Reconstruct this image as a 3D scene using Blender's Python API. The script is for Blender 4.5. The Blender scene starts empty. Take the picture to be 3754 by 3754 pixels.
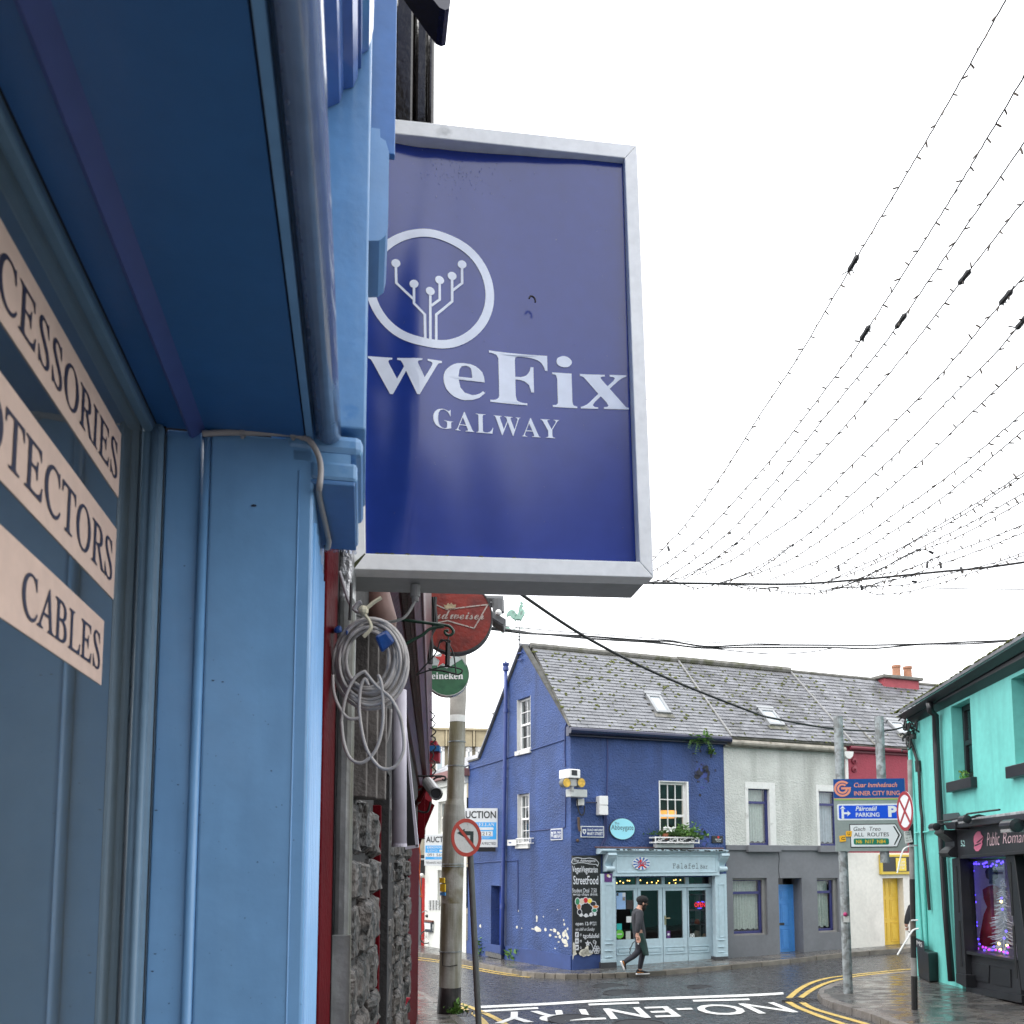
import bpy, bmesh, math, random, json, zlib, base64
from mathutils import Vector, Matrix, noise
from mathutils.geometry import tessellate_polygon
random.seed(11)
SC = bpy.context.scene
COL = SC.collection
R = math.radians
# ------------------------------------------------------------------ camera
TILT, FPX, PP = R(5.0), 3000.0, (1877.0, 2888.0)      # pitch, focal length and principal point in photo pixels
cd = bpy.data.cameras.new('camera')
cam = bpy.data.objects.new('camera', cd); COL.objects.link(cam)
cam.location = (0, 0, 0); cam.rotation_euler = (R(90) + TILT, 0, 0)
cd.sensor_width = 36; cd.lens = 36 * FPX / 3754; cd.shift_y = (PP[1] - 1877) / 3754
cd.clip_start = 0.05; cd.clip_end = 1500
cd.dof.use_dof = True; cd.dof.focus_distance = 4.0; cd.dof.aperture_fstop = 11
SC.camera = cam
# ------------------------------------------------------------------ overcast sky, soft sun
SUN_EL, SUN_AZ = R(50), R(246)                        # the brighter part of the cloud: high, behind the camera's left shoulder
w = bpy.data.worlds.new('World'); SC.world = w; w.use_nodes = True
nt = w.node_tree; nt.nodes.clear()
sky = nt.nodes.new('ShaderNodeTexSky'); sky.sky_type = 'NISHITA'; sky.sun_disc = False
sky.sun_elevation = SUN_EL; sky.sun_rotation = SUN_AZ; sky.air_density = 1.0; sky.dust_density = 6.0
hs = nt.nodes.new('ShaderNodeHueSaturation'); hs.inputs['Saturation'].default_value = 0.10
mx = nt.nodes.new('ShaderNodeMixRGB'); mx.inputs[0].default_value = 0.88     # an even cloud deck over it
mx.inputs[2].default_value = (17.0, 17.3, 17.8, 1)
bg = nt.nodes.new('ShaderNodeBackground'); bg.inputs['Strength'].default_value = 0.1
wo = nt.nodes.new('ShaderNodeOutputWorld')
nt.links.new(sky.outputs[0], hs.inputs['Color']); nt.links.new(hs.outputs[0], mx.inputs[1])
nt.links.new(mx.outputs[0], bg.inputs['Color']); nt.links.new(bg.outputs[0], wo.inputs['Surface'])
sl = bpy.data.lights.new('sun', 'SUN'); sl.energy = 1.3; sl.angle = R(50); sl.color = (1, 0.97, 0.93)
so = bpy.data.objects.new('sun', sl); COL.objects.link(so)
so.rotation_euler = (R(90) - SUN_EL, 0, R(180) - SUN_AZ)
SC.view_settings.view_transform = 'Standard'; SC.view_settings.look = 'None'
SC.view_settings.exposure = 0.7; SC.view_settings.gamma = 1.0; SC.view_settings.use_curve_mapping = False
SC.cycles.max_bounces = 8; SC.cycles.transparent_max_bounces = 12; SC.cycles.use_denoising = True
# ------------------------------------------------------------------ surveying: a photo point seen along its ray
CR = {'T': (0, 0, 1), 'A': (2050, 2950, 700/1932), 'B': (2050, 2350, 700/1932), 'C': (2600, 2400, 800/1932), 'D': (2600, 2954, 800/1932),
      'E': (3054, 2300, 700/1932), 'F': (3054, 3000, 700/1932), 'G': (1450, 2950, 800/1932), 'H': (1650, 2250, 700/1932),
      'J': (1150, 1900, 750/1932), 'K': (1150, 2600, 750/1932), 'L1': (0, 0, 1300/1932), 'L2': (0, 1200, 1300/1932), 'L3': (0, 2454, 1300/1932),
      'N': (1100, 400, 1400/1932), 'O': (1500, 3354, 1500/1932), 'S1': (2350, 0, 1404/1932), 'S2': (2350, 1300, 1404/1932),
      'U': (1100, 0, 650/1932), 'W': (1100, 1450, 400/1104), 'X': (2050, 3100, 200/859), 'Y': (2220, 3250, 200/1104),
      'Z': (3000, 2780, 400/1932), 'Q': (3404, 2950, 350/966), 'R': (1780, 2170, 220/1848), 'M': (1150, 3150, 500/1599), 'V': (0, 0, 3754/1932)}
FW = Vector((0, math.cos(TILT), math.sin(TILT))); UPV = Vector((0, -math.sin(TILT), math.cos(TILT))); RT = Vector((1, 0, 0))
def ray(c, x, y):
    ox, oy, k = CR[c]
    return FW + RT * ((ox + x*k - PP[0]) / FPX) + UPV * ((PP[1] - oy - y*k) / FPX)
def at(c, x, y, Y):
    d = ray(c, x, y); return d * (Y / d.y)
class Pl:
    """A plane in the place: origin, two axes, outward normal."""
    def __init__(s, o, az=0.0, flip=False, U=None, Z=None):
        s.o = Vector(o)
        s.U = Vector(U) if U is not None else Vector((math.sin(R(az)), math.cos(R(az)), 0))
        s.Z = Vector(Z) if Z is not None else Vector((0, 0, 1))
        s.N = s.U.cross(s.Z).normalized()
        if flip: s.N = -s.N
    def hit(s, c, x, y, d=0.0):
        r = ray(c, x, y); o = s.o + s.N*d
        return r * (o.dot(s.N) / r.dot(s.N))
    def uv(s, c, x, y, d=0.0):
        p = s.hit(c, x, y, d) - s.o
        return p.dot(s.U), p.dot(s.Z)
    def pt(s, u, z, d=0.0):
        return s.o + s.U*u + s.Z*z + s.N*d
    def off(s, d): return Pl(s.o + s.N*d, U=s.U, Z=s.Z, flip=(s.U.cross(s.Z).dot(s.N) < 0))
def sp(x): return x if x > 30 else math.log1p(math.exp(x))
def gz(X, Y):
    """Height of the road: the near street falls away from the camera to the crossing, which rises gently to the right."""
    X = max(-14, min(18, X)); Y = max(-6, min(45, Y))
    return -2.6 + .0322*(X - 2.1) - .0158*(Y - 19.1) + .035*sp(18 - Y)
def gp(c, x, y, h=0.0):
    d = ray(c, x, y); t0 = 2.0
    f = lambda t: d.z*t - gz(d.x*t, d.y*t) - h
    a, b = 2.0, 80.0
    for _ in range(50):
        m = (a + b)/2
        if f(m) > 0: a = m
        else: b = m
    return d * a
# ------------------------------------------------------------------ object bookkeeping
WORLD = {}
def prop(o, label=None, cat=None, group=None, kind=None):
    if label: o['label'] = label
    if cat: o['category'] = cat
    if group: o['group'] = group
    if kind: o['kind'] = kind
    return o
def thing(name, label, cat, loc, group=None):
    e = bpy.data.objects.new(name, None); COL.objects.link(e); e.location = loc; e.empty_display_size = .1
    WORLD[e.name] = Matrix.Translation(Vector(loc))
    return prop(e, label, cat, group)
def link(name, me, parent=None, M=None):
    o = bpy.data.objects.new(name, me); COL.objects.link(o)
    M = M or Matrix.Identity(4)
    if parent is not None:
        o.parent = parent; o.matrix_parent_inverse = WORLD.get(parent.name, Matrix.Identity(4)).inverted()
    o.matrix_basis = M
    WORLD[o.name] = M
    return o
def copy_thing(root, delta, label=None):
    c = root.copy(); COL.objects.link(c); c.location = root.location + Vector(delta)
    if label: c['label'] = label
    def rec(a, b):
        for ch in a.children:
            k = ch.copy(); COL.objects.link(k); k.parent = b; rec(ch, k)
    rec(root, c); return c
class MB:
    def __init__(s): s.v = []; s.f = []; s.tone = None
    def add(s, pts, faces):
        n = len(s.v); s.v += [tuple(p) for p in pts]; s.f += [tuple(i + n for i in f) for f in faces]; return s
    def poly(s, pts): return s.add(pts, [tuple(range(len(pts)))])
    def hexa(s, a, b):                                   # two quads, joined into a solid
        return s.add(list(a) + list(b), [(3, 2, 1, 0), (4, 5, 6, 7), (0, 1, 5, 4), (1, 2, 6, 5), (2, 3, 7, 6), (3, 0, 4, 7)])
    def pbox(s, P, u0, z0, u1, z1, d0, d1):              # box standing on a plane
        return s.hexa([P.pt(u0, z0, d0), P.pt(u1, z0, d0), P.pt(u1, z1, d0), P.pt(u0, z1, d0)], [P.pt(u0, z0, d1), P.pt(u1, z0, d1), P.pt(u1, z1, d1), P.pt(u0, z1, d1)])
    def pquad(s, P, q, d0, d1):                          # any quad on a plane ((u,z) x4), with thickness
        return s.hexa([P.pt(u, z, d0) for u, z in q], [P.pt(u, z, d1) for u, z in q])
    def box(s, c, h, M=None):
        c = Vector(c); M = M or Matrix.Identity(3)
        p = [c + M @ Vector((x*h[0], y*h[1], z*h[2])) for z in (-1, 1) for x, y in ((-1, -1), (1, -1), (1, 1), (-1, 1))]
        return s.hexa(p[:4], p[4:])
    def prism(s, pts, ext):                              # polygon extruded along a vector
        n = len(pts); ext = Vector(ext); a = [Vector(p) for p in pts]; b = [p + ext for p in a]
        tri = tessellate_polygon([a])
        f = [tuple(t) for t in tri] + [tuple(i + n for i in reversed(t)) for t in tri]
        f += [(i, (i+1) % n, (i+1) % n + n, i + n) for i in range(n)]
        return s.add(a + b, f)
    def tube(s, pts, r, seg=8, caps=True, closed=False):
        pts = [Vector(p) for p in pts]; n = len(pts)
        rs = r if isinstance(r, (list, tuple)) else [r]*n
        base = len(s.v); up = None
        for i, p in enumerate(pts):
            if closed: t = pts[(i+1) % n] - pts[i-1]
            else: t = pts[min(i+1, n-1)] - pts[max(i-1, 0)]
            t.normalize()
            if up is None:
                up = Vector((0, 0, 1)) if abs(t.z) < .9 else Vector((1, 0, 0))
            a = t.cross(up)
            if a.length < 1e-4: a = t.cross(Vector((.3, 1, .2)))
            a.normalize(); b = a.cross(t); up = b
            for k in range(seg):
                th = 2*math.pi*k/seg
                s.v.append(tuple(p + (a*math.cos(th) + b*math.sin(th))*rs[i]))
        m = n if closed else n - 1
        for i in range(m):
            j = (i+1) % n
            for k in range(seg):
                q = (k+1) % seg
                s.f.append((base+i*seg+k, base+i*seg+q, base+j*seg+q, base+j*seg+k))
        if caps and not closed:
            s.f.append(tuple(base+k for k in reversed(range(seg)))); s.f.append(tuple(base+(n-1)*seg+k for k in range(seg)))
        return s
    def lathe(s, o, ax, prof, seg=20):                   # prof: (distance along the axis, radius)
        o = Vector(o); ax = Vector(ax).normalized()
        return s.tube([o + ax*h for h, r in prof], [max(r, 1e-4) for h, r in prof], seg)
    def ball(s, c, r, seg=8, rings=6, sc=(1, 1, 1), M=None):
        c = Vector(c); base = len(s.v); M = M or Matrix.Identity(3)
        for i in range(rings+1):
            ph = math.pi*i/rings
            for k in range(seg):
                th = 2*math.pi*k/seg
                s.v.append(tuple(c + M @ Vector((r*sc[0]*math.sin(ph)*math.cos(th), r*sc[1]*math.sin(ph)*math.sin(th), r*sc[2]*math.cos(ph)))))
        for i in range(rings):
            for k in range(seg):
                q = (k+1) % seg
                s.f.append((base+i*seg+k, base+(i+1)*seg+k, base+(i+1)*seg+q, base+i*seg+q))
        return s
    def mesh(s, name, mat, smooth=False):
        me = bpy.data.meshes.new(name); me.from_pydata(s.v, [], s.f); me.validate()
        bm = bmesh.new(); bm.from_mesh(me); bmesh.ops.recalc_face_normals(bm, faces=bm.faces); bm.to_mesh(me); bm.free()
        if mat: me.materials.append(mat)
        if smooth: me.shade_smooth()
        return me
    def build(s, name, mat, parent=None, smooth=False, bevel=0.0, kind=None, M=None, label=None):
        o = link(name, s.mesh(name, mat, smooth), parent, M)
        if bevel:
            b = o.modifiers.new('bevel', 'BEVEL'); b.width = bevel; b.segments = 2; b.limit_method = 'ANGLE'; b.angle_limit = R(35)
        if kind: o['kind'] = kind
        if label: o['label'] = label
        return o
def smooth_path(pts, n=6):
    pts = [Vector(p) for p in pts]; out = []
    for i in range(len(pts)-1):
        p0 = pts[max(i-1, 0)]; p1 = pts[i]; p2 = pts[i+1]; p3 = pts[min(i+2, len(pts)-1)]
        for k in range(n):
            t = k/n
            out.append(0.5*((2*p1) + (p2-p0)*t + (2*p0-5*p1+4*p2-p3)*t*t + (3*p1-p0-3*p2+p3)*t**3))
    out.append(pts[-1]); return out
# ------------------------------------------------------------------ materials
MATS = {}
def lin(c):
    return tuple(((v/12.92) if v <= .04045 else ((v+.055)/1.055)**2.4) for v in c)
def mat(name, col, rough=.5, var=0.0, vscale=3.0, bump=0.0, bscale=60.0, metal=0.0, spec=.5, coat=0.0, dirt=None, dscale=1.2, dlim=(.55, .7), detail=6, rvar=0.0, objvar=0.0, bdist=.01, emit=None, estr=0.0, streak=False, band=None):
    """One procedural surface: colour with two scales of variation, optional dirt patches, grain and roughness variation."""
    if name in MATS: return MATS[name]
    m = bpy.data.materials.new(name); m.use_nodes = True; MATS[name] = m
    t = m.node_tree; N = t.nodes; L = t.links; b = N['Principled BSDF']
    b.inputs['Roughness'].default_value = rough; b.inputs['Metallic'].default_value = metal
    b.inputs['Specular IOR Level'].default_value = spec
    if coat: b.inputs['Coat Weight'].default_value = coat; b.inputs['Coat Roughness'].default_value = .08
    geo = N.new('ShaderNodeNewGeometry'); pos = geo.outputs['Position']
    if objvar or True:
        tc = N.new('ShaderNodeTexCoord')
    def noise_(sc, det=detail, src=None, dist=0.0):
        n = N.new('ShaderNodeTexNoise'); n.inputs['Scale'].default_value = sc; n.inputs['Detail'].default_value = det; n.inputs['Distortion'].default_value = dist
        L.new(src or pos, n.inputs['Vector']); return n.outputs['Fac']
    def ramp(fac, a, bb, ca=(0, 0, 0, 1), cb=(1, 1, 1, 1)):
        r = N.new('ShaderNodeValToRGB'); r.color_ramp.elements[0].position = a; r.color_ramp.elements[1].position = bb
        r.color_ramp.elements[0].color = ca; r.color_ramp.elements[1].color = cb; L.new(fac, r.inputs[0]); return r.outputs[0]
    def mix(fac, a, bb, typ='MIX'):
        x = N.new('ShaderNodeMixRGB'); x.blend_type = typ
        for s, v in ((x.inputs[0], fac), (x.inputs[1], a), (x.inputs[2], bb)):
            if hasattr(v, 'is_linked') or hasattr(v, 'links'): L.new(v, s)
            else: s.default_value = v
        return x.outputs[0]
    c4 = (*col, 1); out = None
    if var:
        lo = tuple(max(0, v*(1-var)) for v in col) + (1,); hi = tuple(min(1, v*(1+var)) for v in col) + (1,)
        f1 = noise_(vscale)
        out = ramp(f1, .3, .7, lo, hi)
        f2 = ramp(noise_(vscale*9, 4), .3, .75, (.9, .9, .9, 1), (1.08, 1.08, 1.08, 1))
        out = mix(.7, out, f2, 'MULTIPLY')
    if objvar:
        oi = N.new('ShaderNodeObjectInfo'); at_ = N.new('ShaderNodeAttribute'); at_.attribute_name = 'tone'
        ad = N.new('ShaderNodeMath'); ad.operation = 'ADD'; L.new(oi.outputs['Random'], ad.inputs[0]); L.new(at_.outputs['Fac'], ad.inputs[1])
        fr = N.new('ShaderNodeMath'); fr.operation = 'FRACT'; L.new(ad.outputs[0], fr.inputs[0])
        g = ramp(fr.outputs[0], 0, 1, (1-objvar,)*3 + (1,), (1+objvar,)*3 + (1,))
        out = mix(1.0, out if out else c4, g, 'MULTIPLY')
    if dirt:
        src = pos
        if streak:
            mp = N.new('ShaderNodeMapping'); mp.inputs['Scale'].default_value = (1, 1, .12); L.new(pos, mp.inputs['Vector']); src = mp.outputs[0]
        d = ramp(noise_(dscale, 8, src, .4), dlim[0], dlim[1])
        out = mix(d, out if out else c4, (*dirt, 1))
    if band:                                             # paint change below a height: (z, colour)
        sx = N.new('ShaderNodeSeparateXYZ'); L.new(pos, sx.inputs[0])
        nz = N.new('ShaderNodeMath'); nz.operation = 'LESS_THAN'; L.new(sx.outputs[2], nz.inputs[0]); nz.inputs[1].default_value = band[0]
        out = mix(nz.outputs[0], out if out else c4, (*band[1], 1))
    if out: L.new(out, b.inputs['Base Color'])
    else: b.inputs['Base Color'].default_value = c4
    if rvar:
        rr = N.new('ShaderNodeMapRange'); rr.inputs[1].default_value = .35; rr.inputs[2].default_value = .65
        rr.inputs[3].default_value = max(.03, rough-rvar); rr.inputs[4].default_value = min(1, rough+rvar)
        L.new(noise_(vscale*1.7, 5), rr.inputs[0]); L.new(rr.outputs[0], b.inputs['Roughness'])
    if bump:
        bp = N.new('ShaderNodeBump'); bp.inputs['Strength'].default_value = bump; bp.inputs['Distance'].default_value = bdist
        L.new(noise_(bscale, 4), bp.inputs['Height']); L.new(bp.outputs[0], b.inputs['Normal'])
    if emit:
        b.inputs['Emission Color'].default_value = (*emit, 1); b.inputs['Emission Strength'].default_value = estr
    return m
def glass(name, tint=(.9, .95, .95), refl=.12, rough=.01, wob=0.0):
    if name in MATS: return MATS[name]
    m = bpy.data.materials.new(name); m.use_nodes = True; MATS[name] = m
    t = m.node_tree; N = t.nodes; L = t.links; N.remove(N['Principled BSDF'])
    tr = N.new('ShaderNodeBsdfTransparent'); tr.inputs[0].default_value = (*tint, 1)
    gl = N.new('ShaderNodeBsdfGlossy'); gl.inputs['Roughness'].default_value = rough; gl.inputs[0].default_value = (.95, .97, 1, 1)
    fr = N.new('ShaderNodeLayerWeight'); pw = N.new('ShaderNodeMath'); pw.operation = 'POWER'; pw.inputs[1].default_value = 4.2; L.new(fr.outputs['Facing'], pw.inputs[0])
    ad = N.new('ShaderNodeMath'); ad.operation = 'MULTIPLY_ADD'; ad.inputs[1].default_value = .9; ad.inputs[2].default_value = refl; ad.use_clamp = True
    mx_ = N.new('ShaderNodeMixShader')
    L.new(pw.outputs[0], ad.inputs[0]); L.new(ad.outputs[0], mx_.inputs[0]); L.new(tr.outputs[0], mx_.inputs[1]); L.new(gl.outputs[0], mx_.inputs[2])
    if wob:
        g = N.new('ShaderNodeNewGeometry'); n = N.new('ShaderNodeTexNoise'); n.inputs['Scale'].default_value = 1.2; L.new(g.outputs['Position'], n.inputs['Vector'])
        bp = N.new('ShaderNodeBump'); bp.inputs['Strength'].default_value = wob; L.new(n.outputs['Fac'], bp.inputs['Height'])
        L.new(bp.outputs[0], gl.inputs['Normal']); L.new(bp.outputs[0], fr.inputs['Normal'])
    L.new(mx_.outputs[0], N['Material Output'].inputs[0]); return m
WHITE = mat('white_paint', (.72, .72, .71), .45, .05, 2, .15, 80)
OFFW = mat('old_white_paint', (.62, .62, .60), .55, .08, 2, .3, 60, dirt=(.2, .19, .17), dscale=3, dlim=(.62, .75))
BLACKP = mat('black_paint', (.012, .013, .016), .35, .2, 3, .1, 60)
BLACKM = mat('black_rubber', (.012, .012, .012), .55)
DARK = mat('dark_interior', (.03, .031, .034), .8, .3, 2)
NAVYROUGH = mat('blue_roughcast', (.030, .066, .205), .62, .24, 1.3, 1.0, 25, bdist=.04, dirt=(.016, .032, .10), dscale=1.6, dlim=(.52, .76), streak=True)
NAVYFLAT = mat('blue_plinth', (.027, .055, .18), .6, .15, 2, .3, 30, dirt=(.025, .04, .13), dscale=1.2, dlim=(.55, .8))
PEEL = mat('bare_plaster', (.60, .58, .50), .8, .15, 8, .3, 60)
GREYUP = mat('pale_grey_roughcast', (.50, .51, .48), .85, .1, 1.6, .8, 24, bdist=.04, dirt=(.33, .335, .31), dscale=2.2, dlim=(.5, .75), streak=True)
GREYLOW = mat('mid_grey_render', (.155, .16, .175), .7, .08, 1.2, .25, 14, dirt=(.11, .115, .125), dscale=.8, dlim=(.55, .8))
REDUP = mat('crimson_render', (.29, .036, .06), .7, .12, 1.5, .6, 22, bdist=.02)
CREAM = mat('cream_render', (.70, .67, .62), .7, .07, 1.3, .3, 18, dirt=(.42, .41, .38), dscale=.9, dlim=(.6, .85))
TEAL = mat('turquoise_render', (.15, .54, .49), .6, .08, 1.1, .12, 9, dirt=(.10, .40, .365), dscale=3.0, dlim=(.50, .78), streak=True)
TEALD = mat('turquoise_trim', (.13, .5, .45), .5, .05, 2)
SLATE = mat('roof_slate', (.155, .16, .175), .42, .18, 2.0, .3, 30, objvar=.13, spec=.6, rvar=.12)
SLATE2 = mat('old_roof_slate', (.13, .133, .147), .45, .3, 2.4, .35, 30, objvar=.28, spec=.6, rvar=.14, dirt=(.06, .06, .055), dscale=1.5, dlim=(.55, .8))
MOSS = mat('moss', (.075, .085, .018), .95, .5, 8, .6, 60)
LEAF = mat('leaf_green', (.12, .25, .05), .6, .35, 9)
LEAF2 = mat('leaf_dark', (.06, .14, .03), .6, .35, 9)
STONECAP = mat('ridge_stone', (.16, .155, .14), .85, .3, 5, .6, 40, dirt=(.07, .075, .035), dscale=3, dlim=(.5, .7))
GUTTER_NAVY = mat('navy_gutter', (.007, .010, .04), .35, .15, 2)
GUTTER_OLD = mat('old_metal_gutter', (.27, .25, .21), .6, .3, 5, .3, 30, dirt=(.10, .08, .05), dscale=4)
BLUEPIPE = mat('blue_painted_pipe', (.028, .052, .20), .4, .15, 3)
FRAMEBLUE = mat('dark_blue_frame', (.024, .028, .135), .4, .1, 3)
DOORBLUE = mat('blue_house_door', (.045, .09, .42), .45, .1, 2, .1, 40)
DOORSKY = mat('bright_blue_door', (.085, .30, .72), .4, .06, 2, .1, 40)
DOORYEL = mat('yellow_door', (.72, .47, .055), .4, .06, 2, .1, 40)
SHOPBLUE = mat('pale_blue_paint', (.43, .55, .61), .42, .05, 1.5, .12, 40, dirt=(.36, .47, .53), dscale=2, dlim=(.6, .85))
SHOPBLUE_D = mat('pale_blue_shade_line', (.24, .35, .40), .5)
CURTAIN = mat('net_curtain', (.52, .53, .48), .9, .15, 30)
CURTAINW = mat('white_net_curtain', (.46, .47, .51), .9, .1, 10)
GLASS = glass('window_glass', (.80, .86, .86), .06)
GLASSD = glass('dark_shop_glass', (.46, .44, .43), .05)
GLASSN = glass('near_shop_glass', (.62, .67, .68), .14, .03)
GALV = mat('galvanised_steel', (.38, .40, .41), .45, .25, 6, .12, 60, metal=.6, dirt=(.25, .26, .25), dscale=9, dlim=(.48, .56), rvar=.12)
GALVP = mat('weathered_galvanised', (.30, .33, .34), .55, .3, 7, .1, 50, metal=.3, dirt=(.17, .18, .18), dscale=10, dlim=(.45, .6))
STEEL = mat('grey_steel', (.30, .31, .32), .4, .1, 4, metal=.5)
ALU = mat('white_aluminium', (.92, .92, .90), .3, .05, 4, .04, 90, spec=.5, dirt=(.42, .43, .41), dscale=7, dlim=(.66, .78))
ALUG = mat('grey_aluminium_underside', (.42, .43, .43), .5, .08, 4, .05, 40, dirt=(.26, .26, .22), dscale=3, dlim=(.6, .8))
TARMAC = mat('wet_asphalt', (.045, .046, .050), .23, .35, 5, .55, 130, spec=.6, rvar=.17, dirt=(.075, .075, .08), dscale=14, dlim=(.6, .72), bdist=.006)
PAVE = mat('wet_pavement', (.070, .068, .066), .26, .3, 2.6, .14, 150, spec=.5, rvar=.17, dirt=(.15, .135, .12), dscale=.9, dlim=(.50, .66), bdist=.004)
PAVEDARK = mat('dark_pavement', (.05, .05, .053), .4, .25, 2.5, .4, 90, spec=.55, rvar=.18, bdist=.006)
KERB = mat('kerb_stone', (.13, .115, .095), .5, .3, 5, .5, 50, objvar=.25, rvar=.15)
KERBG = mat('granite_kerb', (.15, .135, .125), .42, .3, 6, .4, 60, objvar=.15, rvar=.15, dirt=(.10, .085, .07), dscale=3)
ROADW = mat('white_road_paint', (.70, .70, .68), .45, .12, 4, .4, 120, dirt=(.16, .16, .16), dscale=11, dlim=(.66, .72), bdist=.004)
ROADY = mat('yellow_road_paint', (.56, .39, .10), .45, .12, 4, .4, 120, dirt=(.10, .09, .07), dscale=9, dlim=(.60, .68), bdist=.004)
IRON = mat('cast_iron', (.03, .03, .032), .5, .3, 8, .5, 60, metal=.3)
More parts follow.
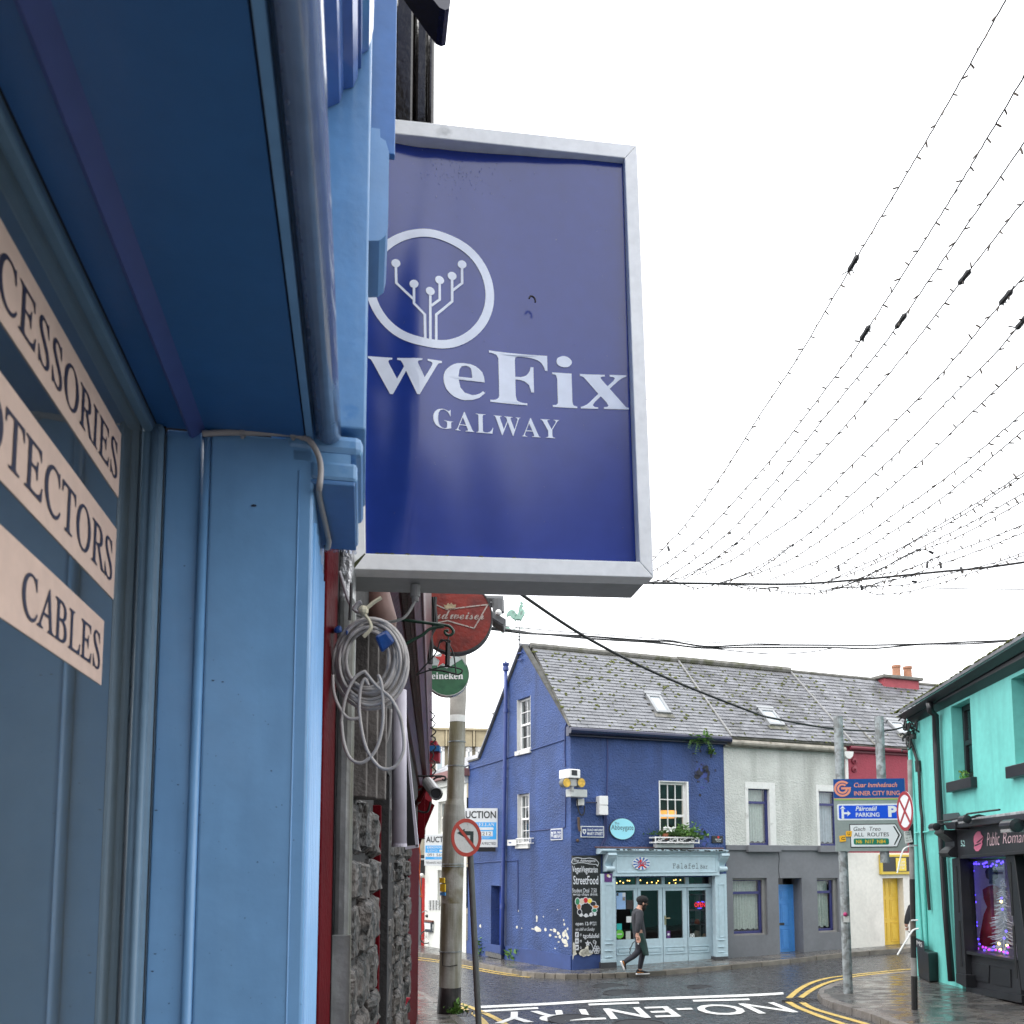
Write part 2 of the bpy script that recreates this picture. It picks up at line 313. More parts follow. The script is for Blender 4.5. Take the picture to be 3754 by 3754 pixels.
# ------------------------------------------------------------------ lettering
# outlines of serif, roman, script and typewriter letters: advance, then closed contours of x, y in five-hundredths of an em
GLY = {'SB':{'A':[218,[[-4,0,-4,9,2,10,7,12,12,15,16,20,20,28,25,37,103,233,112,233,192,43,197,32,201,24,206,17,210,13,215,10,222,9,222,0,115,0,115,9,130,11,139,15,142,23,136,41,126,66,52,66,39,35,38,29,37,24,40,16,48,11,62,9,64,9,64,0], [57,80,121,80,88,160]]],'D':[248,[[10,0,10,9,19,10,27,12,31,15,34,20,36,27,37,37,37,187,36,199,34,207,30,213,25,217,17,219,7,219,7,228,111,228,148,224,178,215,203,198,220,176,231,148,234,114,221,51,181,13,114,0], [111,12,131,15,147,23,160,37,168,57,174,83,175,115,168,171,147,205,111,217,104,216,98,214,95,212,93,207,91,201,91,192,91,36,91,28,93,21,95,17,98,14,104,13]]],'E':[221,[[7,0,7,8,18,9,26,11,31,15,35,20,37,28,38,39,38,184,37,197,35,207,31,213,26,216,18,219,8,219,8,228,199,228,199,160,192,160,188,179,180,193,170,203,156,210,138,214,116,215,100,214,93,208,91,194,91,123,97,123,110,124,121,128,130,134,136,144,141,157,144,173,152,173,152,59,144,59,142,72,140,82,137,91,132,98,127,103,120,107,113,109,103,111,93,111,91,111,91,34,92,26,93,21,96,17,100,15,107,14,115,14,131,14,145,16,157,19,167,24,177,30,185,37,193,47,200,58,206,72,215,72,201,0]]],'F':[202,[[8,0,8,9,18,10,26,13,31,17,35,23,37,31,37,42,37,187,37,198,34,206,31,212,25,215,17,218,7,219,7,228,197,228,197,160,189,160,186,173,182,184,178,193,172,200,164,206,155,210,144,213,130,215,115,216,100,215,93,211,91,199,91,124,95,124,109,125,120,129,128,135,134,145,139,157,142,173,151,173,151,59,142,59,139,77,135,91,128,100,120,107,108,111,94,112,91,112,91,40,94,21,96,17,100,14,105,12,111,10,119,9,128,9,128,0]]],'G':[254,[[134,-5,111,-3,90,2,71,10,54,21,40,35,29,51,20,70,15,91,14,115,15,137,20,157,29,176,40,192,54,206,70,218,88,226,107,231,129,233,146,231,165,227,185,220,194,218,203,221,210,233,219,233,219,154,210,154,205,167,198,179,191,189,183,199,174,207,165,213,155,218,144,221,134,222,100,210,80,174,73,114,75,82,80,55,90,34,103,19,119,9,138,6,149,7,158,10,164,14,168,19,170,27,171,36,171,64,171,73,168,80,165,85,159,88,150,90,138,91,138,99,250,99,250,91,240,90,233,88,228,85,225,81,224,74,223,64,223,14,194,4,164,-3]]],'H':[262,[[8,0,8,9,18,10,26,12,31,16,35,21,37,30,37,40,37,189,37,199,35,207,31,212,26,216,18,218,8,219,8,228,121,228,121,219,102,216,93,208,91,189,91,125,171,125,171,189,169,208,160,216,141,219,141,228,254,228,254,219,243,218,235,215,230,212,227,207,225,199,225,189,225,40,225,30,227,22,231,16,236,12,243,10,254,9,254,0,141,0,141,9,151,10,159,12,165,15,168,21,170,29,171,40,171,110,91,110,91,40,92,30,94,21,97,16,102,12,110,10,121,9,121,0]]],'L':[213,[[8,0,8,9,18,10,26,12,31,16,35,21,37,30,37,40,37,189,37,199,35,207,31,212,26,216,18,218,8,219,8,228,125,228,125,219,104,217,100,215,96,212,94,208,91,189,91,41,93,24,100,16,117,14,132,14,146,16,157,20,168,25,177,31,185,40,192,50,199,63,204,77,214,77,201,0]]],'N':[247,[[201,-5,53,175,53,39,54,29,56,21,59,15,65,12,73,10,83,9,83,0,9,0,9,9,27,12,36,21,38,39,38,194,18,217,9,219,9,228,78,228,195,84,195,189,193,207,184,216,166,219,166,228,240,228,240,219,229,218,222,216,217,212,213,207,212,199,211,188,211,-5]]],'O':[263,[[130,-5,114,-4,99,-1,84,4,71,11,58,19,47,29,37,40,29,53,22,67,18,82,15,97,14,114,15,130,18,146,22,161,29,175,37,187,47,199,59,209,71,217,85,224,100,229,116,232,133,233,149,232,164,229,179,224,192,217,204,209,216,199,225,188,234,175,240,162,245,147,248,131,249,114,248,97,245,82,240,67,234,53,225,40,215,29,204,19,191,11,177,4,163,-1,147,-4], [132,6,164,18,183,54,190,114,188,146,183,173,174,194,162,209,147,219,130,222,98,210,79,174,73,114,74,81,80,55,89,34,101,18,115,9]]],'W':[306,[[85,-5,16,196,8,214,4,217,-1,218,-8,219,-8,228,90,228,90,219,75,216,70,205,74,186,111,77,150,176,143,199,140,206,137,211,134,215,129,217,123,218,115,219,115,228,220,228,220,219,207,218,199,213,196,206,199,193,237,83,270,185,274,203,274,208,272,212,269,215,252,219,252,228,312,228,312,219,306,218,301,215,297,211,287,190,223,-5,214,-5,158,154,95,-5]]],'Y':[213,[[51,0,51,9,61,10,69,12,74,16,78,21,80,30,80,40,80,89,23,193,17,203,12,210,7,215,0,218,-7,219,-7,228,103,228,103,219,98,219,83,216,78,208,82,196,124,113,167,183,171,191,173,198,174,204,171,212,163,217,149,219,147,219,147,228,220,228,220,219,214,218,209,216,204,212,191,196,134,102,134,40,135,30,137,21,140,16,145,12,153,10,164,9,164,0]]],'e':[150,[[77,-5,64,-4,53,0,42,5,33,13,25,23,18,34,14,48,11,62,10,79,11,94,14,108,19,120,26,131,34,141,43,149,54,155,66,158,79,159,97,157,112,151,124,140,134,126,139,108,141,87,141,83,58,83,63,49,77,28,100,21,112,24,124,31,135,43,142,36,124,13,102,0], [58,96,101,96,101,107,100,120,99,131,97,139,93,144,88,147,81,148,68,143,61,128,58,102]]],'i':[99,[[50,181,44,182,38,184,32,188,28,193,26,199,25,206,26,213,28,219,32,224,38,228,44,231,50,232,57,231,63,228,68,224,72,219,75,213,76,206,75,199,72,193,68,188,63,184,57,182], [9,0,9,8,15,9,20,10,23,13,25,16,26,21,26,28,26,126,23,142,21,145,16,146,10,147,10,155,74,155,74,28,77,13,80,11,84,9,90,8,90,0]]],'k':[179,[[9,0,9,8,15,9,20,11,23,13,25,16,26,21,26,28,26,199,24,215,21,217,16,219,10,220,10,228,74,228,74,84,113,124,118,129,121,134,122,139,120,143,114,146,104,147,103,147,103,155,173,155,173,147,160,144,148,139,137,130,111,104,173,17,177,12,182,9,188,8,188,0,105,0,105,8,108,8,115,9,118,11,120,16,116,25,81,74,74,67,74,28,77,13,80,11,84,9,90,8,90,0]]],'n':[190,[[9,0,9,8,15,9,19,10,22,13,25,16,26,21,26,28,26,127,23,142,20,145,15,146,9,147,9,155,74,155,74,134,87,148,103,156,122,159,146,153,160,135,165,106,165,28,169,13,172,10,176,9,182,8,182,0,101,0,101,8,103,8,111,10,116,17,118,28,118,108,117,117,116,124,115,129,112,133,107,135,101,136,91,134,82,128,74,118,74,28,77,13,80,10,84,9,90,8,90,0]]],'w':[217,[[61,-5,8,132,3,142,-5,147,-5,155,69,155,69,147,60,145,57,138,58,133,60,126,83,63,105,118,100,133,95,144,84,147,84,155,162,155,162,147,154,145,149,143,148,138,148,134,149,131,168,71,191,128,193,138,190,144,178,147,178,155,223,155,223,147,212,142,206,129,152,-5,144,-5,111,98,70,-5]]],'x':[160,[[2,0,2,7,12,11,22,18,31,28,61,68,21,132,15,140,9,145,2,147,2,155,84,155,84,147,76,146,72,144,70,140,75,130,92,103,112,128,117,139,113,145,100,147,100,155,155,155,155,148,146,144,137,137,127,127,99,92,146,18,151,11,160,8,160,0,78,0,78,8,89,10,93,15,87,30,69,57,49,31,42,17,44,12,49,8,57,7,59,7,59,0]]]},'RO':{'A':[232,[[-42,0,-43,6,-29,9,-17,16,-8,28,29,91,112,237,119,237,168,29,171,22,175,16,180,12,186,9,194,7,204,6,204,0,110,0,110,6,113,6,122,7,129,9,133,13,134,19,134,28,132,39,122,79,45,79,37,75,20,45,14,33,11,24,11,18,19,9,38,6,38,0], [46,91,119,91,98,183]]],'B':[219,[[-17,0,-17,7,-15,7,-6,7,1,10,6,13,9,19,11,26,11,36,9,192,8,210,6,215,3,219,-2,222,-7,224,-14,225,-22,226,-22,232,63,232,108,227,138,210,155,182,155,158,141,139,114,126,139,114,157,96,168,73,170,58,170,46,166,34,159,24,149,16,137,9,122,4,105,1,86,0], [61,129,82,131,99,136,112,144,119,155,121,168,119,184,108,205,91,217,66,221,51,220,45,215,44,205,43,183,44,135,49,130], [74,10,95,12,112,18,124,28,131,41,133,57,129,76,124,89,117,100,107,108,95,114,81,117,64,119,49,118,44,111,45,36,45,29,46,22,48,18,51,15,55,13]]],'C':[235,[[111,-5,92,-4,74,0,56,6,41,15,26,26,14,39,3,54,-6,71,-12,89,-15,106,-16,122,-15,138,-12,153,-7,168,0,182,9,195,19,207,31,217,50,228,72,235,95,237,109,236,125,234,142,229,152,227,157,228,160,230,161,235,168,235,174,166,166,166,165,172,164,177,158,191,151,204,141,213,129,221,116,225,101,226,88,225,75,221,63,215,53,207,44,197,36,185,30,171,25,156,23,140,22,123,24,106,28,87,36,65,48,46,62,30,78,19,96,12,116,9,143,14,166,28,185,51,193,46,183,30,172,17,160,7,145,0,129,-4]]],'E':[227,[[-17,0,-17,7,-16,7,-6,7,1,9,6,13,9,18,10,26,11,37,9,192,8,210,6,215,3,219,-1,221,-7,223,-14,225,-22,226,-22,232,156,232,160,182,154,182,154,183,151,193,147,201,143,207,139,212,133,215,126,218,117,220,106,221,93,221,65,221,50,219,44,213,43,198,44,130,72,130,87,131,98,133,106,138,111,144,114,152,115,163,122,163,121,81,115,81,112,94,105,110,94,117,74,119,44,119,45,42,45,31,46,24,48,19,50,16,54,14,73,12,96,12,111,12,125,14,136,17,146,21,154,27,161,34,167,42,172,52,175,64,182,64,176,0]]],'I':[123,[[-15,0,-15,7,-14,7,2,9,10,18,12,36,11,192,9,210,7,215,4,219,0,221,-5,223,-12,225,-21,226,-20,232,73,232,73,226,71,226,62,225,56,223,51,219,48,214,46,206,46,196,47,40,49,22,51,17,54,14,58,11,63,9,70,7,78,7,79,0]]],'L':[224,[[-12,0,-12,7,-11,7,-2,7,6,9,10,13,13,18,15,26,16,36,14,192,14,202,13,210,11,215,8,219,3,221,-2,223,-9,225,-17,226,-17,232,75,232,74,226,65,225,59,223,54,220,51,214,49,207,48,196,50,46,50,32,51,26,53,21,55,17,59,14,79,12,103,12,119,12,133,14,144,16,154,20,161,26,168,33,173,41,177,53,181,66,188,66,184,0]]],'O':[258,[[101,-5,84,-4,67,0,51,5,37,13,24,23,12,35,2,49,-6,64,-12,81,-15,96,-16,111,-16,126,-14,141,-10,155,-5,169,2,182,10,194,19,204,29,214,41,222,53,229,66,233,79,236,94,237,111,236,128,233,144,227,158,219,171,208,182,196,192,183,199,168,205,151,208,139,209,126,210,113,209,101,207,88,203,76,199,64,194,53,188,42,181,33,174,24,165,16,147,4,126,-3], [99,5,110,6,120,9,130,14,138,21,146,30,152,40,158,51,163,63,166,77,169,91,170,105,170,120,169,135,167,151,163,166,157,184,148,199,138,212,126,220,112,226,97,227,85,226,74,223,64,217,55,209,46,199,39,187,33,174,29,159,25,143,24,131,23,118,24,106,25,93,27,81,30,69,36,50,45,34,56,21,69,12,83,7]]],'P':[201,[[-17,0,-17,7,-15,7,-6,7,1,9,6,12,9,18,10,26,11,36,9,192,8,210,6,215,3,219,-2,222,-7,224,-14,225,-22,226,-22,232,69,232,110,227,138,209,154,180,156,167,156,155,152,145,146,135,138,127,127,120,113,115,98,112,80,111,49,111,44,107,45,32,45,28,46,23,48,17,52,13,57,10,63,8,71,7,81,7,81,0], [63,121,83,123,99,128,111,137,117,149,119,164,116,182,111,195,105,205,97,213,87,218,74,221,60,222,47,219,45,215,44,210,43,202,44,132,45,126,48,122]]],'R':[225,[[-17,0,-17,7,-15,7,-6,7,1,10,6,13,9,19,11,26,11,36,9,192,8,210,6,215,3,219,-2,222,-7,224,-14,225,-22,226,-22,232,76,232,98,231,117,226,133,219,146,209,155,197,161,182,162,154,145,132,112,118,164,43,172,31,179,22,186,15,193,11,200,8,208,7,209,7,209,0,157,0,79,114,71,114,56,115,44,116,45,44,47,23,49,17,52,13,56,10,61,8,68,7,75,6,79,6,79,0], [66,125,87,127,104,132,116,140,123,152,125,165,123,182,111,204,92,217,64,221,51,220,45,214,44,199,44,126,55,125]]],'S':[184,[[78,-5,63,-4,46,0,27,5,23,6,19,7,13,6,10,2,9,-4,2,-4,-7,73,-1,73,6,53,16,36,28,23,41,13,56,7,71,5,79,6,87,8,93,12,98,16,102,22,104,28,105,36,105,44,103,52,95,70,79,87,64,101,45,116,30,128,19,139,10,148,3,158,-2,167,-5,177,-7,188,-7,198,-5,208,-1,216,5,224,12,230,22,234,33,237,45,237,61,237,76,233,88,230,93,228,98,229,102,232,104,236,110,236,118,168,113,168,106,186,99,200,89,212,78,220,66,225,53,227,42,226,34,222,28,216,24,208,23,199,25,188,28,181,32,174,37,167,44,160,52,153,60,145,80,129,101,112,115,97,126,81,133,63,135,51,135,39,133,28,128,19,122,11,114,4,103,-1,91,-4]]],'T':[210,[[25,0,24,7,27,7,46,10,50,12,53,16,55,21,56,27,57,35,57,45,56,209,56,215,54,218,50,220,45,220,36,220,23,220,12,218,3,216,-4,212,-10,208,-14,202,-17,195,-18,186,-19,176,-27,177,-28,232,166,232,171,175,165,175,164,180,162,186,158,197,153,206,146,212,138,217,126,219,112,220,98,220,92,218,90,212,91,46,91,36,92,28,93,21,95,16,99,12,103,10,109,8,117,7,127,7,130,7,130,0]]]},'SC':{'B':[289,[[206,-2,194,-1,186,4,180,11,179,20,183,34,192,46,204,55,213,58,216,55,208,48,194,35,189,21,191,12,197,8,204,10,211,15,226,33,233,45,238,57,242,70,243,82,241,95,236,100,222,99,217,101,215,105,217,110,222,111,237,110,245,112,253,118,260,126,267,137,271,150,273,163,270,179,262,190,252,185,243,177,235,167,228,153,219,135,210,112,176,49,132,12,106,4,76,1,52,3,34,12,22,24,18,40,21,52,28,62,39,69,52,71,61,70,69,66,74,60,76,53,74,46,70,40,59,35,54,35,49,34,44,32,43,27,45,20,51,15,61,11,74,9,87,11,99,17,111,27,123,42,135,63,152,92,169,122,186,145,202,162,219,177,236,189,252,196,233,201,208,202,187,201,166,196,144,190,124,181,106,171,91,159,75,140,70,122,75,107,91,102,101,104,112,109,123,116,134,125,144,135,152,146,159,157,162,168,165,175,169,172,170,160,167,141,160,124,148,109,133,98,116,91,97,88,81,91,70,98,62,109,60,123,63,136,70,149,82,163,98,176,118,187,141,197,178,207,213,210,242,208,268,200,289,204,294,201,289,198,279,195,291,188,301,180,308,169,311,156,307,141,295,127,276,115,249,105,274,88,282,63,281,51,276,40,268,29,258,19,247,10,234,3,220,-1]]],'P':[231,[[81,-2,58,0,41,8,30,20,26,35,29,48,36,58,46,64,58,66,68,65,75,61,79,55,81,48,79,41,74,36,58,31,53,28,51,24,53,18,58,12,67,8,78,6,99,11,117,25,135,49,152,83,136,78,133,77,129,75,123,73,119,72,116,76,122,82,138,89,156,93,197,156,246,193,228,199,206,201,174,199,143,191,116,179,93,161,77,141,72,122,73,113,78,107,86,103,93,101,104,103,115,108,126,115,136,124,145,135,152,146,159,162,162,174,168,183,171,179,173,166,170,145,163,127,152,111,138,100,122,92,103,90,86,92,73,98,64,108,61,121,64,134,70,148,81,162,96,174,114,186,135,196,170,206,206,210,233,207,257,199,274,203,289,205,293,202,285,198,268,193,278,185,285,176,290,165,292,154,289,139,280,125,267,112,249,102,227,94,201,89,190,62,174,40,155,22,132,9,108,0], [206,99,219,104,232,112,243,124,251,138,257,153,259,168,257,179,254,187,241,176,230,157,218,132]]],'R':[291,[[86,-2,61,0,42,8,31,21,27,37,29,49,37,59,48,66,60,68,70,67,77,63,82,57,84,50,83,43,79,37,67,32,55,30,51,23,53,17,60,12,70,8,82,7,94,9,107,15,119,25,130,37,140,52,149,69,172,112,182,130,195,147,209,163,224,177,241,189,257,198,243,200,225,201,201,200,177,196,152,190,130,181,109,170,92,157,75,136,69,115,71,106,76,99,83,95,92,94,104,96,115,102,126,111,135,123,143,135,150,148,154,160,155,171,157,177,162,179,169,173,170,166,170,154,168,134,161,117,149,102,135,91,118,84,98,82,82,84,69,91,61,101,58,115,61,129,69,144,82,159,99,174,120,186,144,196,183,207,224,210,251,208,272,204,297,208,305,204,294,199,288,198,304,192,316,183,323,171,325,159,320,142,307,126,284,112,252,101,262,90,265,75,262,55,253,29,252,23,251,19,254,14,260,18,270,28,297,55,311,69,323,81,334,88,342,91,350,90,336,80,319,63,303,47,293,36,282,24,272,13,261,5,251,0,240,-2,228,0,218,5,211,14,209,26,211,36,216,48,230,72,236,83,238,94,236,99,232,99,228,98,222,100,220,104,223,109,231,111,239,109,244,108,258,113,272,126,283,144,286,154,287,164,283,181,271,192,257,183,245,169,234,151,223,125,212,97,199,70,184,47,169,29,151,16,131,6,109,0]]],'a':[178,[[105,-2,97,-1,90,4,85,11,84,20,64,4,42,-2,28,0,17,6,10,16,8,29,10,42,16,55,25,67,36,79,50,89,64,97,79,102,94,103,109,100,117,89,124,102,161,103,130,40,123,25,121,18,124,15,132,19,144,28,155,38,162,31,146,17,131,6,117,0], [49,6,60,10,73,20,86,36,98,54,107,72,110,82,107,90,98,94,86,88,70,73,56,52,45,31,41,13,44,9]]],'b':[161,[[150,40,140,33,131,28,112,24,109,24,106,24,76,4,46,-2,34,-1,26,4,20,12,18,23,24,42,30,56,40,73,31,64,22,57,17,63,38,83,51,99,110,193,153,197,81,76,72,61,62,43,54,28,50,19,53,11,59,9,75,14,86,20,97,29,92,40,91,55,92,66,96,78,102,88,109,97,117,103,125,105,137,100,141,84,140,70,135,57,126,44,114,32,130,36,145,47], [106,35,116,47,122,56,126,70,124,78,118,81,110,77,104,66,101,53,103,42]]],'c':[130,[[48,-2,32,0,20,7,13,18,10,33,12,46,18,59,27,71,38,81,51,90,65,97,79,102,92,103,105,102,115,98,121,91,123,82,119,70,113,66,105,64,97,68,93,77,97,85,105,91,99,93,89,87,75,72,62,52,52,31,48,16,50,10,56,8,69,11,82,18,95,28,105,38,112,31,95,16,80,6,64,0]]],'d':[203,[[44,-2,30,0,18,6,11,17,8,31,10,44,16,57,26,69,38,80,51,90,66,97,81,102,95,103,112,100,121,89,177,193,219,197,135,46,124,25,120,15,124,10,137,17,160,38,167,31,152,17,138,7,126,0,115,-2,103,-1,94,4,89,11,87,19,87,21,66,4], [52,7,59,8,67,13,85,31,102,55,110,72,113,84,111,92,104,94,90,88,75,73,61,55,50,39,44,27,42,16,45,9]]],'e':[138,[[50,-2,33,0,18,8,9,20,6,33,8,45,14,57,23,69,35,80,49,89,63,97,77,102,91,103,102,102,112,97,118,90,120,81,118,71,111,61,100,53,85,45,68,39,49,34,44,24,43,15,45,9,53,8,67,9,82,15,98,24,114,38,120,31,103,16,85,6,67,0], [52,43,63,45,73,50,83,57,90,65,95,74,97,83,96,90,91,93,80,86,65,68]]],'i':[116,[[92,122,80,125,75,136,76,143,81,149,88,153,96,155,108,151,113,140,111,133,107,127,100,123], [97,31,78,13,64,3,54,-1,43,-2,24,3,17,20,24,40,42,74,34,65,25,57,18,63,27,72,41,86,54,100,101,103,66,42,56,22,53,13,54,10,67,16,77,25,91,38]]],'l':[140,[[102,31,86,16,73,6,61,0,47,-2,37,-1,28,4,22,12,20,22,23,38,33,60,39,71,25,57,17,62,41,85,51,97,60,110,110,192,151,197,79,65,60,32,54,16,59,10,71,17,95,38]]],'m':[269,[[-1,-3,23,31,39,55,49,70,52,77,50,79,43,74,26,57,19,63,35,79,49,92,61,100,74,103,84,97,88,81,85,66,116,94,141,103,148,102,153,98,157,90,158,81,156,66,188,94,213,103,223,102,231,97,236,88,238,77,236,64,230,51,214,28,208,20,206,14,208,10,219,17,243,38,250,31,232,15,220,6,209,0,199,-2,189,0,181,6,176,14,175,26,177,39,184,53,198,71,208,83,211,90,209,92,197,87,179,71,156,42,126,0,76,-3,107,42,123,67,130,80,132,86,129,89,101,67,50,0]]],'n':[194,[[-1,-3,23,31,39,55,49,70,52,77,50,79,43,74,26,57,19,63,35,79,49,92,61,100,74,103,84,97,87,80,85,66,117,94,142,103,152,102,159,96,164,87,166,75,161,59,150,42,138,28,133,20,131,14,133,10,144,17,168,38,175,31,157,15,145,6,134,0,124,-2,114,0,106,6,101,14,99,26,102,42,108,52,120,66,139,88,140,89,140,90,138,92,126,87,106,71,94,58,81,42,66,23,50,0]]],'o':[150,[[46,-2,31,0,19,7,11,18,9,32,11,44,16,57,25,69,37,80,50,89,65,97,79,102,94,103,109,101,119,96,126,86,128,73,127,61,123,51,115,40,105,28,117,33,129,42,135,34,124,25,112,19,100,15,88,13,67,2], [53,8,61,10,70,16,69,21,74,31,88,36,104,61,109,83,107,90,101,93,94,90,84,81,72,67,60,49,51,30,48,17,49,10]]],'r':[138,[[119,31,98,12,86,3,77,-1,68,-2,54,0,43,5,36,13,33,23,35,32,38,42,45,53,53,63,63,74,74,82,60,81,51,81,38,69,25,57,18,63,30,74,41,84,45,100,47,108,53,111,57,110,58,105,58,103,58,100,61,96,72,94,89,92,102,86,107,75,104,65,95,51,85,37,78,27,72,15,77,10,88,16,99,25,112,38]]],'s':[118,[[103,35,88,21,75,11,64,4,54,0,34,-3,20,-1,10,5,4,12,2,21,6,32,18,37,28,33,32,24,28,15,20,11,17,11,26,7,37,12,46,25,52,46,54,72,54,78,54,84,46,77,35,67,24,57,18,63,34,78,56,100,60,105,65,111,70,113,76,108,73,102,70,95,73,88,84,68,88,49,86,37,80,28,97,42]]],'u':[198,[[179,31,161,14,149,5,138,0,127,-2,114,0,105,5,99,12,97,21,98,26,99,31,86,17,72,7,57,0,44,-2,34,0,26,5,20,12,18,21,24,40,31,54,41,72,31,63,24,57,18,63,36,81,55,100,103,103,69,42,61,27,59,18,64,13,75,20,93,38,104,52,114,66,124,83,134,100,182,103,142,32,133,15,138,11,151,17,173,38]]],'w':[255,[[55,-2,28,5,19,25,21,36,27,46,42,64,51,77,49,79,44,76,29,63,22,69,38,82,55,96,63,101,111,103,66,35,60,23,57,15,62,9,75,16,92,32,110,55,127,79,139,101,190,103,152,41,146,29,144,18,147,11,155,8,173,13,185,20,196,29,190,37,187,44,186,53,188,65,192,76,198,87,205,96,214,101,222,103,230,102,235,98,238,91,239,83,238,71,233,58,226,46,215,34,228,38,241,49,247,42,228,29,208,24,206,24,192,12,178,4,164,0,147,-2,117,7,107,32,107,33,90,15,77,4,66,0], [204,35,213,44,220,55,225,65,226,75,225,80,220,81,209,77,201,66,197,52,200,41]]]},'MO':{'B':[202,[[26,0,17,3,14,12,18,21,35,23,40,23,40,171,35,171,19,173,15,183,18,191,27,194,103,194,134,191,156,181,170,164,174,142,169,119,152,103,178,85,187,56,185,41,179,28,170,16,157,7,138,2,111,0], [66,110,100,110,121,112,135,118,143,127,146,141,136,163,107,171,66,171], [66,23,102,23,129,25,146,31,155,42,158,57,155,74,145,84,128,89,104,90,66,90]]],'F':[202,[[27,0,18,3,15,12,19,21,30,23,45,23,45,171,29,171,19,174,15,183,18,191,27,194,172,194,180,191,183,181,183,139,180,130,172,128,163,131,160,142,160,171,71,171,71,116,115,116,115,120,117,136,125,140,132,137,135,127,135,85,133,74,125,71,117,75,115,91,115,96,71,96,71,23,106,23,116,20,119,12,116,3,108,0]]],'a':[202,[[77,-4,55,-1,37,10,26,25,22,45,27,68,42,85,66,96,98,99,118,98,137,94,137,95,128,123,100,132,87,131,72,126,59,120,51,119,43,122,40,131,44,141,58,148,78,154,101,155,128,152,148,141,159,123,163,97,163,23,171,23,186,21,190,12,187,3,177,0,151,0,144,3,140,11,138,21,109,2], [81,21,95,22,108,26,120,32,129,39,135,47,137,55,137,73,120,77,103,78,80,76,63,70,52,59,49,47,51,37,58,29,68,23]]],'e':[202,[[99,-4,76,-2,56,6,39,18,27,34,20,53,17,76,20,98,28,118,41,133,58,145,79,153,103,155,125,153,144,146,160,135,173,120,180,103,183,84,181,75,177,70,160,68,46,68,51,47,62,32,79,22,102,19,114,20,126,23,151,33,163,38,171,40,179,37,182,29,180,23,175,17,166,11,154,6,127,-1,113,-3], [46,90,153,90,148,107,137,121,121,130,103,133,83,130,66,122,54,108]]],'f':[202,[[45,0,35,3,31,12,35,21,44,24,72,24,72,124,45,124,35,127,32,136,35,144,45,147,71,147,70,153,70,159,75,185,87,202,110,212,142,215,169,211,178,198,174,190,165,186,150,188,131,190,115,188,104,183,98,172,96,157,96,152,97,147,154,147,164,144,168,136,165,127,155,124,98,124,98,24,151,24,162,21,165,12,162,3,152,0]]],'l':[202,[[44,0,34,3,31,12,34,20,45,23,90,23,90,191,62,191,49,192,43,194,38,203,42,212,51,215,105,215,112,213,115,208,115,23,166,23,175,20,178,12,175,3,165,0]]],'r':[202,[[31,0,21,3,18,12,21,20,32,23,60,23,60,128,41,128,29,131,26,140,29,149,39,151,76,151,83,150,85,145,85,117,117,146,154,155,168,154,178,149,184,143,186,134,182,124,172,119,160,124,151,128,143,129,116,119,85,91,85,23,139,23,149,20,152,12,149,3,138,0]]]}}
def text_mesh(body, font=None, offset=0.0, spacing=1.0, shear=0.0):
    """Filled lettering outlines in its own plane; returns points, faces and bounds."""
    if font is None:
        c = bpy.data.curves.new('lettering', 'FONT'); c.body = body; c.space_character = spacing; c.resolution_u = 3; c.shear = shear; c.space_line = .9
    else:
        c = bpy.data.curves.new('lettering', 'CURVE'); c.dimensions = '2D'; c.fill_mode = 'BOTH'; x = 0
        for ch in body:
            if ch == ' ': x += 130*spacing; continue
            adv, cont = GLY[font][ch]
            for k in cont:
                p = list(zip(k[::2], k[1::2])); s = c.splines.new('POLY'); s.points.add(len(p)-1); s.use_cyclic_u = True
                for q, (a, b) in zip(s.points, p): q.co = ((x+a+shear*b)/500, b/500, 0, 1)
            x += adv*spacing
    c.offset = offset
    o = bpy.data.objects.new('lettering', c); COL.objects.link(o)
    dg = bpy.context.evaluated_depsgraph_get(); me = o.evaluated_get(dg).to_mesh()
    v = [tuple(p.co) for p in me.vertices]; f = [tuple(p.vertices) for p in me.polygons]
    bpy.data.objects.remove(o); bpy.data.curves.remove(c)
    xs = [p[0] for p in v]; ys = [p[1] for p in v]
    return v, f, (min(xs), min(ys), max(xs), max(ys))
def text_quad(body, q, m, parent, font=None, offset=0.0, spacing=1.0, shear=0.0, name='lettering', lift=None, z=None):
    """Lettering laid into a quad of points (lower left, lower right, upper right, upper left)."""
    v, f, (x0, y0, x1, y1) = text_mesh(body, font, offset, spacing, shear)
    a, b, c, d = [Vector(p) for p in q]; pts = []
    for x, y, _ in v:
        s = (x-x0)/(x1-x0); t = (y-y0)/(y1-y0)
        p = (a*(1-s) + b*s)*(1-t) + (d*(1-s) + c*s)*t
        if z: p.z = z(p.x, p.y)
        pts.append(p + (lift or Vector((0, 0, 0))))
    mb = MB(); mb.add(pts, f); return mb.build(name, m, parent)
def text_on(body, P, u0, z0, u1, z1, d, m, parent, **k):
    return text_quad(body, [P.pt(u0, z0, d), P.pt(u1, z0, d), P.pt(u1, z1, d), P.pt(u0, z1, d)], m, parent, **k)
def text_px(body, P, c, x0, y0, x1, y1, d, m, parent, tilt=0.0, **k):
    """The same, from the box it fills in the photograph (tilt: how far its right end is lower)."""
    u0, za = P.uv(c, x0, y1, d); u1, zb = P.uv(c, x1, y1 + tilt, d); _, zc = P.uv(c, x0, y0, d); _, zd = P.uv(c, x1, y0 + tilt, d)
    return text_quad(body, [P.pt(u0, za, d), P.pt(u1, zb, d), P.pt(u1, zd, d), P.pt(u0, zc, d)], m, parent, **k)
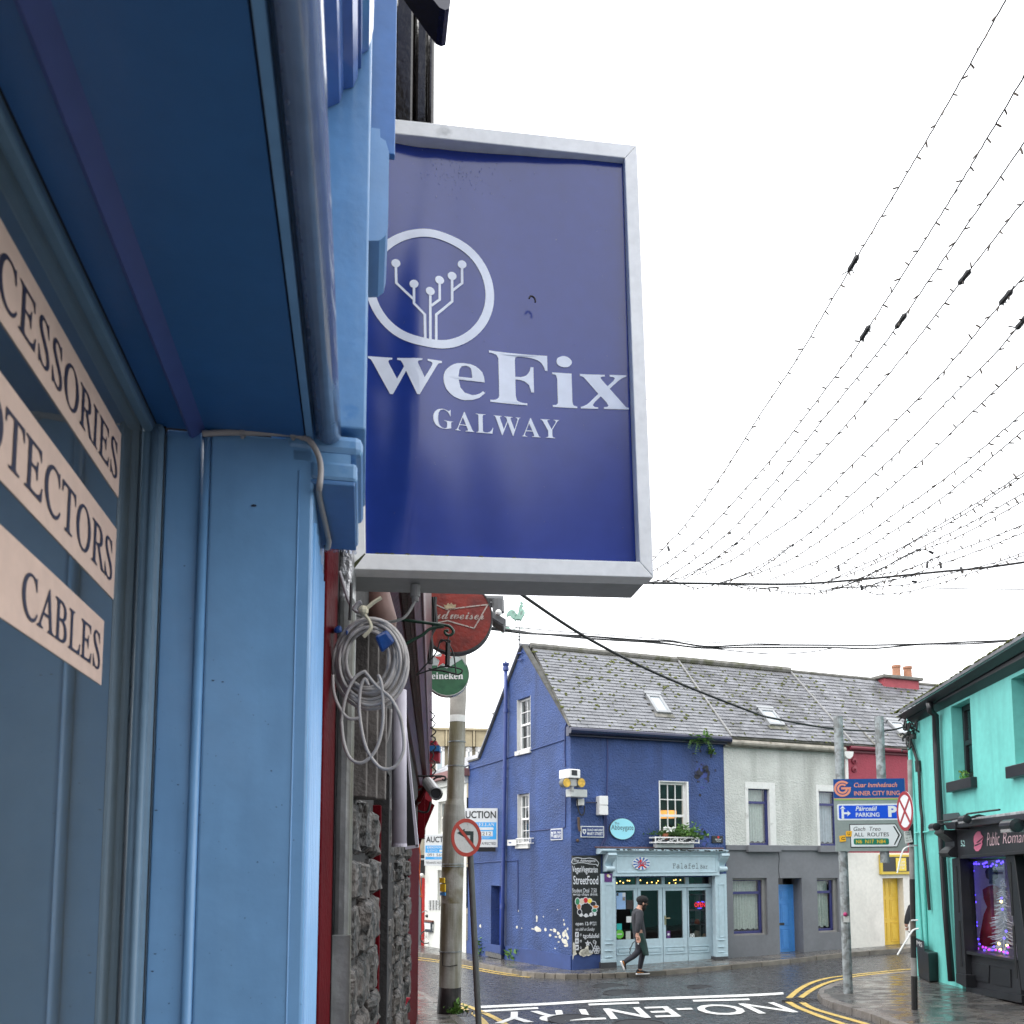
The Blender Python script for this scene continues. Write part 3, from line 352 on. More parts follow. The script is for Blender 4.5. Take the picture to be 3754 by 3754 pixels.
def disc(P, u, z, r, d0, d1, seg=40, rz=None):
    rz = rz or r
    ring = [(u + r*math.cos(2*math.pi*i/seg), z + rz*math.sin(2*math.pi*i/seg)) for i in range(seg)]
    return MB().prism([P.pt(a, b, d0) for a, b in ring], P.N*(d1-d0))
def ring(P, u, z, r0, r1, d0, d1, seg=48, rz0=None, rz1=None):
    mb = MB(); rz0 = rz0 or r0; rz1 = rz1 or r1
    for i in range(seg):
        a, b = 2*math.pi*i/seg, 2*math.pi*(i+1)/seg
        q = [(u+r0*math.cos(a), z+rz0*math.sin(a)), (u+r1*math.cos(a), z+rz1*math.sin(a)), (u+r1*math.cos(b), z+rz1*math.sin(b)), (u+r0*math.cos(b), z+rz0*math.sin(b))]
        mb.pquad(P, q, d0, d1)
    return mb
def stroke(P, pts, w, d0, d1):
    mb = MB()
    for (a, b), (c, e) in zip(pts[:-1], pts[1:]):
        v = Vector((c-a, e-b)); v.normalize(); n = Vector((-v.y, v.x))*w/2; v = v*w*.4
        mb.pquad(P, [(a-v.x-n.x, b-v.y-n.y), (c+v.x-n.x, e+v.y-n.y), (c+v.x+n.x, e+v.y+n.y), (a-v.x+n.x, b-v.y+n.y)], d0, d1)
    return mb
# ------------------------------------------------------------------ ground, road, pavements
def sheet(name, x0, x1, y0, y1, st, zf, m):
    mb = MB(); nx = int(round((x1-x0)/st)); ny = int(round((y1-y0)/st))
    for j in range(ny+1):
        for i in range(nx+1):
            x = x0+(x1-x0)*i/nx; y = y0+(y1-y0)*j/ny; mb.v.append((x, y, zf(x, y)))
    for j in range(ny):
        for i in range(nx):
            a = j*(nx+1)+i; mb.f.append((a, a+1, a+nx+2, a+nx+1))
    o = mb.build(name, m, smooth=True); o['kind'] = 'structure'; return o
sheet('ground', -600, 600, -600, 600, 60, lambda x, y: -3.7, PAVEDARK)
sheet('road', -30, 40, -6, 60, .5, gz, TARMAC)
def resample(pts, step):
    out = [pts[0]]; acc = 0
    for a, b in zip(pts[:-1], pts[1:]):
        d = (b-a).length; t = step-acc
        while t <= d:
            out.append(a + (b-a)*(t/d)); t += step
        acc = (acc + d) % step
    return out
def flat(p): return Vector((p.x, p.y, 0))
def pavement(name, pts, side, width, h, m, steps=4):
    """A raised pavement: a strip laid on one side of its kerb line."""
    pts = resample([flat(p) for p in pts], .25); n = len(pts); mb = MB()
    for i, p in enumerate(pts):
        t = (pts[min(i+3, n-1)] - pts[max(i-3, 0)]).normalized(); nn = Vector((-t.y, t.x, 0))*side
        for k in range(steps+1):
            q = p + nn*(.11 + width*k/steps)
            mb.v.append((q.x, q.y, gz(q.x, q.y)+h-.004))
    for i in range(n-1):
        for k in range(steps):
            a = i*(steps+1)+k; mb.f.append((a, a+1, a+steps+2, a+steps+1))
    o = mb.build(name, m, smooth=True); o['kind'] = 'structure'; return o
def kerbs(pave, pts, side, step, h, m, a=0, b=10**9, gap=.008, wdt=.13):
    pts = [flat(p) for p in pts]; st = resample(pts, step); st += [pts[-1]] if (pts[-1]-st[-1]).length > .08 else []
    for i in range(max(0, a), min(b, len(st)-1)):
        p, q = st[i], st[i+1]; t = (q-p).normalized(); nn = Vector((-t.y, t.x, 0))*side
        p = p + t*gap; q = q - t*gap; j = random.uniform(-.006, .006)
        lo = [p, q, q+nn*wdt, p+nn*wdt]
        A = [Vector((v.x, v.y, gz(v.x, v.y)-.1)) for v in lo]; B = [Vector((v.x, v.y, gz(v.x, v.y)+h+j)) for v in [lo[0]+nn*.012, lo[1]+nn*.012, lo[2], lo[3]]]
        MB().hexa(A, B).build('kerb_stone', m, pave, bevel=.008)
H = .105
kf = [gp(c, x, y, H) for c, x, y in (('G', -300, 1262), ('G', 0, 1290), ('G', 205, 1312), ('G', 390, 1337), ('G', 590, 1376), ('G', 750, 1407), ('G', 1000, 1452), ('G', 1110, 1474), ('G', 1200, 1487), ('G', 1380, 1496), ('G', 1550, 1501), ('G', 1932, 1493),
      ('A', 700, 1700), ('A', 1000, 1684), ('A', 1250, 1655), ('D', 0, 1424), ('D', 400, 1388), ('D', 800, 1347), ('D', 1250, 1299), ('D', 1780, 1258), ('D', 2600, 1190))]
kf = smooth_path(kf, 5)
pf = pavement('pavement', kf, 1, 2.6, H, PAVE, 6)
kerbs(pf, kf[35:61], 1, .27, .105, KERB); kerbs(pf, kf[:36], 1, .9, .105, KERB); kerbs(pf, kf[60:], 1, .9, .105, KERB)
kr = [gp(c, x, y, H) for c, x, y in (('D', 2300, 1440), ('D', 1780, 1462), ('D', 1400, 1503), ('D', 1200, 1533), ('D', 1060, 1576), ('D', 968, 1620), ('D', 952, 1662), ('D', 1000, 1705), ('D', 1060, 1732), ('D', 1250, 1786), ('D', 1430, 1842), ('D', 1640, 1932))]
kr = [Vector(p) for p in smooth_path(kr, 5)]
d_ = (kr[-1]-kr[-8]).normalized(); kr += [kr[-1] + d_*k for k in (2, 5, 9)]
pr = pavement('pavement', kr, 1, 5.0, H, PAVE, 8)
kerbs(pr, kr, 1, .62, .105, KERBG, wdt=.16)
kl = [gp(c, x, y, H) for c, x, y in (('G', -200, 1560), ('G', 60, 1600), ('G', 205, 1640), ('G', 300, 1682), ('G', 380, 1735), ('G', 470, 1800), ('G', 560, 1868), ('G', 640, 1932))]
kl = [Vector(p) for p in smooth_path(kl, 5)]
kl += [Vector((-.12, 9.3, 0)), Vector((.25, 7.5, 0)), Vector((.72, 4, 0)), Vector((1.2, -2, 0)), Vector((1.4, -5, 0))]
pl = pavement('pavement', kl, -1, 4.2, H, PAVE, 8)
kerbs(pl, kl, -1, .9, .105, KERBG)
# paint on the road: each stripe a thin sheet lying on it
ROAD_MARKS = []
def stripe(name, a, b, m, label, cat, h=.006):
    a = smooth_path([gp(*p) for p in a], 8); b = smooth_path([gp(*p) for p in b], 8); n = min(len(a), len(b)); mb = MB()
    for p, q in zip(a, b):
        for k in range(3):
            v = p.lerp(q, k/2); mb.v.append((v.x, v.y, gz(v.x, v.y)+h))
    for i in range(n-1):
        for k in range(2):
            j = 3*i+k; mb.f.append((j, j+1, j+4, j+3))
    o = mb.build(name, m); o['kind'] = 'structure'; return o
def wstripe(name, pts, w, m, h=.006):
    """A stripe of even real width along a path seen in the photograph."""
    p = resample([flat(v) for v in smooth_path([gp(*q) for q in pts], 6)], .2); n = len(p); mb = MB()
    for i, v in enumerate(p):
        t = (p[min(i+1, n-1)]-p[max(i-1, 0)]).normalized(); nn = Vector((-t.y, t.x, 0))*w/2
        for s in (-1, 0, 1):
            q = v+nn*s; mb.v.append((q.x, q.y, gz(q.x, q.y)+h))
    for i in range(n-1):
        for k in range(2):
            j = 3*i+k; mb.f.append((j, j+1, j+4, j+3))
    o = mb.build(name, m); o['kind'] = 'structure'; return o
wstripe('yellow_line', [('G', -200, 1318), ('G', 205, 1356), ('G', 390, 1381), ('G', 600, 1424), ('G', 800, 1463), ('G', 950, 1490), ('G', 1130, 1514), ('G', 1270, 1529)], .085, ROADY)
wstripe('yellow_line', [('G', 150, 1368), ('G', 390, 1397), ('G', 600, 1441), ('G', 800, 1480), ('G', 950, 1505), ('G', 1100, 1522), ('G', 1240, 1534)], .085, ROADY)
wstripe('yellow_line', [('A', 150, 1745), ('A', 500, 1738), ('A', 800, 1731), ('A', 1000, 1715), ('A', 1250, 1690), ('D', 0, 1460), ('D', 400, 1412), ('D', 800, 1370), ('D', 1250, 1325), ('D', 1780, 1280), ('D', 2400, 1235)], .13, ROADY)
wstripe('yellow_line', [('D', 2300, 1425), ('D', 1780, 1448), ('D', 1400, 1484), ('D', 1200, 1507), ('D', 1050, 1527), ('D', 910, 1567), ('D', 800, 1625), ('D', 705, 1705)], .10, ROADY)
wstripe('yellow_line', [('D', 2300, 1442), ('D', 1780, 1466), ('D', 1400, 1498), ('D', 1200, 1530), ('D', 1050, 1567), ('D', 920, 1625), ('D', 800, 1707)], .10, ROADY)
wstripe('yellow_line', [('D', 700, 1738), ('D', 780, 1785), ('D', 860, 1818), ('D', 1000, 1872), ('D', 1200, 1938), ('D', 1600, 2060)], .10, ROADY)
wstripe('yellow_line', [('D', 815, 1738), ('D', 890, 1784), ('D', 970, 1814), ('D', 1100, 1852), ('D', 1380, 1932), ('D', 1800, 2060)], .10, ROADY)
wstripe('yellow_line', [('G', 560, 1760), ('G', 640, 1785), ('G', 760, 1835), ('G', 860, 1880), ('G', 970, 1945), ('G', 1100, 2060)], .10, ROADY)
wstripe('yellow_line', [('G', 560, 1790), ('G', 620, 1815), ('G', 700, 1855), ('G', 780, 1925), ('G', 850, 2020)], .10, ROADY)
stripe('stop_line', [('G', 700, 1786), ('G', 1300, 1758), ('G', 1932, 1722), ('D', 300, 1672), ('D', 655, 1653)], [('G', 705, 1806), ('G', 1300, 1779), ('G', 1932, 1743), ('D', 300, 1692), ('D', 660, 1672)], ROADW, '', '')
for a, b in (((345, 452), (607, 437)), ((845, 421), (1083, 412)), ((1338, 403), (1605, 396))):
    stripe('dashed_line', [('O', a[0], a[1]), ('O', b[0], b[1])], [('O', a[0]+4, a[1]+8), ('O', b[0]+4, b[1]+8)], ROADW, '', '')
fr_ = [gp('O', *q) for q in ((1722, 414), (410, 462), (1842, 462))]
q_ = [fr_[0], fr_[1], fr_[1]+(fr_[2]-fr_[0])*1.0, fr_[2]]
o_ = text_quad('NO-ENTRY', [flat(v) for v in q_], ROADW, None, z=lambda x, y: gz(x, y)+.007, name='road_lettering', offset=.012); o_['kind'] = 'structure'
def manhole(c, x, y, r, label):
    p = gp(c, x, y); t = thing('manhole_cover', label, 'manhole cover', p)
    mb = MB(); seg = 24
    mb.prism([(p.x+r*math.cos(6.2832*i/seg), p.y+r*math.sin(6.2832*i/seg), gz(p.x, p.y)-.02) for i in range(seg)], (0, 0, .028)); mb.build('cover', IRON, t)
    PZ = Pl((p.x, p.y, gz(p.x, p.y)), U=(1, 0, 0), Z=(0, 1, 0))
    ring(PZ, 0, 0, r+.01, r+.05, .002, .012).build('rim', IRON, t)
manhole('A', 660, 1908, .34, 'dark round manhole cover in the road below the walking man')
manhole('A', 1425, 1848, .2, 'small dark cover in the road in front of the pale blue shopfront')
manhole('A', 520, 1838, .3, 'worn cover in the road straight out from the blackboard')
manhole('O', 780, 495, .34, 'manhole cover lying among the white letters on the road')
manhole('O', 1090, 520, .34, 'manhole cover at the near edge of the white road letters')
def drain(c, x, y, lab):
    p = gp(c, x, y, .008); t = thing('drain_grate', lab, 'drain', p)
    for i in range(6): MB().box((p.x-.18+i*.07, p.y, p.z-.004), (.022, .2, .012)).build('bar', IRON, t)
    ring(Pl(p, U=(1, 0, 0), Z=(0, 1, 0)), 0, 0, .28, .34, -.02, .008, 4, .25, .3).build('frame', IRON, t)
drain('G', 640, 1850, 'iron road drain by the foot of the concrete pole')
drain('D', 830, 1724, 'iron road drain where the yellow lines break at the kerb')
# ------------------------------------------------------------------ windows, doors and walls in general
PF = Pl(at('T', 2094, 3150, 18.9), 69.7)                  # street front of the terrace
PG = Pl(PF.o, -27.7, flip=True)                           # gable of the corner house
def wall_mesh(P, outline, holes, depths):
    """A wall sheet with openings and the reveals of each opening."""
    loops = [[Vector((u, z, 0)) for u, z in outline]] + [[Vector((a, b, 0)), Vector((c, b, 0)), Vector((c, d, 0)), Vector((a, d, 0))] for a, b, c, d in holes]
    flatp = [p for l in loops for p in l]; mb = MB()
    mb.add([P.pt(p.x, p.y) for p in flatp], [tuple(t) for t in tessellate_polygon(loops)])
    for (a, b, c, d), dp in zip(holes, depths):
        e = .0
        for (u0, z0), (u1, z1) in (((a, b), (c, b)), ((c, b), (c, d)), ((c, d), (a, d)), ((a, d), (a, b))):
            mb.poly([P.pt(u0, z0), P.pt(u1, z1), P.pt(u1, z1, -dp), P.pt(u0, z0, -dp)])
    return mb
def hole_px(P, c, x0, y0, x1, y1):
    u0, _ = P.uv(c, x0, (y0+y1)/2); u1, _ = P.uv(c, x1, (y0+y1)/2)
    xm = (x0+x1)/2
    z0 = P.uv(c, xm, y1)[1]; z1 = P.uv(c, xm, y0)[1]
    return (min(u0, u1), z0, max(u0, u1), z1)
def back_room(P, hole, d, deep, m, parent, name='interior', floor=None):
    """The dark room behind an opening: five inner faces."""
    a, b, c, e = hole; a -= .25; c += .25; e += .1; b -= .05
    mb = MB(); q = [(a, b), (c, b), (c, e), (a, e)]
    mb.poly([P.pt(u, z, -deep) for u, z in q])
    for i in range(4):
        (u0, z0), (u1, z1) = q[i], q[(i+1) % 4]
        mb.poly([P.pt(u0, z0, -d), P.pt(u1, z1, -d), P.pt(u1, z1, -deep), P.pt(u0, z0, -deep)])
    return mb.build(name, m, parent)
def bars(P, rects, d0, d1):
    mb = MB()
    for u0, z0, u1, z1 in rects: mb.pbox(P, u0, z0, u1, z1, d0, d1)
    return mb
def sash_window(P, h, parent, fm, d=-.12, cols=3, rows=2, fw=.055, bw=.018, sill=None, pane=GLASS, curtain=None, room=DARK, surround=None, split=.5):
    """A sash window set back in its opening: window > pane, sill."""
    a, b, c, e = h; m = b + (e-b)*split
    W = bars(P, [(a, b, a+fw, e), (c-fw, b, c, e), (a+fw, e-fw, c-fw, e), (a+fw, b, c-fw, b+fw*1.2), (a+fw, m-fw*.5, c-fw, m+fw*.5)], d-.06, d).build('window', fm, parent)
    gl = MB()
    for z0, z1, dd in ((b+fw*1.2, m-fw*.5, d-.03), (m+fw*.5, e-fw, d-.018)):
        uu = [a+fw + (c-a-2*fw)*i/cols for i in range(cols+1)]; zz = [z0+(z1-z0)*i/rows for i in range(rows+1)]
        for u in uu[1:-1]: gl.pbox(P, u-bw/2, z0, u+bw/2, z1, dd-.012, dd+.012)
        for z in zz[1:-1]: gl.pbox(P, a+fw, z-bw/2, c-fw, z+bw/2, dd-.011, dd+.011)
        for i in range(cols):
            for j in range(rows): MB().poly([P.pt(uu[i], zz[j], dd), P.pt(uu[i+1], zz[j], dd), P.pt(uu[i+1], zz[j+1], dd), P.pt(uu[i], zz[j+1], dd)]).build('pane', pane, W)
    if gl.f: gl.build('glazing_bars', fm, W)
    if sill: MB().pbox(P, a-sill[0], b-sill[1], c+sill[0], b-.002, d, sill[2]).build('sill', sill[3], W, bevel=.008)
    if curtain:
        drape(P, a+.02, b+.03, c-.02, e-.02, d-.14, curtain).build('curtain', curtain, W, smooth=True)
    back_room(P, h, -d+.07, .9, room, W)
    return W
def drape(P, u0, z0, u1, z1, d, m, folds=.09, amp=.022):
    mb = MB(); n = max(8, int((u1-u0)/folds)*8); ph = random.random()*6
    for i in range(n+1):
        u = u0+(u1-u0)*i/n; dd = d + amp*math.sin(ph + 6.2832*(u-u0)/folds + .8*math.sin(3*u)); dz = .02*math.sin(6.2832*(u-u0)/folds*.5)
        mb.v += [tuple(P.pt(u, z0+dz, dd)), tuple(P.pt(u, (z0+z1)/2, dd)), tuple(P.pt(u, z1, dd*.6+d*.4))]
    for i in range(n):
        a = 3*i; mb.f += [(a, a+3, a+4, a+1), (a+1, a+4, a+5, a+2)]
    return mb
def panel_door(P, h, d, m, parent, cols=2, rows=(.16, .32, .30), frame=None, handle=None):
    """A panelled door leaf: slab with recessed fields, each panel a raised piece of its own."""
    a, b, c, e = h; D = MB().pbox(P, a, b, c, e, d-.05, d).build('door', m, parent)
    hh = e-b; st = (c-a)*.13; gap = hh*.05; tot = sum(rows); z = e - gap
    k = (hh - gap*(len(rows)+1))/tot
    for r in rows:
        for i in range(cols):
            pw = ((c-a) - st*(cols+1))/cols; u = a+st+i*(pw+st)
            ring_ = MB()
            z1 = z; z0 = z - r*k
            for q in ((u, z0, u+pw, z0+.018), (u, z1-.018, u+pw, z1), (u, z0+.018, u+.018, z1-.018), (u+pw-.018, z0+.018, u+pw, z1-.018)): ring_.pbox(P, *q, d, d+.012)
            ring_.pbox(P, u+.05, z0+.05, u+pw-.05, z1-.05, d, d+.010)
            ring_.build('panel', m, D, bevel=.004)
        z -= r*k + gap
    return D
# ------------------------------------------------------------------ slated roofs
def slate_roof(parent, O, E, Sl, length, height, cw, ch, m, near=Vector((0, 0, 0)), keep=300, seed=1, moss=0.0, skip=()):
    """Slates laid one by one: the largest in view as pieces, the rest joined. O eave corner, E along the eave, Sl up the slope."""
    rnd = random.Random(seed); E = E.normalized(); Sl = Sl.normalized(); Nn = E.cross(Sl).normalized()
    if Nn.z < 0: Nn = -Nn
    rows = int(height/ch); cols = int(length/cw)+1; todo = []
    tilt = .010
    for j in range(rows):
        off = (j % 2)*cw/2 - cw/2
        for i in range(cols+1):
            a = max(0, off+i*cw+.004); b = min(length, off+(i+1)*cw-.004)
            if b-a < .03: continue
            if any(s[0] < (a+b)/2 < s[2] and s[1] < (j+.5)*ch < s[3] for s in skip): continue
            todo.append((a, b, j*ch + rnd.uniform(-.006, .006), rnd.random()))
    todo.sort(key=lambda t: (O+E*t[0]+Sl*t[2]-near).length)
    full = cw-.008
    def sl(mb, a, b, z, w_=None):
        L_ = ch*1.25
        q = [O+E*a+Sl*z+Nn*.022, O+E*b+Sl*z+Nn*.022, O+E*b+Sl*(z+L_)+Nn*.004, O+E*a+Sl*(z+L_)+Nn*.004]
        mb.hexa(q, [v+Nn*.009 for v in q])
    me = MB(); L_ = ch*1.25
    me.hexa([(0, 0, .022), (full, 0, .022), (full, L_, .004), (0, L_, .004)], [(0, 0, .031), (full, 0, .031), (full, L_, .013), (0, L_, .013)])
    me = me.mesh('slate', m); rest = MB(); tones = []
    Rm = Matrix((E, Sl, Nn)).transposed().to_4x4(); done = 0
    for a, b, z, tn in todo:
        if done < keep and b-a > full-.02:
            jit = Matrix.Rotation(rnd.uniform(-.012, .012), 4, 'Z')
            link('slate', me, parent, Matrix.Translation(O+E*a+Sl*z+Nn*rnd.uniform(0, .005)) @ Rm @ jit); done += 1
        else:
            sl(rest, a, b, z); tones += [tn]*6
    if rest.f:
        o = rest.build('slates', m, parent, kind='stuff')
        at_ = o.data.attributes.new('tone', 'FLOAT', 'FACE'); at_.data.foreach_set('value', tones[:len(o.data.polygons)])
    u = MB().hexa([O, O+E*length, O+E*length+Sl*height, O+Sl*height], [v-Nn*.06 for v in (O, O+E*length, O+E*length+Sl*height, O+Sl*height)])
    u.build('roof_deck', STONECAP, parent)
    if moss:
        mm = MB()
        for k in range(int(moss)):
            j = rnd.randrange(rows); i = rnd.randrange(cols); a = (j % 2)*cw/2+i*cw; zz = j*ch
            if a > length or any(s[0]-.1 < a < s[2]+.1 and s[1]-.1 < zz < s[3]+.1 for s in skip): continue
            wgt = zz/height
            if rnd.random() > .35+.65*wgt: continue
            for q in range(rnd.choice((1, 1, 2, 3))):
                p = O+E*(a+rnd.gauss(0, .03))+Sl*(zz+rnd.gauss(.0, .025))+Nn*.032; s_ = rnd.uniform(.012, .034)
                mm.ball(p, s_, 6, 4, (1.25, 1.25, .55), M=Matrix((E, Sl, Nn)).transposed())
        mm.build('moss', MOSS, parent, smooth=True, kind='stuff')
def rooflight(parent, O, E, Sl, a, b, z0, z1, m=None):
    E = E.normalized(); Sl = Sl.normalized(); Nn = E.cross(Sl).normalized()
    if Nn.z < 0: Nn = -Nn
    P = Pl(O, U=E, Z=Sl); P.N = Nn
    f = bars(P, [(a, z0, a+.07, z1), (b-.07, z0, b, z1), (a+.07, z0, b-.07, z0+.09), (a+.07, z1-.1, b-.07, z1)], 0, .1).build('rooflight', STEEL, parent, bevel=.01)
    MB().poly([P.pt(u, z, .075) for u, z in ((a+.07, z0+.09), (b-.07, z0+.09), (b-.07, z1-.1), (a+.07, z1-.1))]).build('pane', ROOFGL, f)
    MB().pbox(P, a-.06, z0-.14, b+.06, z0, .03, .045).build('flashing', STONECAP, f)
    MB().pbox(P, a-.03, z1, b+.03, z1+.09, .0, .11).build('hood', STEEL, f)
ROOFGL = mat('rooflight_glass', (.36, .40, .43), .08, spec=1.0, metal=.45)
# ------------------------------------------------------------------ corner house
ub = PF.uv('B', 1672, 1500)[0]
ze = PF.uv('B', 180, 900)[1]; zbase = -3.0
blue = thing('corner_house', 'two storey blue roughcast corner house with a slate roof and tall gable', 'house', PF.pt(0, zbase))
h_win = hole_px(PF, 'B', 1012, 1418, 1313, 2108)
h_shop = (PF.uv('A', 575, 1200)[0], -2.9, PF.uv('A', 1582, 1200)[0], PF.uv('A', 1000, 735)[1])
wf = wall_mesh(PF, [(0, zbase), (ub, zbase), (ub, ze+.1), (0, ze+.1)], [h_win, h_shop], [.12, .4]).build('wall', NAVYROUGH, blue)
MB().pbox(PF, 0, zbase, PF.uv('A', 430, 1600)[0]-.01, PF.uv('A', 250, 1512)[1], .0, .04).build('plinth', NAVYFLAT, blue, bevel=.015)
# gable wall with two windows and a door
apex = PG.uv('H', 737, 330); eaveR = PG.uv('H', 1285, 1150); b1 = PG.uv('H', 305, 1470); b2 = PG.uv('H', 185, 1505)
gend = b2[0]
g_win1 = hole_px(PG, 'H', 678, 850, 815, 1378); g_win2 = hole_px(PG, 'H', 683, 1820, 803, 2730); g_win2 = (g_win2[0], PG.uv('G', 1110, 348)[1], g_win2[2], PG.uv('H', 745, 1820)[1])
g_door = hole_px(PG, 'G', 845, 718, 955, 1310)
wg = wall_mesh(PG, [(0, zbase), (gend, zbase-.2), (gend, b2[1]), (b1[0], b1[1]), apex, (0, eaveR[1]+.03)], [g_win1, g_win2, g_door], [.16, .16, .3]).build('wall', NAVYROUGH, blue)
MB().pquad(PG, [(0, zbase), (gend, zbase-.2), (gend, PG.uv('G', 650, 1205)[1]), (0, PG.uv('G', 1500, 1325)[1])], -.01, .035).build('plinth', NAVYFLAT, blue)
# white-painted reveals, sashes
for hh, nm, c_ in ((g_win1, 0, 2), (g_win2, 1, 3)):
    a, b, c, e = hh
    MB().pquad(PG, [(a+.002, b), (a+.012, b), (a+.012, e), (a+.002, e)], -.155, .004).pquad(PG, [(c-.012, b), (c-.002, b), (c-.002, e), (c-.012, e)], -.155, .004).build('reveal', OFFW, blue)
    w_ = sash_window(PG, (a+.013, b+.002, c-.013, e-.002), blue, WHITE, d=-.1, cols=c_, rows=2, fw=.05, sill=(.05, .12, .06, OFFW), room=mat('grey_room', (.16, .17, .18), .8))
a, b, c, e = h_win
MB().pbox(PF, a+.002, b, a+.03, e, -.115, .006).pbox(PF, c-.045, b, c-.002, e, -.115, .006).pbox(PF, a+.03, e-.02, c-.045, e-.002, -.115, .003).build('reveal', WHITE, blue)
wu = sash_window(PF, (a+.031, b+.002, c-.046, e-.021), blue, WHITE, d=-.09, cols=3, rows=2, fw=.06, bw=.024, split=.50)
LAMPM = mat('warm_lamp_shade', (.9, .4, .12), .5, emit=(1, .40, .07), estr=.8)
p = PF.hit('B', 1080, 1755, -.5); MB().lathe(p+Vector((0, 0, -.09)), (0, 0, 1), [(0, .26), (.18, .26)], 20).build('lamp_shade', LAMPM, wu)
panel_door(PG, (g_door[0]+.02, g_door[1], g_door[2]-.02, g_door[3]-.02), -.25, DOORBLUE, blue, rows=(.3, .3, .28))
MB().pbox(PG, g_door[0]-.1, g_door[1]-.12, g_door[2]+.1, g_door[1], -.3, .12).build('doorstep', PAVE, blue)
# string courses and cable runs on the gable
sc = MB()
for c_, q in (('H', [(185, 1580), (460, 1500), (640, 1440), (1165, 1272)]), ('G', [(640, 522), (700, 518), (960, 498), (1085, 492)])):
    sc.tube([PG.pt(*PG.uv(c_, x, y), .012) for x, y in q], .016, 6)
sc.build('render_joint', NAVYFLAT, blue)
CABLEB = mat('blue_painted_cable', (.02, .03, .12), .5)
ck = MB()
ck.tube([PG.pt(*PG.uv('H', x, y), .015) for x, y in ((1190, 1100), (1168, 1160), (1165, 1400), (1172, 1550))], .014, 6)
ck.tube([PG.pt(*PG.uv('G', x, y), .012) for x, y in ((1510, -100), (1506, 200), (1490, 205), (1190, 236))], .011, 6)
ck.tube([PG.pt(*PG.uv('G', x, y), .012) for x, y in ((1085, 495), (1087, 700), (1085, 950))], .012, 6)
ck.tube([PF.pt(*PF.uv('B', x, y), .015) for x, y in ((455, 940), (485, 960), (487, 1200), (480, 1565))], .014, 6)
ck.tube([PF.pt(*PF.uv('A', x, y), .015) for x, y in ((455, 100), (462, 330), (430, 400), (405, 480))], .016, 6)
ck.tube([PF.pt(*PF.uv('A', x, y), .015) for x, y in ((475, 100), (478, 330), (450, 395))], .014, 6)
ck.build('wall_cable', CABLEB, blue)
# peeled paint near the corner, each flake a thin scar of bare plaster
pe = MB(); rnd = random.Random(3)
def flake(P, c, x, y, rx, ry):
    u, z = P.uv(c, x, y); k = 9
    u1 = P.uv(c, x+rx, y)[0]-u; z1 = P.uv(c, x, y-ry)[1]-z
    pts = [(u+abs(u1)*math.cos(6.283*i/k)*rnd.uniform(.6, 1.15), z+z1*math.sin(6.283*i/k)*rnd.uniform(.6, 1.15)) for i in range(k)]
    pe.prism([P.pt(a, b, .001) for a, b in pts], P.N*.004)
for x, y, rx, ry in ((1215, 1100, 14, 7), (1255, 1098, 28, 26), (1280, 1110, 14, 14), (1252, 1000, 8, 22), (1250, 1030, 6, 14), (1328, 1106, 12, 16), (1380, 1108, 14, 8), (1410, 1115, 18, 22), (1370, 1155, 12, 14), (1440, 1140, 14, 18), (1455, 1170, 12, 16), (1420, 1170, 12, 10), (1490, 1150, 16, 26), (1505, 1120, 12, 16), (1515, 1150, 12, 24), (1480, 1195, 10, 16), (1500, 1215, 22, 26), (1525, 1180, 10, 22), (1520, 1240, 10, 24), (1505, 1250, 12, 10), (1445, 1215, 10, 10), (1495, 1060, 8, 12), (1490, 1022, 6, 9), (1525, 1100, 8, 14), (1075, 1082, 9, 14), (1118, 1094, 5, 6), (1087, 940, 5, 12), (752, 1075, 10, 16), (1435, 930, 5, 5), (1310, 992, 5, 7), (1415, 1272, 9, 5)):
    flake(PG, 'G', x, y, rx, ry)
pe.build('bare_patch', PEEL, blue, kind='stuff')
st_ = MB(); pe2 = pe; pe = MB()
for x, y, rx, ry in ((1430, 1340, 60, 70), (1480, 1300, 40, 60), (1390, 1370, 40, 40), (1440, 1250, 35, 30), (1490, 1400, 35, 45), (1500, 1340, 25, 40), (1450, 1480, 25, 18), (1360, 1138, 18, 10), (1535, 1150, 14, 40), (1430, 1110, 18, 20), (1425, 1560, 14, 20), (1440, 1600, 9, 10), (1580, 1310, 10, 18), (1390, 1222, 16, 10), (1410, 1420, 20, 20)):
    flake(PF, 'B', x, y, rx, ry)
DAMP = mat('damp_stain', (.022, .024, .035), .85, .5, 9, .6, 30, dirt=(.045, .07, .25), dscale=5, dlim=(.5, .56))
pe.build('damp_stain', DAMP, blue, kind='stuff'); pe = MB()
for x, y, rx, ry in ((1460, 262, 45, 25), (1425, 320, 18, 60), (1500, 330, 20, 60), (1470, 400, 30, 30)): flake(PF, 'A', x, y, rx, ry)
pe.build('damp_stain', DAMP, blue, kind='stuff')
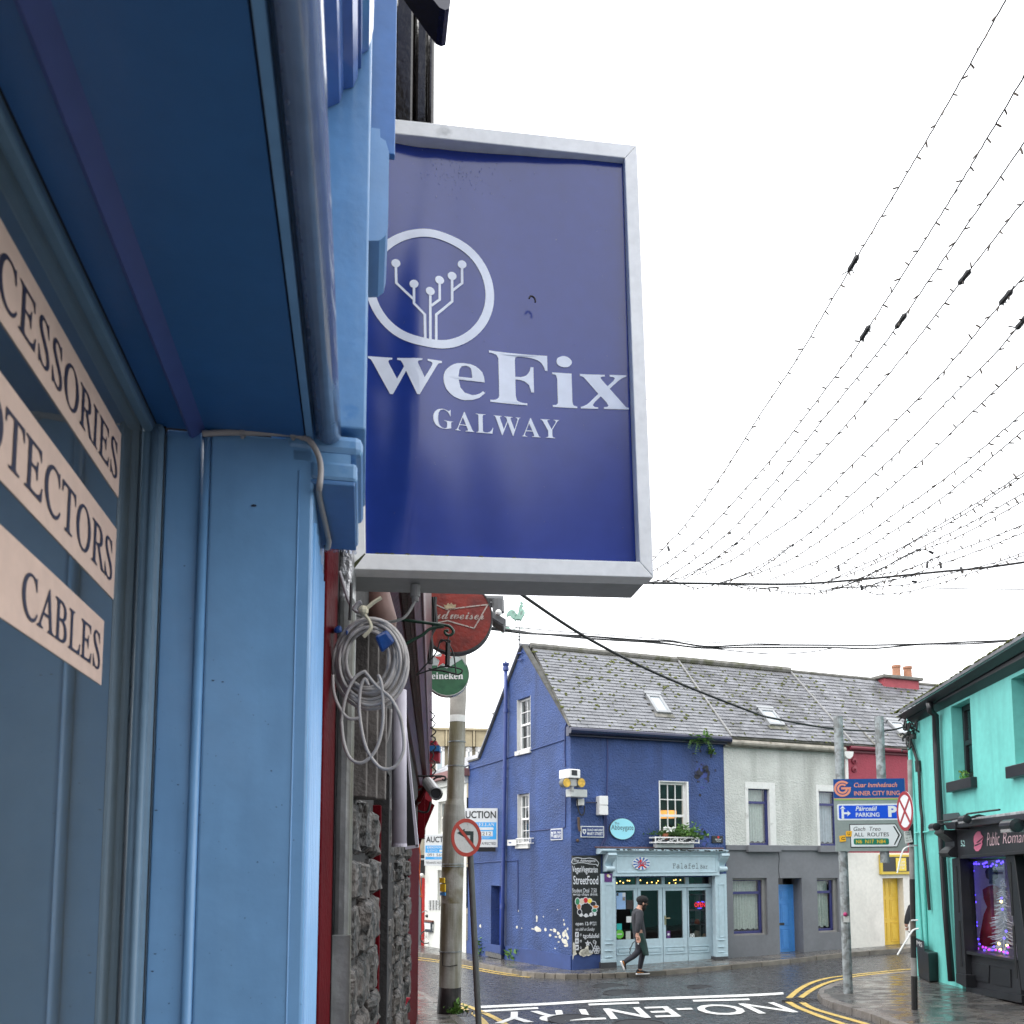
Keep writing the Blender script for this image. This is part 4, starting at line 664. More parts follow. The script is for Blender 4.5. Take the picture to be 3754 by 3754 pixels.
# roof
ridge_z = apex[1]; E_ = PF.U
O_ = PF.pt(-.06, ze+.02, .16)                              # eave line stands proud of the wall
def on_ridge(u): return PG.pt(apex[0], ridge_z+.02) + E_*u
Sl_ = on_ridge(0) - PF.pt(0, ze+.02, .16); Sl_ = Sl_ - E_*Sl_.dot(E_); RH = Sl_.length
PR = Pl(PF.pt(0, ze+.02, .16), U=E_, Z=Sl_.normalized())
def ruv(c, x, y): return PR.uv(c, x, y, .03)
def rl(c, x0, y0, x1, y1): a = ruv(c, x0, y0); b = ruv(c, x1, y1); return a, b
u_b1 = ruv('B', 1745, 975)[0]
s1a = ruv('B', 975, 735); s1b = ruv('B', 840, 560)
sk1 = (ruv('B', 960, 700)[0], ruv('B', 975, 735)[1], ruv('B', 1125, 735)[0], ruv('B', 830, 548)[1])
rf = MB().pbox(PR, -.06, 0, u_b1, RH, -.05, -.02).build('roof', STONECAP, blue)
slate_roof(rf, PR.pt(-.05, 0), E_, PR.Z, u_b1+.05, RH-.08, .29, RH/26.3, SLATE, keep=300, seed=2, moss=420, skip=[sk1])
rooflight(rf, PR.pt(0, 0), E_, PR.Z, *[sk1[0], sk1[2], sk1[1], sk1[3]])
MB().tube([PR.pt(-.1, RH, .02), PR.pt(u_b1, RH, .02)], .085, 8).build('ridge_tile', STONECAP, rf)
# back slope, verge stones, low back roof
back = PG.pt(b1[0], b1[1]+.02) - PG.pt(apex[0], ridge_z+.02)
MB().hexa([on_ridge(-.08), on_ridge(ub), on_ridge(ub)+back, on_ridge(-.08)+back], [v+Vector((0, 0, .06)) for v in (on_ridge(-.08), on_ridge(ub), on_ridge(ub)+back, on_ridge(-.08)+back)]).build('back_slope', SLATE, rf)
vg = MB()
for (a0, z0), (a1, z1) in (((0, eaveR[1]+.03), apex), (apex, b1), (b1, b2)):
    d = Vector((a1-a0, z1-z0)).normalized(); n = Vector((-d.y, d.x)); n = n if n.y > 0 else -n
    k = int(Vector((a1-a0, z1-z0)).length/.6)+1
    for i in range(k):
        p0 = (a0+(a1-a0)*i/k, z0+(z1-z0)*i/k); p1 = (a0+(a1-a0)*(i+.985)/k, z0+(z1-z0)*(i+.985)/k)
        vg.pquad(PG, [p0, p1, (p1[0]+n.x*.05, p1[1]+n.y*.05), (p0[0]+n.x*.05, p0[1]+n.y*.05)], -.12, .03)
vg.build('verge_stones', mat('verge_dark', (.07, .07, .065), .8, .3, 6), rf, kind='stuff')
gut = MB().tube([PF.pt(-.1, ze-.05, .2), PF.pt(ub+.08, ze-.05, .2)], .075, 10).pbox(PF, -.1, ze-.16, ub+.02, ze+.06, -.02, .13)
gut.build('gutter', GUTTER_NAVY, blue)
# slate-hung dormer on the back slope
da = PG.uv('H', 345, 1005); db = PG.uv('H', 500, 935)
dm = MB(); q = [PG.uv('H', 300, 1460), PG.uv('H', 345, 1010), PG.uv('H', 505, 940), PG.uv('H', 470, 1060)]
dm.pquad(PG, q, -1.6, -.35)
dm = dm.build('dormer', mat('dormer_slate', (.13, .13, .135), .6, .15, 3), rf)
for j in range(5):
    for i in range(3):
        x = 350+i*48-j*3; y = 1030+j*78-i*18
        P4 = [PG.uv('H', x, y+70), PG.uv('H', x+44, y+54), PG.uv('H', x+46, y-16), PG.uv('H', x+2, y)]
        if x+46 < 505-j*42+10: MB().pquad(PG, P4, -.35, -.335).build('hung_slate', mat('hung_slate', (.15, .15, .155), .55, .2, 4, objvar=.2), dm)
MB().pquad(PG, [PG.uv('H', 335, 1012), PG.uv('H', 505, 942), PG.uv('H', 505, 925), PG.uv('H', 335, 995)], -1.7, -.28).build('coping', STONECAP, dm)
# downpipe on the gable
pp_ = [PG.pt(*PG.uv(c, x, y), .09) for c, x, y in (('H', 594, 540), ('H', 593, 900), ('H', 585, 1500), ('H', 578, 1930), ('G', 985, 200), ('G', 978, 700), ('G', 972, 1330))]
dp = MB().tube(pp_, .052, 10)
dp = dp.build('downpipe', BLUEPIPE, blue, smooth=True)
for c, x, y, hh in (('H', 593, 985, .05), ('H', 580, 1558, .03), ('H', 578, 1670, .03), ('H', 576, 1765, .03), ('G', 982, 375, .03), ('G', 976, 528, .03), ('G', 975, 890, .04), ('G', 974, 910, .03)):
    p = PG.pt(*PG.uv(c, x, y), .09); MB().lathe(p-Vector((0, 0, hh)), (0, 0, 1), [(0, .06), (0, .068), (hh*2, .068), (hh*2, .06)], 12).build('pipe_collar', BLUEPIPE, dp)
p = pp_[0]; MB().lathe(p, (0, 0, 1), [(-.12, .06), (-.1, .085), (-.02, .085), (.0, .07), (.06, .095), (.1, .095), (.1, .02), (.25, .008)], 12).build('pipe_cowl', BLUEPIPE, dp)
MB().tube([PG.pt(*PG.uv('H', 700, 405), .05), PG.pt(*PG.uv('H', 745, 395), .05)], .02, 6).tube([PG.pt(*PG.uv('H', 705, 470), .05), PG.pt(*PG.uv('H', 745, 465), .05)], .02, 6).build('vane_bracket', BLUEPIPE, blue)
# ------------------------------------------------------------------ pale blue shopfront of the corner house (a part of it)
SF = thing('shopfront', 'pale blue timber shopfront with a lettered fascia on the blue house', 'shopfront', PF.pt(2, -2.5))
def pu(c, x, y, d=0): return PF.uv(c, x, y, d)
def box_px(c, x0, y0, x1, y1, d0, d1, mb=None, y1b=None):
    """Box on the street front filling a box of the photograph."""
    h = hole_px(PF.off(d1), c, x0, y0, x1, y1); return (mb or MB()).pbox(PF, h[0], h[1], h[2], h[3], d0, d1)
PD = .13
gl_ = pu('A', 500, 1620, PD)[1]; gr_ = pu('A', 1640, 1560, PD)[1]
pil = MB(); 
for x0, x1, yb in ((432, 574, 1598), (1586, 1702, 1540)):
    p_ = box_px('A', x0, 700, x1, yb, -.02, PD).build('pilaster', SHOPBLUE, SF, bevel=.008)
    xm0, xm1 = x0+(x1-x0)*.25, x0+(x1-x0)*.78
    q = hole_px(PF.off(PD), 'A', xm0, 803, xm1, 1375 if x0 < 900 else 1340)
    bars(PF, [(q[0], q[1], q[0]+.014, q[3]), (q[2]-.014, q[1], q[2], q[3]), (q[0], q[3]-.02, q[2], q[3]), (q[0], q[1], q[2], q[1]+.02)], PD, PD+.014).build('panel_bead', SHOPBLUE, p_, bevel=.004)
    for y0, y1 in (((1405, 1412), (1476, 1482), (1538, 1548)) if x0 < 900 else ((1365, 1372), (1434, 1440), (1488, 1496))):
        box_px('A', xm0, y0, xm1, y1, PD, PD+.025).build('panel_bead', SHOPBLUE, p_, bevel=.004)
    box_px('A', x0+(-8 if x0 < 900 else 0), yb-35, x1+6, yb, PD, PD+.02).build('base_block', SHOPBLUE, p_, bevel=.006)
    box_px('A', x0-4, yb-2, x1+8, yb+75, -.02, PD+.03).build('plinth_block', mat('dark_step', (.05, .05, .055), .5, .2, 3), p_)
fa = box_px('A', 545, 497, 1622, 722, .0, .17).build('fascia', SHOPBLUE, SF, bevel=.006)
q = hole_px(PF.off(.17), 'A', 578, 512, 1590, 690)
bars(PF, [(q[0], q[1], q[2], q[1]+.03), (q[0], q[3]-.03, q[2], q[3]), (q[0], q[1]+.03, q[0]+.03, q[3]-.03), (q[2]-.03, q[1]+.03, q[2], q[3]-.03)], .17, .185).build('fascia_bead', SHOPBLUE, fa, bevel=.005)
co = MB(); z0 = pu('A', 1000, 500, .17)[1]; z1 = pu('A', 1000, 458, .3)[1]; ua, uc = pu('A', 432, 480, .3)[0], pu('A', 1716, 480, .3)[0]
co.prism([PF.pt(ua, z0, 0), PF.pt(ua, z0, .19), PF.pt(ua, z0+(z1-z0)*.3, .2), PF.pt(ua, z0+(z1-z0)*.55, .27), PF.pt(ua, z1-.02, .30), PF.pt(ua, z1, .30), PF.pt(ua, z1+.03, 0)], PF.U*(uc-ua))
co.build('cornice', SHOPBLUE, SF)
MOULD = mat('black_mould', (.02, .022, .018), .9, .4, 12, .4, 60)
mm = MB(); rnd = random.Random(5)
for i in range(120):
    u = rnd.uniform(ua+.4, uc-.1); k = rnd.random(); dens = (u-ua)/(uc-ua)
    if rnd.random() > .25+.75*dens: continue
    mm.ball(PF.pt(u, z1+.005-rnd.random()*.03*dens, .3), rnd.uniform(.01, .03), 6, 4, (1.4, .4, .6))
mm.build('mould', MOULD, SF, kind='stuff')
MB().tube([PF.pt(ua-.05, z1+.06, .05), PF.pt(uc+.02, z1+.05, .05)], .02, 6).build('lead_flashing', mat('rusty_lead', (.10, .05, .055), .6, .3, 6), SF)
def console(x0, x1, yt, yb, name='console'):
    us = [pu('A', x, 560, .2)[0] for x in (x0, x1)]; zt = pu('A', x0, yt, .2)[1]; zb = pu('A', x0, yb, .2)[1]; H_ = zt-zb
    prof = [(0, .0), (.30, 0), (.31, .12), (.26, .16)]
    k = 14
    for i in range(k+1):
        t = i/k; prof.append((.20+.075*math.cos(math.pi*(t*1.0))*(1 if t < 1 else 1) - .03*t, .16+.5*t))
    for i in range(9):
        th = math.pi*.6 - math.pi*1.35*i/8; prof.append((.155+.055*math.cos(th)+.005, .80-.13*math.sin(th)))
    prof.append((.0, .98))
    pts = [PF.pt(us[0], zt-t*H_, d) for d, t in prof]
    MB().prism(pts, PF.U*(us[1]-us[0])).build(name, SHOPBLUE, SF, smooth=False)
console(478, 562, 486, 690); console(1622, 1700, 492, 690)
# recessed shop window: transom lights and four glazed leaves
RD = -.13
tz0, tz1 = pu('A', 1000, 806, RD)[1], pu('A', 1000, 733, RD)[1]
def U(x, y=1100, d=RD): return pu('A', x, y, d)[0]
frm = MB()
for x0, x1 in ((565, 578), (782, 812), (1035, 1068), (1276, 1312), (1522, 1580)): frm.pbox(PF, U(x0, 770), tz0, U(x1, 770), tz1+.03, RD-.06, RD)
frm.pbox(PF, U(560, 770), pu('A', 1000, 840, RD)[1], U(1590, 770), tz0, RD-.06, RD+.03)
tr = frm.build('transom_frame', SHOPBLUE, SF, bevel=.004)
for x0, x1 in ((578, 782), (812, 1035), (1068, 1276), (1312, 1522)):
    MB().poly([PF.pt(U(x0, 770), tz0, RD-.03), PF.pt(U(x1, 770), tz0, RD-.03), PF.pt(U(x1, 770), tz1+.03, RD-.03), PF.pt(U(x0, 770), tz1+.03, RD-.03)]).build('pane', GLASSD, tr)
MB().pbox(PF, U(1548), -2.9, U(1588), tz1+.05, RD-.04, .0).build('jamb', SHOPBLUE, SF)
def leaf(xa, xb, ga, gb, gt, gbt, pt, pb, bot, handle=None):
    ua_, ub_ = U(xa), U(xb); zt = pu('A', xa, 838, RD)[1]; zb = pu('A', (xa+xb)/2, bot, RD)[1]
    g0, g1 = U(ga), U(gb); zg1 = pu('A', (ga+gb)/2, gt, RD)[1]; zg0 = pu('A', (ga+gb)/2, gbt, RD)[1]
    m = MB().pbox(PF, ua_+.004, zb, g0, zt, RD-.06, RD).pbox(PF, g1, zb, ub_-.004, zt, RD-.06, RD).pbox(PF, g0, zg1, g1, zt, RD-.06, RD).pbox(PF, g0, zb, g1, zg0, RD-.06, RD-.001)
    L = m.build('door', SHOPBLUE, SF, bevel=.004)
    MB().poly([PF.pt(g0, zg0, RD-.03), PF.pt(g1, zg0, RD-.03), PF.pt(g1, zg1, RD-.03), PF.pt(g0, zg1, RD-.03)]).build('pane', GLASSD, L)
    p0, p1 = pu('A', ga+8, pt, RD)[1], pu('A', ga+8, pb, RD)[1]; pa, pb_ = U(max(ga-10, xa+10)), U(gb+18)
    bars(PF, [(pa, p1, pb_, p1+.02), (pa, p0-.02, pb_, p0), (pa, p1+.02, pa+.018, p0-.02), (pb_-.018, p1+.02, pb_, p0-.02), (pa+.06, p1+.06, pb_-.06, p0-.05)], RD, RD+.014).build('panel', SHOPBLUE, L, bevel=.004)
    if handle:
        u, z = pu('A', *handle, RD); MB().pbox(PF, u-.022, z-.12, u+.022, z+.1, RD, RD+.012).tube([PF.pt(u, z+.04, RD), PF.pt(u, z+.04, RD+.05), PF.pt(u+.1, z+.04, RD+.055)], .009, 6).build('handle', mat('brass_handle', (.45, .38, .25), .3, metal=.9), L)
    return L
leaf(562, 795, 578, 757, 868, 1366, 1450, 1525, 1626)
leaf(795, 1046, 828, 1008, 868, 1358, 1445, 1522, 1608)
leaf(1050, 1296, 1078, 1252, 870, 1352, 1436, 1512, 1594, (1072, 1165))
leaf(1300, 1552, 1314, 1490, 866, 1342, 1428, 1502, 1582)
back_room(PF, h_shop, .18, 1.9, DARK, SF)
INT = mat('shelf_wood', (.32, .36, .36), .6)
sh = MB()
for x0, y0, x1, y1 in ((1420, 905, 1432, 1345), (1320, 908, 1490, 916), (1325, 1062, 1495, 1072), (1325, 1210, 1500, 1218)): box_px('A', x0, y0, x1, y1, -.75, -.55, sh)
sh.build('display_shelf', INT, SF)
for x, y, r, c_ in ((1395, 1320, .11, (.5, .48, .38)), (1470, 1330, .06, (.8, .5, .15)), (1395, 1185, .07, (.6, .13, .05)), (1345, 1178, .06, (.12, .05, .12))):
    p = PF.hit('A', x, y, -.6); MB().lathe(p-Vector((0, 0, r)), (0, 0, 1), [(0, r*.7), (r*.6, r), (r*1.4, r*.9), (r*2, r*.5)], 12).build('jar', mat('jar_%d%d' % (x, y), c_, .4), SF)
fl = mat('fairy_light', (1, .7, .2), .5, emit=(1, .62, .15), estr=6); fb = MB()
for x, y in ((582, 792), (617, 775), (648, 790), (692, 768), (711, 769), (740, 785), (822, 765), (890, 790), (937, 785), (985, 792), (1115, 793), (1160, 765), (1177, 793), (1226, 763), (1357, 766), (1180, 760), (1000, 770)):
    fb.ball(PF.hit('A', x, y, -.4), .016, 6, 4)
fb.build('fairy_lights', fl, SF, kind='stuff')
gd = mat('green_disc', (.02, .16, .05), .5)
for x in (757, 1330): u, z = pu('A', x, 770, -.35); disc(PF, u, z, .09, -.35, -.33, 20).build('menu_disc', gd, SF)
# neon OPEN
NEON = mat('neon_red', (.9, .02, .05), .5, emit=(1, .02, .06), estr=2.2); NEONB = mat('neon_blue', (.1, .1, .9), .5, emit=(.10, .08, 1), estr=2.5)
ns = thing('neon_sign', 'small red and blue neon OPEN sign behind the shopfront glass', 'neon sign', PF.hit('A', 1425, 1015, -.35))
text_px('OPEN', PF, 'A', 1370, 990, 1476, 1035, -.35, NEON, ns)
for x0, y0, x1, y1 in ((1395, 985, 1415, 985), (1440, 980, 1468, 986), (1400, 1048, 1440, 1046)):
    MB().tube([PF.hit('A', x0, y0, -.35), PF.hit('A', x1, y1, -.35)], .012, 6).build('tube', NEONB, ns)
MB().tube([PF.hit('A', 1380, 915, -.37), PF.hit('A', 1380, 1040, -.37), PF.hit('A', 1470, 1040, -.37), PF.hit('A', 1470, 915, -.37)], .006, 5).build('frame', BLACKM, ns)
# stickers and notices on the glass
def notice(name, label, cat, c, x0, y0, x1, y1, d, m, P=PF, parent=None):
    h = hole_px(P.off(d), c, x0, y0, x1, y1)
    o = MB().pbox(P, h[0], h[1], h[2], h[3], d-.004, d).build(name, m, parent)
    if label: prop(o, label, cat)
    return o
SD = RD-.022
POST = mat('blue_poster', (.30, .46, .72), .4, .12, 6); PW = mat('paper_white', (.66, .68, .68), .6, .05, 10); DKP = mat('dark_print', (.05, .05, .055), .6)
o = notice('poster', 'pale blue menu poster in the top of the left shop window', 'poster', 'A', 578, 890, 672, 1058, SD, POST)
notice('print', '', '', 'A', 580, 893, 600, 922, SD+.002, DKP, parent=o); notice('print', '', '', 'A', 640, 892, 670, 930, SD+.002, PW, parent=o); notice('print', '', '', 'A', 642, 935, 668, 970, SD+.002, mat('photo_print', (.25, .2, .16), .6, .5, 40), parent=o)
o = notice('notice', 'dark notice with white lettering beside the blue poster', 'notice', 'A', 682, 965, 752, 1056, SD, mat('notice_dark', (.035, .022, .022), .5, .4, 30))
notice('notice', 'small pale notice hanging halfway up the left shop window', 'notice', 'A', 680, 1130, 730, 1192, SD, PW)
o = notice('sticker', 'teal sticker at the left edge of the shop window', 'sticker', 'A', 582, 1203, 634, 1266, SD, mat('sticker_teal', (.03, .42, .40), .4))
u, z = pu('A', 612, 1310, SD); o = disc(PF, u, z, .105, SD-.004, SD, 28).build('sticker', mat('sticker_green', (.14, .50, .06), .4)); prop(o, 'round bright green sticker low in the shop window', 'sticker')
MB().pbox(PF, u-.06, z-.012, u+.06, z+.012, SD, SD+.003).build('print', PW, o)
o = notice('sticker', 'pale sticker stack beside the walking man in the shop window', 'sticker', 'A', 674, 1280, 722, 1362, SD, mat('sticker_grey', (.42, .46, .42), .5, .1, 20))
o = notice('sticker', 'purple sticker low on the third shop door', 'sticker', 'A', 1088, 1278, 1124, 1352, SD, mat('purple', (.10, .03, .16), .4)); u, z = pu('A', 1106, 1312, SD); disc(PF, u, z, .03, SD, SD+.003, 12).build('print', PW, o)
o = notice('sticker', 'white square sticker with a ring low on the fourth shop door', 'sticker', 'A', 1326, 1306, 1368, 1346, SD, PW); u, z = pu('A', 1347, 1326, SD); ring(PF, u, z, .03, .042, SD, SD+.003, 20).build('print', DKP, o)
o = notice('plaque', 'purple plaque on the left pilaster of the shopfront', 'plaque', 'A', 458, 697, 535, 782, PD+.012, mat('purple', (.10, .03, .16), .4))
u, z = pu('A', 496, 718, PD+.012); disc(PF, u, z, .035, PD+.012, PD+.016, 14).build('print', mat('yellow_print', (.7, .6, .25), .5), o); u, z = pu('A', 508, 726, PD+.012); disc(PF, u, z, .03, PD+.012, PD+.017, 14).build('print', PW, o)
# fascia lettering and round emblem
FD = .172
text_px('Falafel', PF, 'A', 1148, 590, 1410, 645, FD, DKP, fa, font='MO', offset=-.004, tilt=3)
text_px('Bar', PF, 'A', 1428, 608, 1502, 646, FD, DKP, fa, font='MO', tilt=1)
em = thing('shop_emblem', 'oval blue and white sunburst emblem with red letters on the shop fascia', 'sign', PF.hit('A', 832, 595, FD))
u, z = pu('A', 832, 595, FD+.03); ru = abs(pu('A', 920, 595, FD)[0]-pu('A', 745, 595, FD)[0])/2; rz_ = abs(pu('A', 832, 530, FD)[1]-pu('A', 832, 662, FD)[1])/2
disc(PF, u, z, ru, FD, FD+.03, 40, rz_).build('disc', PW, em); EB = mat('emblem_blue', (.02, .10, .38), .4); ER = mat('emblem_red', (.55, .02, .02), .4)
b_ = MB()
for i in range(12):
    a0 = 6.2832*(i+.1)/12; a1 = 6.2832*(i+.55)/12
    b_.pquad(PF, [(u+ru*.05*math.cos(a0), z+rz_*.05*math.sin(a0)), (u+ru*.96*math.cos(a0), z+rz_*.96*math.sin(a0)), (u+ru*.96*math.cos(a1), z+rz_*.96*math.sin(a1)), (u+ru*.05*math.cos(a1), z+rz_*.05*math.sin(a1))], FD+.03, FD+.033)
b_.build('ray_pattern', EB, em, kind='stuff')
text_on('TGO', PF, u-ru*.45, z-rz_*.22, u+ru*.5, z+rz_*.28, FD+.036, ER, em, font=None, offset=.02)
stroke(PF, [(u-ru*.35, z-rz_*.6), (u-ru*.1, z-rz_*.3), (u+ru*.2, z-rz_*.3), (u+ru*.45, z-rz_*.62)], .03, FD+.033, FD+.037).build('print', ER, em)
disc(PF, u-ru*.1, z+rz_*.42, ru*.13, FD+.033, FD+.037, 14).build('print', ER, em)
# blackboard painted panel on the wall
bb = thing('blackboard', 'tall black menu board with white hand lettering on the blue house', 'menu board', PF.hit('X', 400, 1700, .05))
BB = mat('blackboard', (.010, .011, .012), .5, .25, 4, .15, 40); CH = mat('chalk_white', (.66, .68, .72), .7)
q = [pu('X', 150, 1705, .06), pu('X', 668, 1712, .06), pu('X', 655, 152, .06), pu('X', 122, 156, .06)]
q[0] = (max(q[0][0], .005), q[0][1]); q[3] = (max(q[3][0], .005), q[3][1])
MB().pquad(PF, q, .0, .06).build('board', BB, bb)
def ch(t, x0, y0, x1, y1, font=None, tilt=0, m=CH, **k): text_px(t, PF, 'X', 668-(668-x0)*.885, y0, 668-(668-x1)*.885, y1, .063, m, bb, font=font, tilt=tilt, **k)
ch('VeganVegetarian', 145, 318, 600, 450, tilt=8, offset=.008); ch('StreetFood', 165, 475, 608, 610, tilt=2, offset=.008)
ch('Student Deal  7.50', 145, 672, 578, 738); ch('wrap chips drink', 160, 744, 596, 802); ch('open 12-9', 205, 1200, 488, 1272, offset=.01); ch('MON', 492, 1196, 572, 1222); ch('SAT', 510, 1230, 578, 1260)
ch('we chill on Sunday', 208, 1290, 545, 1356, shear=.4); ch('tgofalafel', 335, 1385, 622, 1475, offset=.01); ch('The Abbeygate', 165, 215, 560, 270, shear=.2)
def cp(x, y): return pu('X', 668-(668-x)*.885, y, .062)
def cst(pts, w=.012, m=CH, d=.0): stroke(PF, [cp(*p) for p in pts], w, .0615+d, .0655+d).build('chalk_drawing', m, bb)
cst([(130, 265), (160, 200), (240, 190), (350, 205), (460, 195), (560, 215), (615, 270), (598, 325), (570, 295), (460, 290), (350, 270), (240, 270), (175, 290), (130, 265)])
ring(PF, *cp(400, 1000), .15, .165, .0615, .065, 40, .16, .175).build('chalk_drawing', CH, bb)
for x, y, rx, ry, c_ in ((238, 880, .05, .075, (.03, .22, .10)), (318, 880, .06, .06, (.6, .5, .4)), (382, 862, .055, .06, (.5, .01, .02)), (455, 872, .055, .055, (.75, .6, .08)), (515, 915, .07, .05, (.02, .02, .03)), (560, 962, .07, .03, (.6, .2, .05)), (540, 1020, .06, .04, (.02, .22, .12)), (265, 962, .045, .06, (.5, .2, .1)), (275, 1045, .05, .055, (.02, .02, .03)), (300, 1090, .03, .03, (.6, .6, .6)), (390, 1100, .03, .03, (.6, .6, .6)), (480, 1085, .03, .03, (.6, .6, .6)), (550, 1075, .025, .03, (.6, .6, .6))):
    u, z = cp(x, y); disc(PF, u, z, rx+.014, .0635, .0665, 18, ry+.014).build('chalk_drawing', CH, bb); disc(PF, u, z, rx, .0655, .0685, 18, ry).build('chalk_drawing', mat('chalk_%d' % x, c_, .6), bb)
for y, g in ((1400, 'f'), (1500, 'o'), (1602, 't')):
    h = hole_px(PF.off(.063), 'X', 252, y-40, 307, y+44); MB().pbox(PF, *h, .0615, .0645).build('chalk_icon', CH, bb)
    u, z = (h[0]+h[2])/2, (h[1]+h[3])/2; hw = (h[2]-h[0])/2
    if g == 'f': text_on('f', PF, u-hw*.5, z-hw*.9, u+hw*.5, z+hw*.9, .0665, BB, bb, offset=.03)
    elif g == 'o': ring(PF, u, z, hw*.28, hw*.45, .0645, .0665, 20).build('chalk_icon', BB, bb); ring(PF, u, z, hw*.62, hw*.74, .0645, .0665, 4).build('chalk_icon', BB, bb)
    else: stroke(PF, [(u-hw*.5, z+hw*.4), (u-hw*.1, z-hw*.1), (u+hw*.4, z+hw*.45), (u+hw*.2, z-hw*.4), (u-hw*.5, z-hw*.5)], hw*.35, .0645, .0665).build('chalk_icon', BB, bb)
    text_px('@' if g == 'f' else '"' if g == 'o' else '@', PF, 'X', 326, y-15, 353, y+25, .063, CH, bb)
sp_ = [cp(440+60*math.cos(t)*(1-t/9), 1660-10+55*math.sin(t)*(1-t/9)) for t in [i*.45 for i in range(14)]]
for cx, cy, s in ((470, 1665, 28), (540, 1510, 32)):
    stroke(PF, [cp(cx+s*(1-t/12)*math.cos(t), cy+s*(1-t/12)*math.sin(t)) for t in [i*.5 for i in range(15)]], .012, .0615, .065).build('chalk_drawing', CH, bb)
cst([(500, 1680), (520, 1620), (495, 1560), (460, 1520)]); cst([(510, 1660), (545, 1580), (570, 1530)])
for i in range(6):
    a = 6.2832*i/6; u, z = cp(578+34*math.cos(a), 1640+38*math.sin(a)); ring(PF, u, z, .032, .042, .0615, .065, 16).build('chalk_drawing', CH, bb)
u, z = cp(420, 1540); stroke(PF, [(u+.055*math.cos(1.5708+i*2.5133), z+.055*math.sin(1.5708+i*2.5133)) for i in range(6)], .018, .0615, .065).build('chalk_drawing', CH, bb)
pe = MB(); rnd = random.Random(8)
for x, y, rx, ry in ((380, 1680, 36, 26), (350, 1690, 20, 18), (420, 1692, 28, 14), (300, 1702, 18, 10), (405, 1625, 12, 20), (175, 1685, 20, 20), (170, 1610, 14, 30), (450, 1700, 20, 8), (130, 1755, 24, 14)):
    u, z = cp(x, y); k = 9; pe.prism([PF.pt(max(.003, u+rx*.0042*math.cos(6.283*i/k)*rnd.uniform(.6, 1.2)), z+ry*.0042*math.sin(6.283*i/k)*rnd.uniform(.6, 1.2), .0605 if y < 1740 else .041) for i in range(k)], PF.N*.004)
pe.build('bare_patch', PEEL, bb, kind='stuff')
# oval sign, street plates, black plaque
ov = thing('oval_sign', 'pale blue oval sign with dark lettering above the shopfront', 'sign', PF.hit('A', 640, 245, .05))
u, z = pu('A', 640, 245, .05); ru = abs(pu('A', 768, 245, .05)[0]-pu('A', 513, 245, .05)[0])/2; rz_ = abs(pu('A', 640, 137, .05)[1]-pu('A', 640, 355, .05)[1])/2
disc(PF, u, z, ru, 0, .05, 48, rz_).build('rim', DKP, ov); disc(PF, u, z, ru*.965, .05, .054, 48, rz_*.965).build('face', mat('oval_blue', (.30, .66, .76), .35), ov)
text_px('The', PF, 'A', 560, 175, 608, 198, .056, DKP, ov, font=None); text_px('Abbeygate', PF, 'A', 527, 202, 752, 270, .056, DKP, ov, tilt=3)
PLB = mat('plate_blue', (.02, .04, .16), .35)
h = hole_px(PF.off(.03), 'A', 219, 217, 455, 331)
def plate2(P, h, label, l1, l2, mirror=False):
    t = thing('street_sign', label, 'street sign', P.pt(h[0], h[1], .02)); hw, hh = h[2]-h[0], h[3]-h[1]; b = .02
    f = (lambda a: h[2]-hw*a) if mirror else (lambda a: h[0]+hw*a)
    MB().pbox(P, *h, 0, .03).build('plate', PW, t, bevel=.004)
    MB().pbox(P, h[0]+b, h[1]+b, h[2]-b, h[3]-b, .03, .033).build('field', PLB, t)
    Q = lambda a, b0, c, d: [P.pt(f(a), h[1]+hh*b0, .035), P.pt(f(c), h[1]+hh*b0, .035), P.pt(f(c), h[1]+hh*d, .035), P.pt(f(a), h[1]+hh*d, .035)]
    text_quad(l1, Q(.27, .56, .94, .76), PW, t, offset=.02); text_quad(l2, Q(.27, .2, .94, .47), PW, t, offset=.02)
    MB().prism([P.pt(f(a), h[1]+hh*b_, .033) for a, b_ in ((.07, .72), (.22, .72), (.22, .45), (.145, .25), (.07, .45))], P.N*.003).build('crest', PW, t)
    MB().prism([P.pt(f(a), h[1]+hh*b_, .036) for a, b_ in ((.11, .6), (.18, .6), (.18, .48), (.145, .38), (.11, .48))], P.N*.002).build('crest', PLB, t)
plate2(PF, h, 'blue MARY STREET name plate left of the oval sign', 'SRAID MHUIRE', 'MARY STREET')
plate2(PG, hole_px(PG.off(.03), 'G', 1373, 212, 1474, 313), 'small blue street plate on the gable side of the house corner', 'SR. NA', 'ABBEYGATE', True)
bp = thing('wall_plaque', 'small black plaque with white lettering near the pale grey house', 'plaque', PF.hit('A', 1602, 350, .04))
h = hole_px(PF.off(.03), 'A', 1547, 314, 1660, 390); MB().pbox(PF, *h, 0, .03).build('plate', BLACKP, bp, bevel=.01)
text_px('REGENT', PF, 'A', 1580, 345, 1645, 360, .034, PW, bp); text_px('HOUSE', PF, 'A', 1592, 366, 1632, 376, .034, PW, bp); u, z = pu('A', 1610, 330, .03); disc(PF, u, z, .03, .03, .034, 12).build('emblem', ER, bp)
